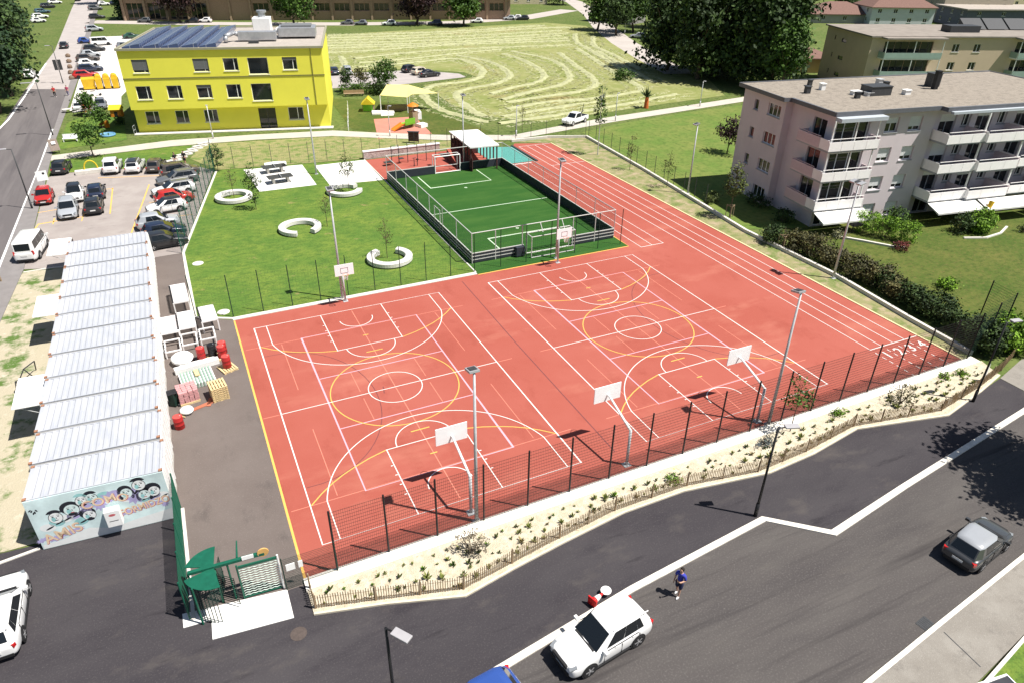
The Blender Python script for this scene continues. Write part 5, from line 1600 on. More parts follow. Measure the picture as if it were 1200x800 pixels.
MB().bx(16.8, 18.2, 4.2, 4.9, H1 + .12, H1 + .45).build('roof_hatch', M_dgrey, yb)
MB().bx(-.4, UL + .4, -.1, 1.15, 0, .1).build('plinth_step', M_conc, yb)
MB().tube((-.3, -.3, 0), (-.3, -.3, 1.3), .03).tube((-.3, .8, 0), (-.3, .8, 1.3), .03).tube((-.3, -.3, 1.3), (-.3, .8, 1.3), .03).tube((-.3, -.3, .7), (-.3, .8, .7), .03).build('railing', M_galv, yb)

# ---- pink grey apartment block
ap = thing('apartment_block', 'four storey pinkish grey apartment block with white wraparound balconies and flat gravel roof', 'apartment block', (55.8, 22.4, 0), R(-9))
M_mauve = mat('mauve_render', (0.60, 0.53, 0.55), .85, .05, .6)
M_balc = mat('balcony_panel_white', (0.90, 0.87, 0.86), .6, .04, 2)
M_bpink = mat('balcony_panel_pink', (0.62, 0.50, 0.52), .7, .06, 6)
M_slab = mat('slab_edge_grey', (0.34, 0.35, 0.37), .8, .06, 2)
FL = [2.4, 5.4, 8.4]
AH = 11.55
wl = MB()
winF = [(6.2, 7.8, f + 1.0, f + 2.45) for f in [-.55] + FL] + [(9.1, 10.7, f + 1.0, f + 2.45) for f in [-.55] + FL]
logL = [(.35, 4.3, f + .1, f + 2.45) for f in FL] + [(.35, 4.3, .05, 2.0)]
facade(wl, 0, 12.3, 0, AH, winF + logL, depth=.3)
facade(wl, 12.3, 34, 0, AH, [(u, u + 2.1, f + .12, f + 2.3) for f in [-.05] + FL for u in (13.6, 18.4, 23.7, 28.9)] + [(u + 2.9, u + 4.0, f + .9, f + 2.2) for f in FL for u in (13.6, 18.4, 23.7, 28.9)], v=.6, depth=.3)
wl.add([(12.3, 0, 0), (12.3, .6, 0), (12.3, .6, AH), (12.3, 0, AH)], [(0, 1, 2, 3)])
winB = [(7.3, 9.5, f + 1.1, f + 2.35) for f in [-.6] + FL]
winS = [(11.3, 12.1, f + 1.1, f + 2.2) for f in [-.6] + FL]
facade(wl, 6.6, 14.3, 0, AH, winB + winS, v=-.9, axis='u', depth=.2)
facade(wl, 0, 6.6, 0, AH, [(1.0, 3.0, f + .1, f + 2.3) for f in FL], v=0, axis='u', depth=.2)
wl.add([(-.9, 6.6, 0), (0, 6.6, 0), (0, 6.6, AH), (-.9, 6.6, AH)], [(0, 1, 2, 3)])
wl.add([(-.9, 14.3, 0), (34, 14.3, 0), (34, 14.3, AH), (-.9, 14.3, AH)], [(3, 2, 1, 0)])
wl.add([(34, .6, 0), (34, 14.3, 0), (34, 14.3, AH), (34, .6, AH)], [(0, 1, 2, 3)])
wl.build('walls', M_mauve, ap)
M_roller = mat('white_roller_blind', (0.72, 0.73, 0.73), .6, .04, 2)
for i, (a, b, c, d) in enumerate(winF):
    window(ap, a, b, c, d, split=(.5,), sill=M_slab, depth=.3, shutter=(M_roller, .72 if i != 3 else .4))
for a, b, c, d in winB:
    window(ap, a, b, c, d, v=-.9, axis='u', split=(.33, .66), sill=M_slab)
for a, b, c, d in winS:
    window(ap, a, b, c, d, v=-.9, axis='u', split=(), sill=M_slab, frame=M_slab)
for a, b, c, d in logL:
    window(ap, a, b, c, d, split=(.28, .62), depth=.3, name='balcony_door', frame=M_white, shutter=(M_sill, .12))
for f in FL:
    window(ap, 1.0, 3.0, f + .1, f + 2.3, axis='u', split=(.5,), name='balcony_door', frame=M_slab)
for f in [-.05] + FL:
    for u in (13.6, 18.4, 23.7, 28.9):
        window(ap, u, u + 2.1, f + .12, f + 2.3, v=.6, split=(.5,), depth=.3, name='balcony_door', frame=M_slab, shutter=(M_roller if int(u + f) % 2 else M_sill, (.0, .35, .6, .2)[int(u * 3 + f) % 4] + .02))
        if f > 0:
            window(ap, u + 2.9, u + 4.0, f + .9, f + 2.2, v=.6, split=(.5,), depth=.3, sill=M_slab)


def balcony(x0, x1, y0, y1, z, side_pink=False, ends=True, extra=0.0):
    """slab with panel balustrade on the front (y0) and the ends"""
    b = MB().bx(x0, x1, y0, y1, z - .2, z)
    o = b.build('balcony', M_slab, ap)
    p = MB().bx(x0 - .02, x1 + .02, y0 - .05, y0, z - .06, z + .82)
    n = int((x1 - x0) / 1.4)
    for k in range(n + 1):
        xx = x0 + (x1 - x0) * k / n
        p.bx(xx - .02, xx + .02, y0 - .065, y0 - .05, z - .04, z + .80)
    p.build('front_panel', M_balc, o)
    MB().bx(x0, x1, y0 - .04, y0 + .02, z + 1.08, z + 1.13).build('handrail', M_balc, o)
    for xx, s in ((x0, -1), (x1, 1)):
        e = MB().bx(xx - .03, xx + .03, y0 + .02, y1 if s > 0 else y1 - .02, z, z + .98)
        for k in range(int((y1 - y0) / .35)):
            yy = y0 + .1 + .35 * k
            e.bx(xx - .045, xx + .045, yy, yy + .06, z + .1, z + .9)
        e.build('end_panel', M_bpink if side_pink or s > 0 else M_balc, o)
    return o


for f in FL:
    balcony(-1.2, 4.6, -1.4, -.002, f)
    b = MB().bx(-1.2, -.002, .0, 3.5, f - .2, f)
    o = b.build('side_balcony', M_slab, ap)
    e = MB().bx(-1.24, -1.19, .0, 3.5, f - .06, f + .98)
    for k in range(22):
        e.bx(-1.26, -1.24, .1 + .155 * k, .16 + .155 * k, f + .1, f + .88)
    e.build('side_panel', M_bpink, o)
    MB().bx(-1.22, -.0, 3.45, 3.5, f, f + .98).build('end_panel', M_bpink, o)
    MB().bx(-1.24, -1.18, 0, 3.5, f + 1.08, f + 1.13).build('handrail', M_bpink, o)
    balcony(12.5, 17.2, -2.0, .598, f)
    balcony(17.25, 22.6, -2.35, .598, f)
    balcony(23.2, 28.2, -2.0, .598, f)
    balcony(28.25, 33.6, -2.35, .598, f)
    for xx in (-.9, 1.75, 4.3):
        MB().bx(xx - .05, xx + .05, -1.25, -1.15, f + .0, f + 2.75).build('balcony_post', M_white, ap)
    for xx in (17.22, 22.9, 28.22):
        MB().bx(xx - .07, xx + .07, -1.85, -1.72, f + .0, f + 2.78).build('balcony_post', M_white, ap)
M_awn = mat('white_awning_cloth', (0.76, 0.75, 0.72), .8, .04, 3)
for x0, x1, yv in ((-1.1, 4.9, -1.45), (12.6, 18.7, -2.05), (18.9, 26.5, -2.4), (26.7, 33, -2.4)):
    MB().add([(x0, yv, 2.16), (x1, yv, 2.16), (x1, yv - 1.7, 1.62), (x0, yv - 1.7, 1.62), (x0, yv, 2.13), (x1, yv, 2.13), (x1, yv - 1.7, 1.44), (x0, yv - 1.7, 1.44)], [(0, 3, 2, 1), (4, 5, 6, 7), (3, 7, 6, 2), (0, 4, 7, 3), (1, 2, 6, 5)]).build('awning', M_awn, ap)
M_agrav = ground_mat('roof_brown_gravel', [((0.2736, 0.2394, 0.1976), 0, 0, 0, 0, 0), ((0.2052, 0.1786, 0.1482), 1.6, (1, 1), .46, .62, 6), ((0.3496, 0.3116, 0.266), 5, (1, 1), .52, .7, 4)], bump=.6, bscale=14)
RP = [(-.55, -.55), (12.0, -.55), (12.0, -1.3), (34.5, -1.3), (34.5, 14.8), (-1.4, 14.8), (-1.4, 6.3), (-.55, 6.3)]
MB().prism(RP, AH - .02, AH + .22).build('roof', M_agrav, ap)
MB().wall(RP + [RP[0]], .16, AH - .12, AH + .3).build('roof_edge', mat('dark_roof_edge', (0.12, 0.125, 0.14), .6, .1, 2), ap)
MB().bx(-.5, 4.9, -1.5, -.62, AH - .5, AH - .14).build('valance', mat('grey_blue_awning', (0.42, 0.46, 0.50), .6, .06, 2), ap)
MB().bx(12.4, 34, -1.85, -1.42, AH - .3, AH - .06).build('valance', mat('grey_blue_awning', (0.42, 0.46, 0.50), .6, .06, 2), ap)
for x, y, sx, sy, sz, nm, mm in ((9.6, 6.1, 2.6, 1.7, .9, 'skylight', M_dgrey), (2.6, 8.2, .5, .5, .7, 'roof_vent', M_dgrey), (5.4, 9.4, .5, .5, .65, 'roof_vent', M_white), (6.2, 4.8, .5, .4, .6, 'roof_vent', M_dgrey), (7.4, 6.5, 1.0, .6, .35, 'roof_vent', M_white), (8.3, 5.6, .7, .6, .35, 'roof_vent', M_galv), (13.3, 8.8, .5, .5, .65, 'roof_vent', M_dgrey), (13.9, 10.5, .6, .6, .6, 'roof_vent', M_galv), (12.9, 5.3, .7, .6, .45, 'roof_vent', M_white), (18.3, 7.0, .5, .5, 1.9, 'chimney', M_black), (19.3, 8.4, 1.2, 1.0, 1.4, 'chimney', M_dgrey), (5.6, 11.8, .4, .4, .6, 'roof_vent', M_dgrey)):
    MB().bx(x - sx / 2, x + sx / 2, y - sy / 2, y + sy / 2, AH + .2, AH + .2 + sz).bx(x - sx / 2 - .06, x + sx / 2 + .06, y - sy / 2 - .06, y + sy / 2 + .06, AH + .2 + sz, AH + .27 + sz).build(nm, mm, ap)

# ---- tan apartment block behind it
tb = thing('tan_apartment_block', 'tan coloured flat roofed block with green glass balconies behind the gravel roof', 'apartment block', (117.3, 70.1, 0), R(-21))
M_tan = mat('tan_render', (0.58, 0.46, 0.33), .85, .05, .4)
M_gg = mat('green_glass_panel', (0.30, 0.40, 0.365), .15, .08, 2, spec=.6)
wl = MB()
TF = [.3, 3.4, 6.6]
w1 = [(u, u + 1.4, f + .9, f + 2.3) for f in TF for u in (16.0, 20.2, 42, 46)]
lg = [(u, u + 9.5, f + .1, f + 2.7) for f in TF for u in (2.6, 28.5, 51)]
facade(wl, 0, 64, 0, 10, w1 + lg, depth=.25)
ws_ = [(9.0, 11.0, f + 1.2, f + 1.9) for f in TF] + [(13.4, 13.9, f + 1.2, f + 2.1) for f in TF]
facade(wl, 0, 17.5, 0, 10, ws_, axis='u', depth=.2)
wl.add([(0, 17.5, 0), (64, 17.5, 0), (64, 17.5, 10), (0, 17.5, 10)], [(3, 2, 1, 0)]).add([(64, 0, 0), (64, 17.5, 0), (64, 17.5, 10), (64, 0, 10)], [(0, 1, 2, 3)])
wl.build('walls', M_tan, tb)
for a, b, c, d in w1:
    window(tb, a, b, c, d, split=(.5,), sill=M_sill)
for a, b, c, d in lg:
    window(tb, a, b, c, d, split=(.22, .5, .75), depth=.25, name='balcony_door', frame=M_wood)
for a, b, c, d in ws_:
    window(tb, a, b, c, d, axis='u', split=(), frame=M_dgrey)
for f in TF:
    for u in (1.8, 27.8, 50.2):
        o = MB().bx(u, u + 11, -2.2, -.002, f - .15, f + .02).build('balcony', M_white, tb)
        MB().bx(u, u + 11, -2.24, -2.2, f + .05, f + 1.05).bx(u, u + .04, -2.2, -.01, f + .05, f + 1.05).build('glass_balustrade', M_gg, o)
        for k in (0, 5.5, 10.9):
            MB().tube((u + k + .05, -2.1, f), (u + k + .05, -2.1, f + 3.0), .08).build('balcony_post', M_white, o)
MB().bx(-.4, 64.4, -.4, 17.9, 10, 10.25).bx(1.5, 13.2, -2.4, -.4, 9.9, 10.15).bx(27.5, 39.2, -2.4, -.4, 9.9, 10.15).build('roof', mat('grey_tan_roof', (0.25, 0.22, 0.19), .95, .15, .6), tb)
MB().bx(18, 24, 5, 8, 10.25, 11.4).build('skylight', M_dgrey, tb)
for i in range(5):
    MB().add([(24 + i * 4.6, 9, 10.4), (28.2 + i * 4.6, 9, 10.4), (28.2 + i * 4.6, 12, 12.1), (24 + i * 4.6, 12, 12.1), (24 + i * 4.6, 12, 10.3), (28.2 + i * 4.6, 12, 10.3)], [(0, 1, 2, 3), (3, 2, 5, 4), (1, 5, 2), (0, 3, 4)]).build('solar_collector', M_dgrey, tb)
MB().bx(47, 52, 6, 9, 10.25, 11.2).build('plant_unit', M_alu, tb)


def simple_block(name, label, x, y, rz, L, D, H, wallm, roofm, floors=2, hip=0.0, cat='house', wins=4, eave=.6, frame=None):
    r = thing(name, label, cat, (x, y, 0), R(rz))
    wl = MB()
    st = H / floors
    hs = [((k + .5) * L / wins - .65, (k + .5) * L / wins + .65, f * st + st * .35, f * st + st * .8) for f in range(floors) for k in range(wins)]
    ns = max(1, int(D / 5))
    hs2 = [((k + .5) * D / ns - .6, (k + .5) * D / ns + .6, f * st + st * .35, f * st + st * .8) for f in range(floors) for k in range(ns)]
    facade(wl, 0, L, 0, H, hs)
    facade(wl, 0, D, 0, H, hs2, axis='u')
    wl.add([(0, D, 0), (L, D, 0), (L, D, H), (0, D, H)], [(3, 2, 1, 0)]).add([(L, 0, 0), (L, D, 0), (L, D, H), (L, 0, H)], [(0, 1, 2, 3)])
    wl.build('walls', wallm, r)
    for q in hs:
        window(r, *q, split=(.5,), frame=frame, sill=M_sill)
    for q in hs2:
        window(r, *q, axis='u', split=(.5,), frame=frame, sill=M_sill)
    e = eave
    if hip:
        k = min(D, L) / 2 + e
        MB().add([(-e, -e, H), (L + e, -e, H), (L + e, D + e, H), (-e, D + e, H), (-e + k, D / 2, H + hip), (L + e - k, D / 2, H + hip), (-e, -e, H - .18), (L + e, -e, H - .18), (L + e, D + e, H - .18), (-e, D + e, H - .18)], [(0, 1, 5, 4), (1, 2, 5), (2, 3, 4, 5), (3, 0, 4), (0, 6, 7, 1), (1, 7, 8, 2), (2, 8, 9, 3), (3, 9, 6, 0), (9, 8, 7, 6)]).build('roof', roofm, r)
    else:
        MB().bx(-e, L + e, -e, D + e, H, H + .35).build('roof', roofm, r)
    return r


M_tile = mat('brown_red_tile', (0.18, 0.105, 0.085), .9, .2, 3)
M_brickb = mat('brown_brick', (0.36, 0.25, 0.18), .9, .15, 3)
q = G(1013, 30)
simple_block('white_house', 'white house with brown tiled hip roof beyond the tan block', q.x + 2, q.y, -24, 21, 13, 5.4, mat('bluish_white_render', (0.55, 0.58, 0.60), .85, .05, 1), M_tile, 2, 4.0, wins=4)
q = G(1085, 29)
simple_block('beige_block', 'tall beige block beyond the white house', q.x + 12, q.y + 4, -24, 24, 16, 19, mat('beige_render', (0.40, 0.36, 0.28), .85, .05, 1), M_roofgr, 6, 0, 'apartment block', 4)
q = G(1128, 34)
simple_block('slate_building', 'slate blue flat roofed building with white trim at the top right corner', q.x + 3, q.y + 2, -21, 42, 16, 5.2, mat('slate_blue_cladding', (0.115, 0.125, 0.165), .7, .08, 1), M_roofgr, 2, 0, 'building', 5, .8)
q = G(1140, 20)
simple_block('cream_building', 'cream building with broad windows rising behind the slate blue roof', q.x + 20, q.y + 22, -21, 52, 16, 19, mat('cream_render', (0.60, 0.52, 0.36), .85, .05, 1), M_roofgr, 5, 0, 'building', 7, .5)
q = G(962, 30)
simple_block('red_roof_house', 'low house with broad brown red roof between the trees and the white house', q.x + 2, q.y + 6, -24, 22, 16, 2.8, mat('plain_grey_render', (0.34, 0.33, 0.31), .85, .05, 1), M_tile, 1, 3.2, wins=3)  # walls in one plain mid grey
simple_block('pale_blue_tower', 'tall pale blue block standing behind the big dark trees', 128, 128, -21, 24.5, 14, 27, mat('pale_turquoise_cladding', (0.26, 0.44, 0.46), .6, .06, 1), M_roofgr, 8, 0, 'apartment block', 5)
simple_block('grey_shed', 'low grey shed with a tan upper band beside the field lane', 129, 189, -62, 15, 10, 5.2, mat('grey_shed_cladding', (0.26, 0.25, 0.235), .85, .1, 1), mat('tan_shed_roof', (0.42, 0.33, 0.25), .9, .1, 1), 1, 0, 'shed', 3, .5, frame=M_wood)
simple_block('brick_house', 'small pale orange house peeking out under the light green tree', 122, 92, -21, 9, 8, 3.0, mat('pale_orange_render', (0.62, 0.42, 0.26), .85, .06, 1), M_tile, 1, 1.6, wins=2)
q = G(622, 2)
simple_block('far_villa', 'cream villa behind the clipped hedge at the top of the field', q.x - 18, q.y - 6, -20, 20, 12, 6, mat('cream_render', (0.60, 0.52, 0.36), .85, .05, 1), M_tile, 2, 3, wins=4)

# ---- long brown brick school along the far street
sb = thing('brick_school', 'long low brown brick building with tan roof edge along the far street', 'building', (-9, 236, 0), R(-16.5))
wl = MB()
hs = []
for k in range(19):
    if 4 <= k <= 5: continue
    hs.append((1.5 + 6.2 * k, 6.3 + 6.2 * k, 2.6 if k > 4 else .3, 4.9))
facade(wl, 0, 120, 0, 7.2, hs, depth=.5)
wl.add([(0, 20, 0), (120, 20, 0), (120, 20, 7.2), (0, 20, 7.2)], [(3, 2, 1, 0)]).add([(120, 0, 0), (120, 20, 0), (120, 20, 7.2), (120, 0, 7.2)], [(0, 1, 2, 3)]).add([(0, 0, 0), (0, 20, 0), (0, 20, 7.2), (0, 0, 7.2)], [(0, 3, 2, 1)])
wl.build('walls', M_brickb, sb)
for q in hs:
    window(sb, *q, split=(.33, .66), frame=M_brickb, depth=.5, fw=.14)
for k in range(20):
    MB().bx(.4 + 6.2 * k, 1.0 + 6.2 * k, -.5, -.002, 0, 6.6).build('pilaster', mat('tan_brick', (0.36, 0.26, 0.18), .9, .12, 2), sb)
MB().bx(-1.5, 121.5, -1.8, 21.5, 7.2, 8.3).build('roof', mat('tan_fascia', (0.47, 0.37, 0.28), .9, .08, 1), sb)
MB().bx(2, 118, 3, 19, 8.3, 10.5).build('upper_storey', M_brickb, sb)

# ------------------------------------------------------------------ vegetation


def leafcloud(mb, lobes, n, size, rr, clump=22, spread=.55, nm=3, flat=0.0):
    """many leaf-sized faces grouped in clumps through the outer volume of the lobes"""
    wts = [(l[3] * l[4] * l[5]) ** .66 for l in lobes]
    tot = sum(wts)
    cnt = 0
    while cnt < n:
        q = rr.random() * tot
        for l, w_ in zip(lobes, wts):
            q -= w_
            if q <= 0: break
        d = Vector((rr.gauss(0, 1), rr.gauss(0, 1), rr.gauss(0, 1))).normalized()
        rad = .62 + .38 * rr.random() ** .6
        c = Vector((l[0] + d.x * l[3] * rad, l[1] + d.y * l[4] * rad, l[2] + d.z * l[5] * rad))
        m = rr.randrange(nm) if rr.random() < .8 else nm - 1
        k = int(clump * rr.uniform(.5, 1.4))
        sp = spread * rr.uniform(.7, 1.3)
        for _ in range(k):
            p = c + Vector((rr.gauss(0, sp), rr.gauss(0, sp), rr.gauss(0, sp * .7)))
            nn = (d * .8 + Vector((rr.gauss(0, .7), rr.gauss(0, .7), rr.gauss(0, .7) + .3))).normalized()
            t = nn.cross(Vector((rr.random() - .5, rr.random() - .5, rr.random() - .5))).normalized()
            b = nn.cross(t)
            s = size * rr.uniform(.6, 1.35)
            mb.add([p - t * s * .5, p + b * s * .34, p + t * s * .5, p - b * s * .34], [(0, 1, 2, 3)], m)
            cnt += 1
    return mb


def leafmats(key, c, k=1.0):
    return [mat('leaf_%s_dark' % key, tuple(x * .62 for x in c), .7, .2, .8, spec=.25), mat('leaf_%s_mid' % key, c, .7, .2, .8, spec=.25), mat('leaf_%s_light' % key, (c[0] * 1.55, c[1] * 1.45, c[2] * 1.2), .7, .2, .8, spec=.25)]


LG = leafmats('green', (0.048, 0.098, 0.018))
LD = leafmats('deep', (0.032, 0.060, 0.017))
LC = leafmats('conifer', (0.024, 0.054, 0.021))
LB = leafmats('bright', (0.12, 0.23, 0.022))
LP = leafmats('purple', (0.032, 0.016, 0.018))
LR = leafmats('russet', (0.075, 0.075, 0.032))
LY = leafmats('young', (0.075, 0.10, 0.03))
LGR = leafmats('grassy', (0.16, 0.19, 0.06))


def tree(name, label, x, y, h, r, mats, n=3500, size=.5, trunk=.3, base=.25, group=None, seed=1, lobes=None, limbs=6, spread=.6, cat='tree', low=False):
    rr = random.Random(seed)
    t = thing(name, label, cat, (x, y, 0), 0, group)
    tk = MB()
    th = h * base
    tk.tube((0, 0, 0), (rr.uniform(-.1, .1) * r, rr.uniform(-.1, .1) * r, th), trunk, trunk * .75, 9)
    tk.tube((0, 0, th * .97), (rr.uniform(-.1, .1) * r, 0, h * .8), trunk * .7, trunk * .15, 8)
    for i in range(limbs):
        a = 2 * PI * i / limbs + rr.uniform(-.4, .4)
        z0 = th * rr.uniform(.85, 1.0) + (h - th) * .35 * i / limbs
        tk.tube((0, 0, z0), (math.cos(a) * r * .65, math.sin(a) * r * .65, z0 + (h - th) * rr.uniform(.25, .45)), trunk * .38, trunk * .1, 6)
    tk.build('trunk', M_bark, t)
    if lobes is None:
        lobes = []
        ch = h - th
        for i in range(9):
            a = rr.uniform(0, 2 * PI)
            q = rr.uniform(.0, .55) * r
            zz = th + ch * rr.uniform(.28, .78)
            s = rr.uniform(.42, .62) * r
            lobes.append((math.cos(a) * q, math.sin(a) * q, zz, s, s, s * rr.uniform(.7, .95) * min(1.2, ch / (2 * r) + .2)))
        lobes.append((0, 0, th + ch * .5, r * .72, r * .72, ch * .42))
        lobes.append((0, 0, th + ch * .8, r * .42, r * .42, ch * .2))
        if low:
            for i in range(5):
                a = 2 * PI * i / 5 + rr.uniform(-.4, .4)
                lobes.append((math.cos(a) * r * .55, math.sin(a) * r * .55, th + ch * .13, r * .42, r * .42, ch * .14))
    c = MB()
    leafcloud(c, lobes, n, size, rr, spread=spread)
    c.build('crown', mats, t)
    return t


def conifer_lobes(h, r, z0=.6, k=9):
    return [(0, 0, z0 + (h - z0) * (i + .5) / k, r * (1 - i / (k + .5)) + .15, r * (1 - i / (k + .5)) + .15, (h - z0) / k * .8) for i in range(k)]


# big dark trees at the right rear
DT = [(97.5, 93.5, 21, 8.3), (103.5, 84.5, 21.5, 8), (104.2, 80.0, 20, 7.0), (104, 97, 24, 8.8), (107.5, 91, 24, 8.0), (110.5, 98, 23, 8), (98, 105, 20, 8)]
for i, (x, y, h, r) in enumerate(DT):
    lab = ['big dark tree casting its shade on the mown field, leftmost trunk', 'big dark tree in the front row, second trunk along the lane', 'big dark tree in the front row behind the pink block roof', 'tallest dark tree behind the front trunks', 'tall dark tree behind the second trunk', 'dark tree hidden behind the light green tree', 'dark tree on the far left of the rear clump'][i]
    tree('dark_tree', lab, x, y, h, r, LD, 7200, .8, .5, .07, 'big dark trees by the lane', 40 + i, spread=.9, low=True)
tree('light_green_tree', 'light green tree in front of the dark clump beside the tan block', 101.8, 74.6, 13.5, 4.4, LG, 4500, .6, .35, .2, None, 61, spread=.7)
for i, (p, h, r) in enumerate((((700, 36), 11, 5), ((722, 42), 12, 5.5), ((742, 38), 13, 6), ((770, 33), 14, 6.5), ((800, 40), 13, 6))):
    q = G(*p)
    tree('street_tree', ['dark street tree beside the grey shed', 'dark street tree second from the grey shed', 'dark street tree third from the grey shed', 'dark street tree over the shaded parked cars', 'dark street tree behind the clump of tall trees'][i], q.x, q.y, h, r, LD if i % 2 else LG, 3200, .75, .35, .2, 'street trees by the lane', 70 + i, spread=.9)
# left roadside mass
for i, (x, y, h, r) in enumerate(((-26.8, 111, 14, 5.6), (-26.5, 125, 16, 6.4), (-28.0, 141, 16, 6.5), (-31, 160, 16, 6.5), (-35.5, 130, 17, 7), (-33.5, 113, 15, 6.5), (-34, 182, 15, 6.0))):
    tree('roadside_tree', ['dark roadside tree nearest the viewer, left of the side road', 'dark roadside tree over the white car', 'dark roadside tree third up the side road', 'dark roadside tree fourth up the side road', 'dark tree in the second row left of the side road', 'dark tree behind the nearest roadside tree', 'dark roadside tree at the upper parking row'][i], x, y, h, r, LC if i % 2 == 0 else LD, 4800, .65, .4, .12, 'dark trees left of the side road', 20 + i, spread=.8)
# far street trees
for i, (nm, lab, p, h, r, mt_, tr) in enumerate((
        ('conifer', 'slim dark conifer left of the brown brick building', (152, 22), 13, 3.4, LC, .25),
        ('purple_tree', 'dark purple tree before the left wing of the brick building', (212, 27), 11, 6.5, LP, .35),
        ('broad_tree', 'broad green tree behind the yellow building roof', (345, 31), 12.5, 9, LG, .4),
        ('purple_tree', 'large dark purple tree on the far street by the hay field', (488, 29), 13, 8.5, LP, .45),
        ('round_tree', 'round fresh green tree at the upper edge of the hay field', (543, 31), 12, 6.6, LG, .35),
        ('broad_tree', 'tree with dark crown behind the conifer', (115, 5), 12, 6, LD, .3),
        ('broad_tree', 'green tree at the top beyond the street corner', (660, 6), 10, 5, LG, .3),
        ('broad_tree', 'small tree before the white house gable', (992, 14), 8, 5, LD, .3))):
    q = G(*p)
    tree(nm, lab, q.x, q.y, h, r, mt_, 4200 if i in (2, 3, 4) else 2600, .75, tr, .14 if i in (1, 3) else .18, None, 90 + i, conifer_lobes(h, r) if i == 0 else None, spread=.85)
# small trees
for args in (
        ('young_maple', 'young maple with bushy crown on the grass by the back row of cars', -12.5, 78.6, 5.0, 2.0, LG, 900, .32, .09, .28),
        ('plum_tree', 'small purple leaved tree on the bright meadow by the pink block', 66.3, 47.7, 4.6, 2.3, LP, 1300, .3, .09, .28),
        ('nursery_tree', 'small dark green tree beside the cars on the nursery lawn', -11.8, 94.8, 3.0, 1.5, LG, 800, .3, .10, .25),
        ('nursery_tree', 'bushy tree above the white nursery car', -13.8, 103.8, 3.6, 1.7, LG, 900, .34, .11, .22),
        ('playground_tree', 'round bush tree behind the yellow shade sail', 35.2, 107.5, 5.2, 3.3, LG, 1800, .36, .12, .2),
        ('playground_tree', 'slim dark small tree by the playground bench', 28.0, 107.4, 4.2, 1.1, LD, 700, .3, .07, .2),
        ('playground_tree', 'thin grey green small tree left of the round bush tree', 31.0, 108.4, 4.2, 1.6, LR, 700, .3, .07, .25)):
    tree(*args, seed=len(args[1]), spread=.35, limbs=5)


def young(label, x, y, h, r, mats, n, size=.18, stake=False, seed=3, base=.35, trunk=.035, m_t=None, grp='young planted trees'):
    rr = random.Random(seed)
    t = thing('young_tree', label, 'young tree', (x, y, 0), 0, grp)
    tk = MB().tube((0, 0, 0), (rr.uniform(-.05, .05), 0, h * .97), trunk, trunk * .3, 7)
    for i in range(14):
        a = rr.uniform(0, 2 * PI)
        z0 = h * rr.uniform(base, .85)
        ln = r * rr.uniform(.6, 1.1) * (1.15 - z0 / h * .7)
        tk.tube((0, 0, z0), (math.cos(a) * ln, math.sin(a) * ln, z0 + ln * 1.1), trunk * .4, trunk * .12, 5)
    tk.build('trunk', m_t or M_bark, t)
    c = MB()
    leafcloud(c, [(0, 0, h * (base + 1) / 2, r * .8, r * .8, h * (1 - base) / 2), (0, 0, h * .6, r, r, h * .16)], n, size, rr, 7, .14)
    c.build('crown', mats, t)
    if stake:
        s = MB()
        for a in (0, 120, 240):
            s.tube((math.cos(R(a)) * .45, math.sin(R(a)) * .45, 0), (math.cos(R(a)) * .45, math.sin(R(a)) * .45, 1.35), .04)
        for a in (0, 120, 240):
            s.tube((math.cos(R(a)) * .45, math.sin(R(a)) * .45, 1.3), (math.cos(R(a + 120)) * .45, math.sin(R(a + 120)) * .45, 1.3), .03)
        s.build('stakes', M_wood, t)
    return t


young('young leafy tree inside the split ring bench by the gravel pads', 14.5, 52.2, 4.6, .9, LY, 420, seed=5)
young('thin dark columnar tree standing between the first two ring benches', 3.9, 50.4, 5.2, .9, LD, 800, .17, seed=6, base=.1)
young('sparse reddish young tree in the nearest ring bench', 13.1, 32.4, 4.2, .8, LR, 260, .12, seed=7, base=.3)
young('sparse young tree by the closed ring bench', 2.2, 55.3, 3.4, .7, LR, 200, .12, seed=8)
young('sparse young tree on the lawn beside the open C ring bench', 9.8, 42.5, 3.6, .7, LR, 220, .12, seed=9)
young('small dark green young tree next to the green car park fence', 1.6, 66.2, 3.6, 1.0, LD, 700, .18, seed=10, base=.08)
young('tall slim young tree with pale trunk beside the pickup', 49.2, 54.0, 9.2, .95, LG, 520, .26, seed=11, base=.66, trunk=.07, m_t=M_galv)
young('staked young tree with olive crown in the shade of the pink block', 49.9, 28.0, 6.0, 1.25, LY, 1200, .2, True, 12, .36, .06)
young('staked bare young tree by the garden shrubs', 49.0, 19.3, 2.2, .4, LR, 60, .12, True, 13)
young('thin young tree on the dry verge nearest the meadow fence corner', 49.4, 46.5, 4.6, .75, LR, 260, .15, seed=14, base=.2)
young('thin young tree on the dry verge next to the slim mast', 49.7, 39.0, 4.6, .85, LY, 300, .15, seed=15, base=.2)
young('young tree beside the right front floodlight in the planting bed', 28.3, -2.9, 4.2, .85, LG, 420, .17, seed=16, base=.5)
young('slender young tree in the hay field edge above the path', 45.0, 68.8, 4.5, .5, LR, 120, .15, seed=17)

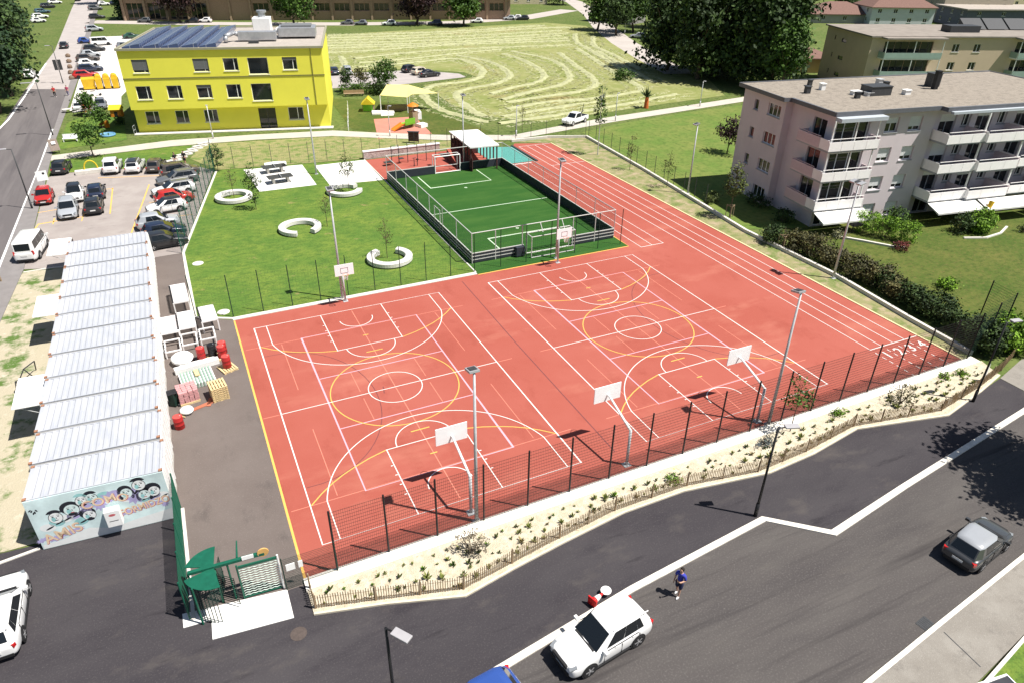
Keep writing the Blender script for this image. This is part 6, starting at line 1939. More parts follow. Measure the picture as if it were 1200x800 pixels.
# shrub in the orange guard by the field
q = G(757, 127)
t = thing('guarded_sapling', 'sapling with upright leaves in an orange guard by the mown field', 'young tree', (q.x, q.y, 0))
MB().lathe([(.42, 0), (.36, .9), (.30, 1.8), (.28, 1.8), (.3, .1)], n=12).build('guard', mat('orange_guard', (0.55, 0.13, 0.03), .7, .1, 4), t)
b = MB()
for i in range(26):
    a = rnd.uniform(0, 2 * PI); el = rnd.uniform(.3, 1.3)
    d = Vector((math.cos(a) * math.cos(el), math.sin(a) * math.cos(el), math.sin(el)))
    p0 = Vector((0, 0, 1.7)); p1 = p0 + d * rnd.uniform(1.1, 2.2)
    s = d.cross(Vector((0, 0, 1))).normalized() * .16
    b.add([p0, (p0 + p1) / 2 + s, p1, (p0 + p1) / 2 - s], [(0, 1, 2, 3)], rnd.randrange(3))
b.build('leaves', LD, t)
tk = MB().tube((0, 0, 0), (0, 0, 2.2), .06).build('trunk', M_bark, t)


def bush(label, x, y, sx, sy, h, mats, n=900, size=.2, seed=1, name='shrub', group=None, rz=0, boxy=False):
    rr = random.Random(seed)
    t = thing(name, label, 'hedge' if name == 'hedge' else 'shrub', (x, y, 0), rz, group)
    c = MB()
    if boxy:
        lb = [((i + .5) / 5 * sx - sx / 2, 0, h * .5, sx / 8, sy / 2, h * .5) for i in range(5)] + [((i + .5) / 5 * sx - sx / 2, 0, h * .8, sx / 9, sy * .42, h * .2) for i in range(5)]
    else:
        lb = [(0, 0, h * .45, sx / 2, sy / 2, h * .5)] + [(rr.uniform(-.3, .3) * sx, rr.uniform(-.3, .3) * sy, h * rr.uniform(.35, .6), sx * .28, sy * .28, h * .34) for _ in range(5)]
    leafcloud(c, lb, n, size, rr, 14, size * .9)
    c.v = [(a, b, max(.02, d)) for a, b, d in c.v]
    c.build('foliage', mats, t)
    s = MB()
    for i in range(7):
        a = rr.uniform(0, 2 * PI)
        s.tube((0, 0, 0), (math.cos(a) * sx * .3, math.sin(a) * sy * .3, h * .7), .03, .01, 5)
    s.build('stems', M_bark, t)
    return t


GG = 'shrubs along the garden boundary'
hl = [(49.4, 20.6, 2.4, LD), (50.2, 18.4, 2.6, LR), (50.4, 16.2, 2.6, LR), (50.5, 14.0, 2.6, LR), (50.3, 11.6, 2.5, LR), (50.5, 9.4, 2.6, LR), (50.2, 7.2, 2.4, LR), (49.9, 5.2, 2.4, LD), (49.8, 3.2, 2.6, LD), (49.9, 1.0, 2.6, LD)]
hn = ['dark green shrub at the foot of the pink block corner', 'russet shrub with pale flowers by the staked bare tree', 'russet shrub second from the block in the garden row', 'russet shrub beside the twin lamp mast', 'brown green shrub below the twin lamp mast', 'orange tinged shrub in the middle of the garden row', 'brownish shrub before the dark end of the garden row', 'dark shrub fifth from the track corner', 'dark shrub nearer the wire corner fence', 'dark shrub right behind the wire corner fence']
for i, (x, y, s, m_) in enumerate(hl):
    bush(hn[i], x, y, s, s * 1.05, 1.9 + .3 * (i % 3), m_, 2100, .2, 200 + i, group=GG)
bush('large glossy dark bush with bright top at the right edge by the side path', 51.0, -2.0, 4.4, 3.6, 3.1, LB, 3600, .24, 220)
bush('dark bush under the street lamp by the tarmac end', 48.9, -1.6, 3.0, 2.4, 2.7, LD, 2800, .22, 221)
bush('clipped bright green hedge running out from the block under the awning', 60.6, 17.2, 6.0, 1.9, 2.3, LB, 5200, .16, 222, 'hedge', None, R(-62), True)
bush('green bush behind the clipped bright hedge', 63.8, 18.5, 2.6, 2.4, 2.5, LG, 1300, .2, 223)
bush('rounded bright bush under the right awning', 71.2, 14.3, 3.0, 2.8, 2.7, LB, 3600, .2, 224)
bush('dark bush left of the rounded bright bush', 69.3, 14.9, 2.4, 2.2, 2.2, LD, 1100, .2, 225)
bush('small light green bush alone on the garden lawn', 55.8, 6.7, 1.9, 1.5, .9, LB, 700, .18, 226)
bush('small red leaved shrub at the end of the clipped hedge', 59.3, 14.1, 1.6, 1.4, 1.0, leafmats('redleaf', (.09, .02, .02)), 500, .15, 227)
bush('tiny dark shrub on the lawn before the yellow parasol', 75.5, 12.2, 1.1, .9, .8, LD, 350, .14, 228)
bush('white flowering low shrub by the garden patio', 56.2, 18.9, 1.8, 1.2, .9, leafmats('cream', (.16, .17, .10)), 450, .15, 229)
bush('dark foundation shrub by the shaded block wall', 54.2, 24.6, 2.2, 2.4, 1.4, LD, 800, .2, 230)
bush('dark foundation shrub below the shaded bay windows', 55.2, 29.5, 2.2, 3.4, 1.3, LD, 900, .2, 231)
bush('pale shrub beside the mast in the block shade', 51.0, 32.6, 1.8, 1.8, 1.5, LY, 600, .18, 232)
bush('low hedge in front of the far villa at the top of the field', 136, 248, 26, 3, 3.0, LD, 2200, .5, 233, 'hedge', None, R(-20), True)
bush('dark ragged bush at the field edge beside the tree shade', 82.5, 98.5, 4.4, 4, 2.0, LG, 900, .35, 234)
bush('low hedge left of the yellow shade sail', 30.0, 104.6, 7, 2.4, 1.8, LG, 1500, .3, 235, 'hedge', None, R(-14), True)
bush('shrub mass behind the playground bench', 33.0, 103.2, 3.4, 3.2, 2.6, LD, 1100, .3, 236)
bush('shaded bush beside the overhang of the yellow building', -9.6, 96.3, 1.6, 1.6, 1.3, LD, 500, .2, 237)
bush('long dark clipped hedge along the verge wall behind the running lanes', 49.7, 4.2, 11.5, 1.3, 1.7, LD, 4200, .2, 238, 'hedge', None, R(83), True)
# planting bed shrubs
bush('grey purple airy shrub in the cream planting bed beside the left floodlight', 6.6, -3.6, 1.9, 1.5, 1.6, leafmats('sage', (.13, .115, .095)), 600, .10, 240)
bush('brown airy shrub in the planting bed near the running lane start', 37.2, -3.7, 2.3, 1.6, 1.7, LR, 620, .11, 241)
bush('small blue grey shrub in the planting bed below the right hoop', 26.0, -3.2, 1.4, 1.1, .7, leafmats('bluegrey', (.10, .12, .13)), 420, .10, 242)
for i, (x, y, lab) in enumerate(((18.9, -3.6, 'bright leafy plant in the bed below the middle hoop'), (32.3, -2.9, 'bright leafy plant in the bed between the two right lamps'), (42.6, -2.9, 'bright leafy plant at the far right of the bed'), (44.2, -3.1, 'small bright plant next to the paling fence end'))):
    bush(lab, x, y, 1.0, .8, .55, LB, 240, .12, 250 + i)


# planting bed tufts
def tuft_mesh(seed, mats, k=16, hgt=.30):
    rr = random.Random(seed)
    b = MB()
    for i in range(k):
        a = rr.uniform(0, 2 * PI); el = rr.uniform(.5, 1.4)
        d = Vector((math.cos(a) * math.cos(el), math.sin(a) * math.cos(el), math.sin(el)))
        p1 = d * hgt * rr.uniform(.7, 1.2)
        s = d.cross(Vector((0, 0, 1))).normalized() * .045
        b.add([s * -.4, p1 * .55 + s, p1, p1 * .55 - s], [(0, 1, 2, 3)], rr.randrange(3))
    return b.mesh('grass_tuft', mats)


tm = [tuft_mesh(1, LGR), tuft_mesh(2, LGR, 20, .36), tuft_mesh(3, LY, 14, .26), tuft_mesh(4, LB, 18, .32), tuft_mesh(5, leafmats('straw', (.22, .19, .09)), 18, .34), tuft_mesh(6, LG, 26, .3)]


def bed_y(x):
    for a, b in zip(BED_OUT, BED_OUT[1:]):
        if a[0] <= x <= b[0]:
            return a[1] + (b[1] - a[1]) * (x - a[0]) / (b[0] - a[0])
    return -4


nt_ = 0
x = -.7
while x < 46 and nt_ < 292:
    y0 = bed_y(x) + .35
    m = max(2, int((-2.75 - y0) / .52))
    for j in range(m):
        if rnd.random() < .08: continue
        yy = -2.8 + (y0 + 2.8) * (j + rnd.uniform(.2, .8)) / m
        o = bpy.data.objects.new('grass_tuft', rnd.choice(tm[:3] if rnd.random() < .6 else tm))
        COL.objects.link(o)
        o.location = (x + rnd.uniform(-.25, .25), yy, .06)
        s = rnd.choice((.4, .5, .6, .7, .85, 1.05)) * rnd.uniform(.85, 1.15)
        o.scale = (s, s, s)
        o.rotation_euler = (0, 0, rnd.uniform(0, 6.28))
        tag(o, 'small green grass tuft planted in the cream gravel bed', 'plant', 'grass tufts in the planting bed')
        nt_ += 1
    x += .62

# tree out of frame at the right whose shade falls on the lower road
tree('roadside_maple', 'leafy tree just beyond the right edge shading the lower road', 41.3, -12.6, 12.5, 3.8, LG, 5200, .36, .2, .25, None, 300, spread=.4)
tree('roadside_maple', 'second leafy tree beyond the right edge shading the lower road', 39.6, -15.6, 12, 3.6, LG, 4600, .36, .2, .25, None, 301, spread=.4)

# ------------------------------------------------------------------ hay windrows
HAYC = [[(383, 45), (500, 41), (640, 33), (672, 33)], [(383, 51), (520, 47), (668, 39)], [(385, 57), (500, 53), (600, 48), (668, 45)], [(415, 69), (480, 62), (560, 57), (672, 53)],
        [(420, 79), (480, 74), (530, 69), (556, 75), (566, 86), (550, 95), (510, 100), (497, 108), (500, 117), (520, 130), (560, 141), (575, 143)],
        [(535, 65), (575, 73), (597, 87), (585, 97), (550, 104), (535, 110), (541, 120), (558, 132), (572, 138)],
        [(590, 63), (620, 74), (638, 88), (628, 97), (600, 103), (572, 111)], [(600, 60), (650, 72), (668, 90), (655, 100), (620, 108), (585, 118)],
        [(655, 62), (672, 75), (690, 88), (698, 98), (685, 106), (640, 113), (590, 121)], [(676, 57), (700, 72), (718, 84), (738, 95), (751, 104), (740, 109), (690, 116), (640, 120), (590, 129)],
        [(674, 40), (676, 50), (690, 58), (720, 76), (752, 96)], [(695, 43), (697, 54), (720, 65), (752, 83)], [(585, 145), (680, 131), (740, 121), (796, 110)], [(588, 137), (660, 125), (705, 119)],
        [(420, 74), (470, 70), (545, 62), (590, 58)], [(383, 62), (440, 59), (530, 53), (670, 48)], [(400, 85), (404, 75), (398, 66)], [(383, 48), (520, 43.5), (660, 36)], [(383, 54), (520, 50), (660, 42)], [(383, 42), (520, 37.5), (640, 30)], [(700, 60), (735, 80), (770, 98)]]
hb = MB()
for cv in HAYC:
    P = [G(*p) for p in cv]
    # smooth resample
    pts = []
    for i in range(len(P) - 1):
        p0, p1, p2, p3 = P[max(0, i - 1)], P[i], P[i + 1], P[min(len(P) - 1, i + 2)]
        m = max(4, int((p2 - p1).length / 1.1))
        for k in range(m):
            t = k / m
            pts.append(.5 * ((2 * p1) + (p2 - p0) * t + (2 * p0 - 5 * p1 + 4 * p2 - p3) * t * t + (3 * p1 - p0 - 3 * p2 + p3) * t ** 3))
    n = len(pts)
    base = len(hb.v)
    for i in range(n):
        d = (pts[min(n - 1, i + 1)] - pts[max(0, i - 1)]).normalized()
        nn_ = Vector((-d.y, d.x, 0))
        for q, hz in ((-.75, .005), (-.3, .10), (.05, .17), (.35, .10), (.78, .005)):
            p = pts[i] + nn_ * (q * rnd.uniform(.7, 1.35) + rnd.uniform(-.12, .12)) + d * rnd.uniform(-.2, .2)
            hb.v.append((p.x, p.y, hz * rnd.uniform(.55, 1.35)))
    for i in range(n - 1):
        for j in range(4):
            a = base + i * 5 + j
            hb.f.append([a, a + 5, a + 6, a + 1]); hb.m.append(0)
for cv in HAYC:
    P = [G(*p) for p in cv]
    for a, b in zip(P, P[1:]):
        for k in range(int((b - a).length * 4)):
            c = a + (b - a) * rnd.random() + Vector((rnd.gauss(0, .95), rnd.gauss(0, .95), .04))
            an = rnd.uniform(0, PI); L_ = rnd.uniform(.2, .6); W_ = rnd.uniform(.06, .16)
            t_ = Vector((math.cos(an) * L_, math.sin(an) * L_, rnd.uniform(-.02, .05))); b_ = Vector((-math.sin(an) * W_, math.cos(an) * W_, .03))
            hb.add([c - t_, c + b_, c + t_, c - b_], [(0, 1, 2, 3)])
for cv in HAYC:
    P = [G(*p) for p in cv]
    for off in (-2.3, 2.2):
        for a, b in zip(P, P[1:]):
            d = (b - a).normalized(); nv = Vector((-d.y, d.x, 0)); L_ = (b - a).length
            for k in range(int(L_ * 5)):
                c = a + d * rnd.random() * L_ + nv * (off + rnd.gauss(0, .3)) + Vector((0, 0, .03))
                an = math.atan2(d.y, d.x) + rnd.gauss(0, .5); l2 = rnd.uniform(.15, .5); w2 = rnd.uniform(.05, .12)
                t_ = Vector((math.cos(an) * l2, math.sin(an) * l2, .01)); b_ = Vector((-math.sin(an) * w2, math.cos(an) * w2, .02))
                hb.add([c - t_, c + b_, c + t_, c - b_], [(0, 1, 2, 3)])
hay_m = mat('dry_hay', (0.35, 0.355, 0.195), .95, .22, .9, bump=.6, bscale=5)
tag(hb.build('hay_windrows', hay_m), 'pale hay raked into winding rows over the mown field', 'hay', kind='stuff')

# ------------------------------------------------------------------ turf pitch cage
cg = thing('pitch_cage', 'steel cage with dark boards and thin wires around the green turf pitch', 'pitch cage', (0, 0, 0))
X0, X1, Y0, Y1 = 19.85, 35.15, 28.1, 54.75
M_board = mat('dark_board', (0.030, 0.034, 0.045), .6, .1, 2)
M_rail = mat('pale_rail', (0.55, 0.55, 0.52), .5, .06, 4)


def board_run(p, q, name='board', h=1.0, gaps=True, par=cg):
    p, q = Vector((*p, 0)), Vector((*q, 0))
    L = (q - p).length
    a = math.atan2(q.y - p.y, q.x - p.x)
    c = (p + q) / 2
    b = MB()
    if gaps:
        for z, hh in ((.2, .24), (.53, .24), (.85, .2)):
            b.box((c.x, c.y, z), (L, .06, hh), a)
    else:
        b.box((c.x, c.y, h / 2 + .02), (L, .07, h - .04), a)
    b.build(name, M_board, par)
    r_ = MB()
    zs = (.36, .69, 1.0) if gaps else (1.0,)
    for z in zs:
        r_.box((c.x, c.y, z), (L, .09, .07), a)
    r_.build('rail', M_rail, par)


# near end (with goal box) and long sides
board_run((X0, Y0), (25.1, Y0)); board_run((30.3, Y0), (X1, Y0))
board_run((X0, Y0), (X0, Y1)); board_run((X1, Y0), (X1, Y1), gaps=False)
board_run((X0, Y1), (26.0, Y1), gaps=False); board_run((29.3, Y1), (X1, Y1), gaps=False)
n = 7
for i in range(n + 1):
    y = Y0 + (Y1 - Y0) * i / n
    MB().tube((X0, y, 0), (X0, y, 2.95), .045).build('post', M_rail, cg)
    MB().tube((X1, y, 0), (X1, y, 2.95), .035).build('post', M_galv, cg)
for x in (22.2, 24.95, 30.4, 32.9):
    MB().tube((x, Y0, 0), (x, Y0, 2.95), .05).build('post', M_rail, cg)
for p, q, m_ in (((X0, Y0, 2.95), (X0, Y1, 2.95), M_rail), ((X0, Y0, 2.95), (X1, Y0, 2.95), M_rail), ((X1, Y0, 2.95), (X1, Y1, 2.95), M_galv), ((X0, Y1, 2.95), (X1, Y1, 2.95), M_rail)):
    MB().tube(p, q, .045).build('top_rail', m_, cg)
b = MB()
for z in [1.15 + .15 * k for k in range(12)]:
    for p, q in (((X0, Y0), (X1, Y0)), ((X0, Y0), (X0, Y1)), ((X1, Y0), (X1, Y1))):
        b.tube((*p, z), (*q, z), .006, .006, 3, caps=False)
for y_ in [Y0 + .12 * k for k in range(int((Y1 - Y0) / .12))]:
    for xx in (X0, X1):
        b.tube((xx, y_, 1.0), (xx, y_, 2.95), .004, .004, 3, caps=False)
b.build('wire_mesh', M_dgreen, cg)
MB().path([(X0 + .01, 36.4, 0), (X0 + .01, 36.4, 2.3), (X0 + .01, 38.0, 2.3), (X0 + .01, 38.0, 0)], .05).build('gate_frame', M_rail, cg)
gl = thing('goal', 'pale football goal box built into the near end of the turf cage', 'goal', (27.7, Y0, 0))
MB().path([(-2.3, .0, 0), (-2.3, 0, 2.1), (2.3, 0, 2.1), (2.3, 0, 0)], .06).build('goal_frame', M_rail, gl)
MB().path([(-2.3, 0, 2.1), (-2.3, -1.1, 2.1), (2.3, -1.1, 2.1), (2.3, 0, 2.1)], .045).path([(-2.3, -1.1, 2.1), (-2.3, -1.1, .05), (2.3, -1.1, .05), (2.3, -1.1, 2.1)], .045).path([(-2.3, -1.1, .55), (2.3, -1.1, .55)], .04).path([(-2.3, 0, .06), (2.3, 0, .06)], .05).build('back_frame', M_rail, gl)
b = MB()
for i in range(24):
    b.tube((-2.3 + .2 * i, -1.1, .05), (-2.3 + .2 * i, -1.1, 2.1), .005, .005, 3, caps=False)
for i in range(10):
    b.tube((-2.3, -1.1, .1 + .2 * i), (2.3, -1.1, .1 + .2 * i), .005, .005, 3, caps=False)
b.build('net_bars', M_dgreen, gl)
MB().path([(-.9 + .0, .0, 2.95), (-.9, -.6, 2.2)], .04).path([(1.4, 0, 2.95), (1.4, -.6, 2.2)], .04).build('brace', M_rail, gl)
bxk = MB().bx(-.45, .45, -.4, .05, .1, 1.0)
tag(bxk.build('goal_side_box', M_board, loc=(24.6, Y0 - .1, 0), bevel=.02), 'dark ring fronted box left of the near goal', 'box')
gl = thing('goal', 'white framed football goal at the far end of the turf pitch', 'goal', (27.65, Y1, 0))
MB().path([(-1.65, -.05, 0), (-1.65, -.05, 2.1), (1.65, -.05, 2.1), (1.65, -.05, 0)], .07).path([(-1.65, -.05, 2.1), (-1.65, .9, 2.1)], .05).path([(1.65, -.05, 2.1), (1.65, .9, 2.1)], .05).path([(-1.65, -.05, .08), (1.65, -.05, .08)], .06).build('goal_frame', M_white, gl)
MB().path([(-1.65, .9, 0), (-1.65, .9, 2.1), (1.65, .9, 2.1), (1.65, .9, 0)], .05).path([(-1.65, .9, .6), (1.65, .9, .6)], .05).build('back_frame', M_rail, gl)

# ------------------------------------------------------------------ ring benches
M_bench = mat('white_bench_concrete', (0.64, 0.62, 0.58), .85, .10, 2.5, bump=.15)


def ring(label, x, y, r0, r1, a0, a1, h=.5):
    r = thing('ring_bench', label, 'bench', (x, y, 0), 0, 'white ring benches on the lawn')
    n = 44
    b = MB()
    vs, fs = [], []
    prof = [(r0, .08), (r1 - .06, .08), (r1, .14), (r1, h - .04), (r1 - .04, h), (r0 + .04, h), (r0, h - .04)]
    full = a1 - a0 >= 360
    for i in range(n if full else n + 1):
        a = R(a0 + (a1 - a0) * i / n)
        for rr_, z in prof:
            vs.append((math.cos(a) * rr_, math.sin(a) * rr_, z))
    k = len(prof)
    m = n if full else n
    tot = n if full else n + 1
    for i in range(m):
        for j in range(k):
            i2 = (i + 1) % tot
            fs.append((i * k + j, i2 * k + j, i2 * k + (j + 1) % k, i * k + (j + 1) % k))
    if not full:
        fs.append(tuple(range(k)))
        fs.append(tuple(range(n * k, n * k + k))[::-1])
    b.add(vs, [f[::-1] for f in fs])
    b.build('seat', M_bench, r)
    f_ = MB().wall(arc(0, 0, (r0 + r1) / 2, a0 + 2, a1 - 2, 40), r1 - r0 - .25, 0, .09)
    f_.build('plinth', M_dgrey, r)
    return r


ring('closed white ring bench next to the green car park fence', 2.15, 54.85, 1.35, 2.0, 0, 360)
ring('white C shaped ring bench with its gap towards the red court', 7.1, 42.65, 1.45, 2.1, -58, 250)
ring('white ring bench nearest the turf pitch corner with its gap at the back', 13.2, 31.9, 1.45, 2.1, 112, 412)
ring('white ring bench with a leafy young tree in it beside the gravel pads', 14.0, 52.3, 1.4, 2.05, 30, 340)

# table tennis tables and white block on the first gravel pad
for lab, px_, py_ in (('dark table tennis table nearer the hedge end of the gravel pad', 322, 202), ('dark table tennis table nearer the lawn on the gravel pad', 329, 214)):
    g = G(px_, py_)
    r = thing('table_tennis_table', lab, 'table', (g.x, g.y, .03), R(4), 'table tennis tables on the gravel pad')
    MB().bx(-1.45, 1.45, -.75, .75, .68, .76).build('table_top', M_dgrey, r, bevel=.02)
    for s in (-1, 1):
        MB().bx(s * .85 - .12, s * .85 + .12, -.5, .5, 0, .68).build('leg', M_conc, r)
    MB().bx(-.02, .02, -.8, .8, .765, .92).build('net_plate', M_galv, r)
g = G(323, 194)
MB()
tag(MB().prism([(-1.4, -.6), (1.3, -.5), (1.4, .5), (-.2, .9), (-1.3, .6)], 0, .25).build('stone_slab', M_white, loc=(g.x, g.y, 0.02), bevel=.03), 'white flat stone slab at the back edge of the gravel pad', 'slab')
for p_, lab in (((232, 309), 'round pale manhole cover in the lawn by the lane kerb'), ((262, 366), 'round pale manhole cover in the lawn corner near the red court')):
    g = G(*p_)
    tag(MB().lathe([(.48, 0), (.48, .03), (.42, .035)], n=20).build('manhole_cover', M_conc, loc=(g.x, g.y, 0)), lab, 'manhole')

# ------------------------------------------------------------------ retaining wall, exercise bars, shelter
rw = thing('retaining_wall', 'low stone wall with white coping behind the exercise court', 'wall', (19.5, 64.15, 0))
MB().bx(0, 10.6, 0, .4, 0, .95).build('stones', ground_mat('pinkish_rubble', [((0.46, 0.39, 0.36), 0, 0, 0, 0, 0), ((0.30, 0.25, 0.23), 3, (1, 1), .5, .62, 4), ((0.58, 0.53, 0.49), 5, (1, 1), .55, .7, 3)], bump=.8, bscale=6), rw)
MB().bx(-.05, 10.65, -.06, .46, .95, 1.07).build('coping', M_white, rw)
r = thing('pull_up_frame', 'dark steel pull up frame on the red exercise court', 'exercise frame', (26.3, 60.6, 0), R(-3))
for x in (-1.9, -.6, .6, 1.9):
    MB().tube((x, 0, 0), (x, 0, 2.5 if abs(x) > 1 else 2.2), .05).build('post', M_dgrey, r)
MB().tube((-1.9, 0, 2.45), (-.6, 0, 2.1), .03).tube((-.6, 0, 2.1), (.6, 0, 2.1), .03).tube((.6, 0, 2.1), (1.9, 0, 2.45), .03).build('bars', M_galv, r)
r = thing('workout_station', 'twin post workout station by the turf corner of the exercise court', 'exercise frame', (22.7, 60.6, 0), R(8))
for x in (-.5, .5):
    MB().tube((x, 0, 0), (x, 0, 2.4), .06).build('post', M_dgrey, r)
MB().bx(-1.6, -.5, -.3, .3, .4, .48).bx(.5, 1.1, -.25, .25, .6, .68).build('bench_board', M_dgrey, r)
MB().tube((-.5, 0, 2.3), (.5, 0, 2.3), .03).tube((-.5, 0, 1.2), (.5, 0, 1.2), .03).build('bars', M_galv, r)
r = thing('exercise_bike', 'small dark pedal trainer on the red exercise court', 'exercise frame', (24.6, 58.7, 0), R(20))
MB().tube((0, 0, 0), (0, 0, 1.1), .05).tube((-.3, 0, 1.1), (.3, 0, 1.1), .03).tube((.5, 0, 0), (.5, 0, .8), .05).build('frame', M_dgrey, r)
MB().bx(.35, .65, -.15, .15, .8, .88).build('saddle', M_black, r)
q0 = G(541, 150, 3.2); 
RC = [G(526, 155, 3.0), G(560, 153, 3.0), G(585, 171, 3.0), G(551, 174, 3.0)]
sh = thing('shelter', 'open shelter with flat white roof and dark red slatted posts behind the turf pitch', 'shelter', (0, 0, 0))
cxs = sum(p.x for p in RC) / 4; cys = sum(p.y for p in RC) / 4
MB().prism([(p.x, p.y) for p in RC], 2.95, 3.12).build('roof', M_white, sh)
M_dred = mat('dark_red_boards', (0.085, 0.035, 0.035), .8, .12, 2)


def ip(a, b, t):
    return a + (b - a) * t


for k in range(7):
    p = ip(RC[0], RC[3], .04 + .92 * k / 6); p = ip(p, RC[1] + (RC[2] - RC[1]) * (.04 + .92 * k / 6), .05)
    MB().bx(p.x - .08, p.x + .08, p.y - .08, p.y + .08, 0, 2.95).build('post', M_dred, sh)
    p = ip(RC[1], RC[2], .04 + .92 * k / 6); p = ip(p, RC[0] + (RC[3] - RC[0]) * (.04 + .92 * k / 6), .05)
    MB().bx(p.x - .07, p.x + .07, p.y - .07, p.y + .07, 0, 2.95).build('post', M_dred, sh)
a, c = ip(RC[0], RC[1], .07), ip(RC[3], RC[2], .07)
MB().wall([(a.x, a.y), (c.x, c.y)], .08, .05, 1.7).build('side_boards', M_dred, sh)
a, c = ip(RC[0], RC[3], .03), ip(RC[1], RC[2], .03)
MB().wall([(a.x + .3, a.y), (c.x - .3, c.y)], .08, .05, 2.2).build('back_boards', M_dred, sh)
r = thing('slide_ramp', 'dark red side box with sloping red top under the shelter edge', 'bench', (30.6, 57.2, 0), 0)
MB().add([(-1.2, -1.2, 0), (2.0, -1.2, 0), (2.0, 2.4, 0), (-1.2, 2.4, 0), (-1.2, -1.2, .5), (2.0, -1.2, .5), (2.0, 2.4, 1.5), (-1.2, 2.4, 1.5)], [(0, 1, 5, 4), (1, 2, 6, 5), (2, 3, 7, 6), (3, 0, 4, 7), (3, 2, 1, 0)]).build('box', M_dred, r)
MB().add([(-1.2, -1.2, .503), (2.0, -1.2, .503), (2.0, 2.4, 1.503), (-1.2, 2.4, 1.503)], [(0, 1, 2, 3)]).build('top', court_red, r)

# ------------------------------------------------------------------ path lamps and boards
for lab, p_, h, rz in (('slim path lamp in front of the nursery wall', (250, 163), 4.5, R(90)), ('slim path lamp by the playground corner', (457, 160), 4.3, R(-60)), ('slim path lamp behind the white shelter', (605, 160), 4.4, R(-90)), ('slim path lamp past the pickup truck', (721, 142), 4.3, R(-90)), ('slim path lamp in the tree shade', (820, 125), 4.2, R(-90))):
    g = G(*p_)
    street_lamp(lab, g.x, g.y, h, rz, M_galv, .5, 'slim lamps along the pale path')
street_lamp('tall curved lamp on the side road near the nursery lawn', -18.15, 92.98, 7.2, R(180), M_dgrey, 1.6)
street_lamp('tall lamp on the side road pavement by the red car', -17.8, 60.06, 6.4, R(180), M_dgrey, 1.2)
street_lamp('lamp far up the side road with two dark banners', -19.3, 134.4, 6.6, R(180), M_dgrey, 1.0)
q = G(732, 40)
street_lamp('lamp by the dark street trees along the field lane', q.x, q.y, 6.5, R(200), M_galv, 1.0)
g = G(455, 800)
sl_ = street_lamp('black street lamp rising from below the bottom edge of the picture', .62, -10.45, 5.9, R(-55))
for (x, y, w_, lab) in ((-17.0, 127.0, .5, 'dark banner pair on the far road lamp'),):
    pass
r = thing('notice_board', 'dark notice board with a small roof beside the pale path', 'notice board', (28.1, 69.35, 0), R(-30))
MB().bx(-.75, .75, -.06, .06, .25, 1.55).build('board', M_dred, r)
MB().bx(-.85, .85, -.25, .25, 1.55, 1.62).build('roof', M_dgrey, r)
for x in (-.7, .7):
    MB().tube((x, .1, 0), (x, .1, 1.5), .05).build('leg', M_dgrey, r)
g = G(66, 180)
r = thing('notice_board', 'tilted grey information board on the grass behind the lone black car', 'notice board', (g.x, g.y, 0), R(20))
MB().box((0, 0, 1.1), (1.1, .06, 1.5), 0, 0, 0, R(-18)).build('board', mat('board_brown_grey', (.25, .2, .17), .8, .1, 3), r)
MB().box((0, -.06, 1.4), (.5, .02, .35), 0, 0, 0, R(-18)).build('notice', M_white, r)
for x in (-.4, .4):
    MB().tube((x, .1, 0), (x, .1, 1.3), .04).build('leg', M_dgrey, r)
g = G(37, 222)
r = thing('parking_sign', 'white sign with a dark spot on the lamp post side beside the red car', 'sign', (g.x + 1.6, g.y - 1.3, 0), R(15))
MB().tube((0, 0, 0), (0, 0, 1.9), .04).build('pole', M_galv, r)
MB().bx(-.55, .55, -.07, -.04, 1.2, 2.3).build('sign_plate', M_white, r)
MB().add([(.2 + .13 * math.cos(R(a)), -.073, 2.0 + .13 * math.sin(R(a))) for a in range(0, 360, 30)], [tuple(range(12))]).build('dark_spot', M_black, r)
g = G(83, 166)
r = thing('white_bench', 'white garden bench on the nursery lawn', 'bench', (g.x, g.y, 0), R(-8))
MB().bx(-.9, .9, -.3, .35, .4, .47).build('seat', M_white, r)
MB().bx(-.9, .9, .32, .38, .47, .95).build('backrest', M_white, r)
for x in (-.8, .8):
    MB().bx(x - .05, x + .05, -.28, .3, 0, .4).build('leg', M_white, r)
g = G(106, 203)
r = thing('bike_ramp', 'pale low concrete block with a yellow hoop in the parking verge', 'planter', (g.x, g.y, 0), R(4))
MB().bx(-1.6, 1.6, -.4, .4, 0, .45).build('block', M_conc, r, bevel=.03)
MB().path([(1.2 * math.cos(R(a)) * .6 + .2, .2, .45 + 1.0 * math.sin(R(a))) for a in range(0, 181, 20)], .09).build('hoop', mat('yellow_plastic', (.62, .48, .03), .5, .05, 3), r)
# steps up the verge
st_ = thing('garden_steps', 'pale stepped path of dark edged slabs climbing from the car park', 'steps', (-3.2, 73.0, 0))
for i in range(7):
    t = i / 6
    MB().box((4.4 * t, 7.2 * t, .06 + .0 * i), (1.9, 1.0, .12), R(25)).build('step', M_conc, st_)
    MB().box((4.4 * t - .15, 7.2 * t - .45, .13), (1.7, .16, .03), R(25)).build('nosing', M_dgrey, st_)
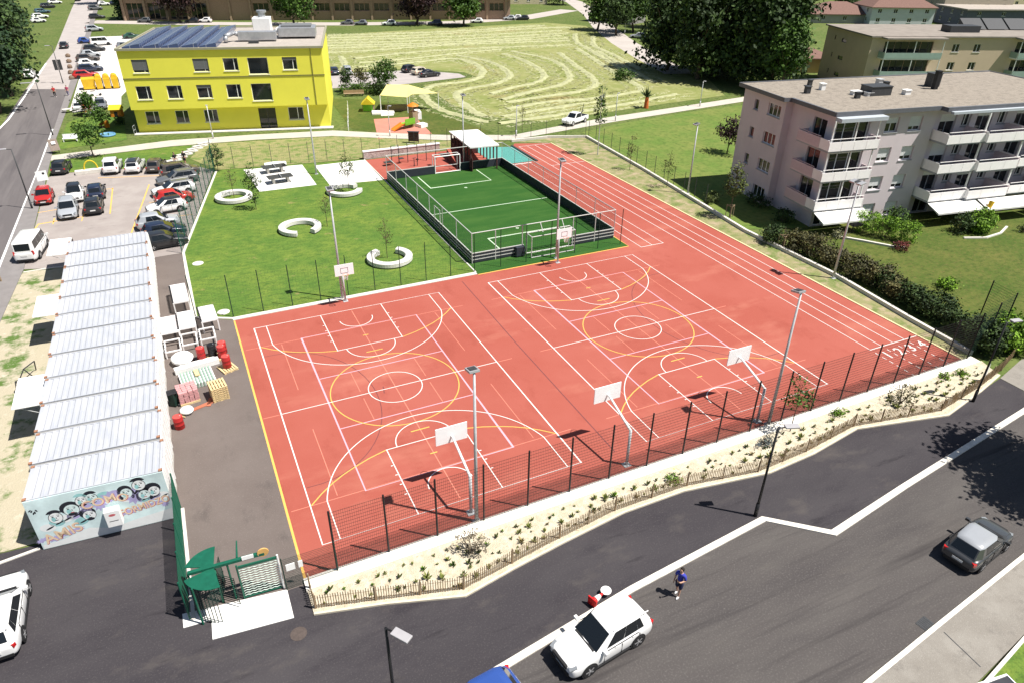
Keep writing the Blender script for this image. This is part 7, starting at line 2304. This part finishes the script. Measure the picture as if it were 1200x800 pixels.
# orange and coloured things on the nursery lawn
M_or = mat('orange_plastic', (0.62, 0.20, 0.02), .5, .08, 3)
M_ye = mat('yellow_plastic', (.62, .48, .03), .5, .05, 3)
g = G(123, 149)
r = thing('toddler_slide', 'orange toddler slide on the nursery lawn', 'slide', (g.x, g.y, 0), R(-60))
MB().add([(-.9, -.3, .1), (.5, -.3, 1.0), (.5, .3, 1.0), (-.9, .3, .1), (-.9, -.36, .3), (.5, -.36, 1.2), (.5, .36, 1.2), (-.9, .36, .3)], [(0, 1, 2, 3), (0, 4, 5, 1), (3, 2, 6, 7)]).build('chute', M_or, r)
MB().bx(.5, .9, -.3, .3, 0, 1.0).build('ladder', M_or, r)
g = G(143, 136)
r = thing('toy_house', 'orange and dark toy house at the corner of the yellow building', 'toy house', (g.x - .6, g.y, 0), R(-14))
MB().bx(-.8, .8, -.6, .6, 0, 1.1).build('walls', M_or, r)
MB().add([(-.95, -.75, 1.1), (.95, -.75, 1.1), (.95, .75, 1.1), (-.95, .75, 1.1), (-.95, 0, 1.75), (.95, 0, 1.75)], [(0, 1, 5, 4), (2, 3, 4, 5), (0, 4, 3), (1, 2, 5), (3, 2, 1, 0)]).build('roof', M_ye, r)
MB().bx(-.25, .25, -.62, -.6, 0, .8).build('door', M_black, r)
g = G(120, 160)
r = thing('paddling_pool', 'pale blue toddler pool on the lawn in front of the building shade', 'pool', (g.x + .7, g.y, 0))
MB().lathe([(1.0, 0), (1.1, .15), (1.0, .3), (.85, .28), (.85, .06)], n=24).build('ring', mat('sky_blue_plastic', (.12, .28, .45), .5, .08, 3), r, True)
MB().lathe([(.84, .05), (.84, .2)], n=24).build('water', mat('pool_water', (.16, .34, .42), .1, .05, 3), r)
g = G(81, 132)
for i, (dx, dy, m_, lab) in enumerate(((0, 0, M_conc, 'pale overturned table beside the pavement on the nursery lawn'), (1.6, -2.2, M_conc, 'second pale overturned table nearer the lawn edge'), (3.6, -3.6, M_white, 'white folded play table by the nursery hedge'))):
    r = thing('play_table', lab, 'table', (g.x + dx, g.y + dy, 0), R(20 + 30 * i))
    MB().bx(-.9, .9, -.45, .45, .5, .57).build('table_top', m_, r)
    for sx in (-1, 1):
        for sy in (-1, 1):
            MB().tube((sx * .75, sy * .35, 0), (sx * .75, sy * .35, .5), .04).build('leg', M_dgrey, r)
for i in range(5):
    g = G(90 - i * 1.3, 93 - i * 6.5)
    lab = ['boulder nearest the red car at the lot edge', 'boulder second from the red car at the lot edge', 'boulder third from the red car at the lot edge', 'boulder fourth from the red car at the lot edge', 'boulder beside the deep blue car at the lot edge'][i]
    b = MB().lathe([(.35, 0), (.55, .2), (.5, .5), (.25, .72), (.05, .78)], n=9)
    b.v = [(x + rnd.uniform(-.08, .08), y + rnd.uniform(-.08, .08), z) for x, y, z in b.v]
    tag(b.build('boulder', mat('brown_boulder', (.2, .14, .1), .9, .2, 4), loc=(g.x - .8, g.y, 0)), lab, 'boulder', 'boulders along the upper lot')

# ------------------------------------------------------------------ playground
sa = thing('shade_sail', 'pale yellow pitched shade sail on white poles in the playground', 'shade sail', (33.6, 90.5, 0), R(-14))
M_sail = mat('yellow_sail_cloth', (0.66, 0.58, 0.22), .8, .05, 2)
MB().add([(-4.0, -2.2, 2.7), (.3, -3.4, 2.5), (1.0, 2.2, 3.4), (-2.6, 2.8, 3.4)], [(0, 1, 2, 3)]).add([(1.0, 2.2, 3.4), (.3, -3.4, 2.5), (1.2, -2.4, 2.75), (5.6, -1.2, 2.6)], [(0, 1, 2, 3)]).build('sail', M_sail, sa)
sa.children[0].modifiers.new('thick', 'SOLIDIFY').thickness = .03
for p in ((-4.0, -2.2, 2.7), (.3, -3.4, 2.5), (5.6, -1.2, 2.6), (1.0, 2.2, 3.4), (-2.6, 2.8, 3.4)):
    MB().tube((p[0], p[1], 0), p, .06).build('pole', M_white, sa)
MB().bx(-3.2, 1.4, -1.5, 1.8, 0, .35).build('sandbox_edge', M_wood, sa)
MB().bx(-3.0, 1.2, -1.3, 1.6, .3, .36).build('sand', mat('brown_sand', (.30, .24, .16), .95, .1, 3), sa)  # sand in one dull brown colour
r = thing('play_house', 'small wooden play house with yellow roof and green front', 'play house', (27.6, 91.2, 0), R(-20))
MB().bx(-.9, .9, -.9, .9, 0, 1.3).build('walls', M_wood, r)
MB().add([(-1.1, -1.2, 1.2), (1.1, -1.2, 1.2), (1.1, 1.2, 1.2), (-1.1, 1.2, 1.2), (0, -1.2, 2.2), (0, 1.2, 2.2)], [(0, 4, 5, 3), (1, 2, 5, 4), (0, 1, 4), (2, 3, 5), (3, 2, 1, 0)]).build('roof', M_ye, r)
MB().bx(-.8, .8, -.96, -.9, .1, 1.25).build('front', mat('lime_green_panel', (.16, .42, .03), .6, .05, 3), r)
tag(MB().bx(-1.8, 1.8, -1.1, 1.1, 0, .25).bx(-.4, 1.6, -2.1, -1.1, 0, .1).build('sandpit', pad_g, loc=(29.3, 88.6, 0), rz=R(-14)), 'white sandpit slab between the play house and the sail', 'sandpit')
r = thing('play_tower', 'orange play tower with a lime green bridge and slide on the pale red surface', 'play tower', (30.2, 77.6, 0), R(20))
MB().bx(.9, 1.9, .2, 1.2, 0, 2.2).build('tower', M_wood, r)
MB().lathe([(.9, 0), (.75, .15), (.1, .5)], (1.4, .7, 3.0), 16).build('roof', M_or, r)
for x, y in ((.95, .25), (1.85, .25), (.95, 1.15), (1.85, 1.15)):
    MB().tube((x, y, 0), (x, y, 3.0), .06).build('post', M_wood, r)
MB().bx(-1.0, .9, -.3, 1.0, .6, .75).bx(-1.0, .9, -.32, -.25, .75, 1.5).build('platform', mat('lime_green_panel', (.16, .42, .03), .6, .05, 3), r)
MB().add([(-1.0, -.2, .75), (-1.0, .7, .75), (-2.9, .7, .08), (-2.9, -.2, .08), (-1.0, -.26, 1.0), (-1.0, .76, 1.0), (-2.9, .76, .3), (-2.9, -.26, .3)], [(0, 3, 2, 1), (0, 4, 7, 3), (1, 2, 6, 5)]).build('slide', M_or, r)
MB().bx(1.3, 2.6, -1.2, .0, 0, .5).build('step_block', M_white, r)
g = G(489, 140)
tag(MB().box((0, 0, .6), (1.2, 1.0, 1.2)).lathe([(.62, 1.2), (.5, 1.45), (.1, 1.55)], n=14).build('storage_bin', M_white, loc=(g.x, g.y, 0), bevel=.05), 'white rounded storage bin at the playground corner', 'bin')
g = G(415, 113)
r = thing('wooden_bench', 'brown bench group under the small trees behind the playground lawn', 'bench', (g.x, g.y, 0), R(-14))
MB().bx(-1.8, 1.8, -.3, .3, .42, .5).build('seat', M_wood, r)
MB().bx(-1.8, 1.8, .3, .38, .5, 1.0).build('backrest', M_wood, r)
for x in (-1.5, 1.5):
    MB().bx(x - .06, x + .06, -.25, .3, 0, .42).build('leg', M_dgrey, r)
fence('nursery_side_fence', 'pale thin fence posts along the yellow building side path', [(21.3, 79.6), (24.6, 93.0)], 1.4, M_white, M_galv, 3.0, .15, .2, .004, .05)
# garden furniture
g = G(1176, 250)
r = thing('parasol', 'closed yellow parasol leaning on the patio by the right awning', 'parasol', (73.6, 15.6, 0), 0)
MB().tube((0, 0, 0), (.9, .2, 2.2), .03).build('pole', M_white, r)
MB().tube((.25, .05, .6), (.95, .21, 2.3), .10, .28, 10).build('canopy', mat('yellow_parasol', (.62, .38, .02), .8, .08, 3), r)
r = thing('garden_border', 'pale curved stone edging with red shrubs below the left awning', 'edging', (58.6, 16.6, 0))
MB().wall([(-2.6, 2.8), (-.9, .6), (.6, -1.6), (1.5, -2.4)], .25, 0, .2).build('stones', M_conc, r)
r = thing('garden_border', 'pale stone edging round the bushes under the right awning', 'edging', (70.2, 13.0, 0))
MB().wall([(-2.2, .6), (0, -.3), (2.6, -.1), (5.0, .8)], .22, 0, .15).build('stones', M_conc, r)
r = thing('patio_table', 'dark table with chairs on the shaded patio under the left awning', 'table', (59.3, 19.6, 0), R(-9))
MB().bx(-.8, .8, -.5, .5, .7, .75).build('table_top', M_dgrey, r)
for sx in (-1, 1):
    for sy in (-1, 1):
        MB().tube((sx * .7, sy * .4, 0), (sx * .7, sy * .4, .7), .03).build('leg', M_dgrey, r)
# banner lamp extras
for s, lab in ((-.35, 'left dark banner hung on the far road lamp'), (.35, 'right dark banner hung on the far road lamp')):
    tag(MB().bx(-.28, .28, -.03, .03, 2.4, 4.2).build('banner', M_dgrey, loc=(-19.3 + s * 1.1, 134.3, 0)), lab, 'banner')
r = thing('signpost', 'white sheet pinned to the paling fence end by the lamp', 'sign', (44.7, -4.35, 0), R(20))
MB().add([(-.45, 0, .3), (.3, 0, .1), (.15, .02, 1.5)], [(0, 1, 2)]).build('sheet', M_white, r)
r.children[0].modifiers.new('thick', 'SOLIDIFY').thickness = .02
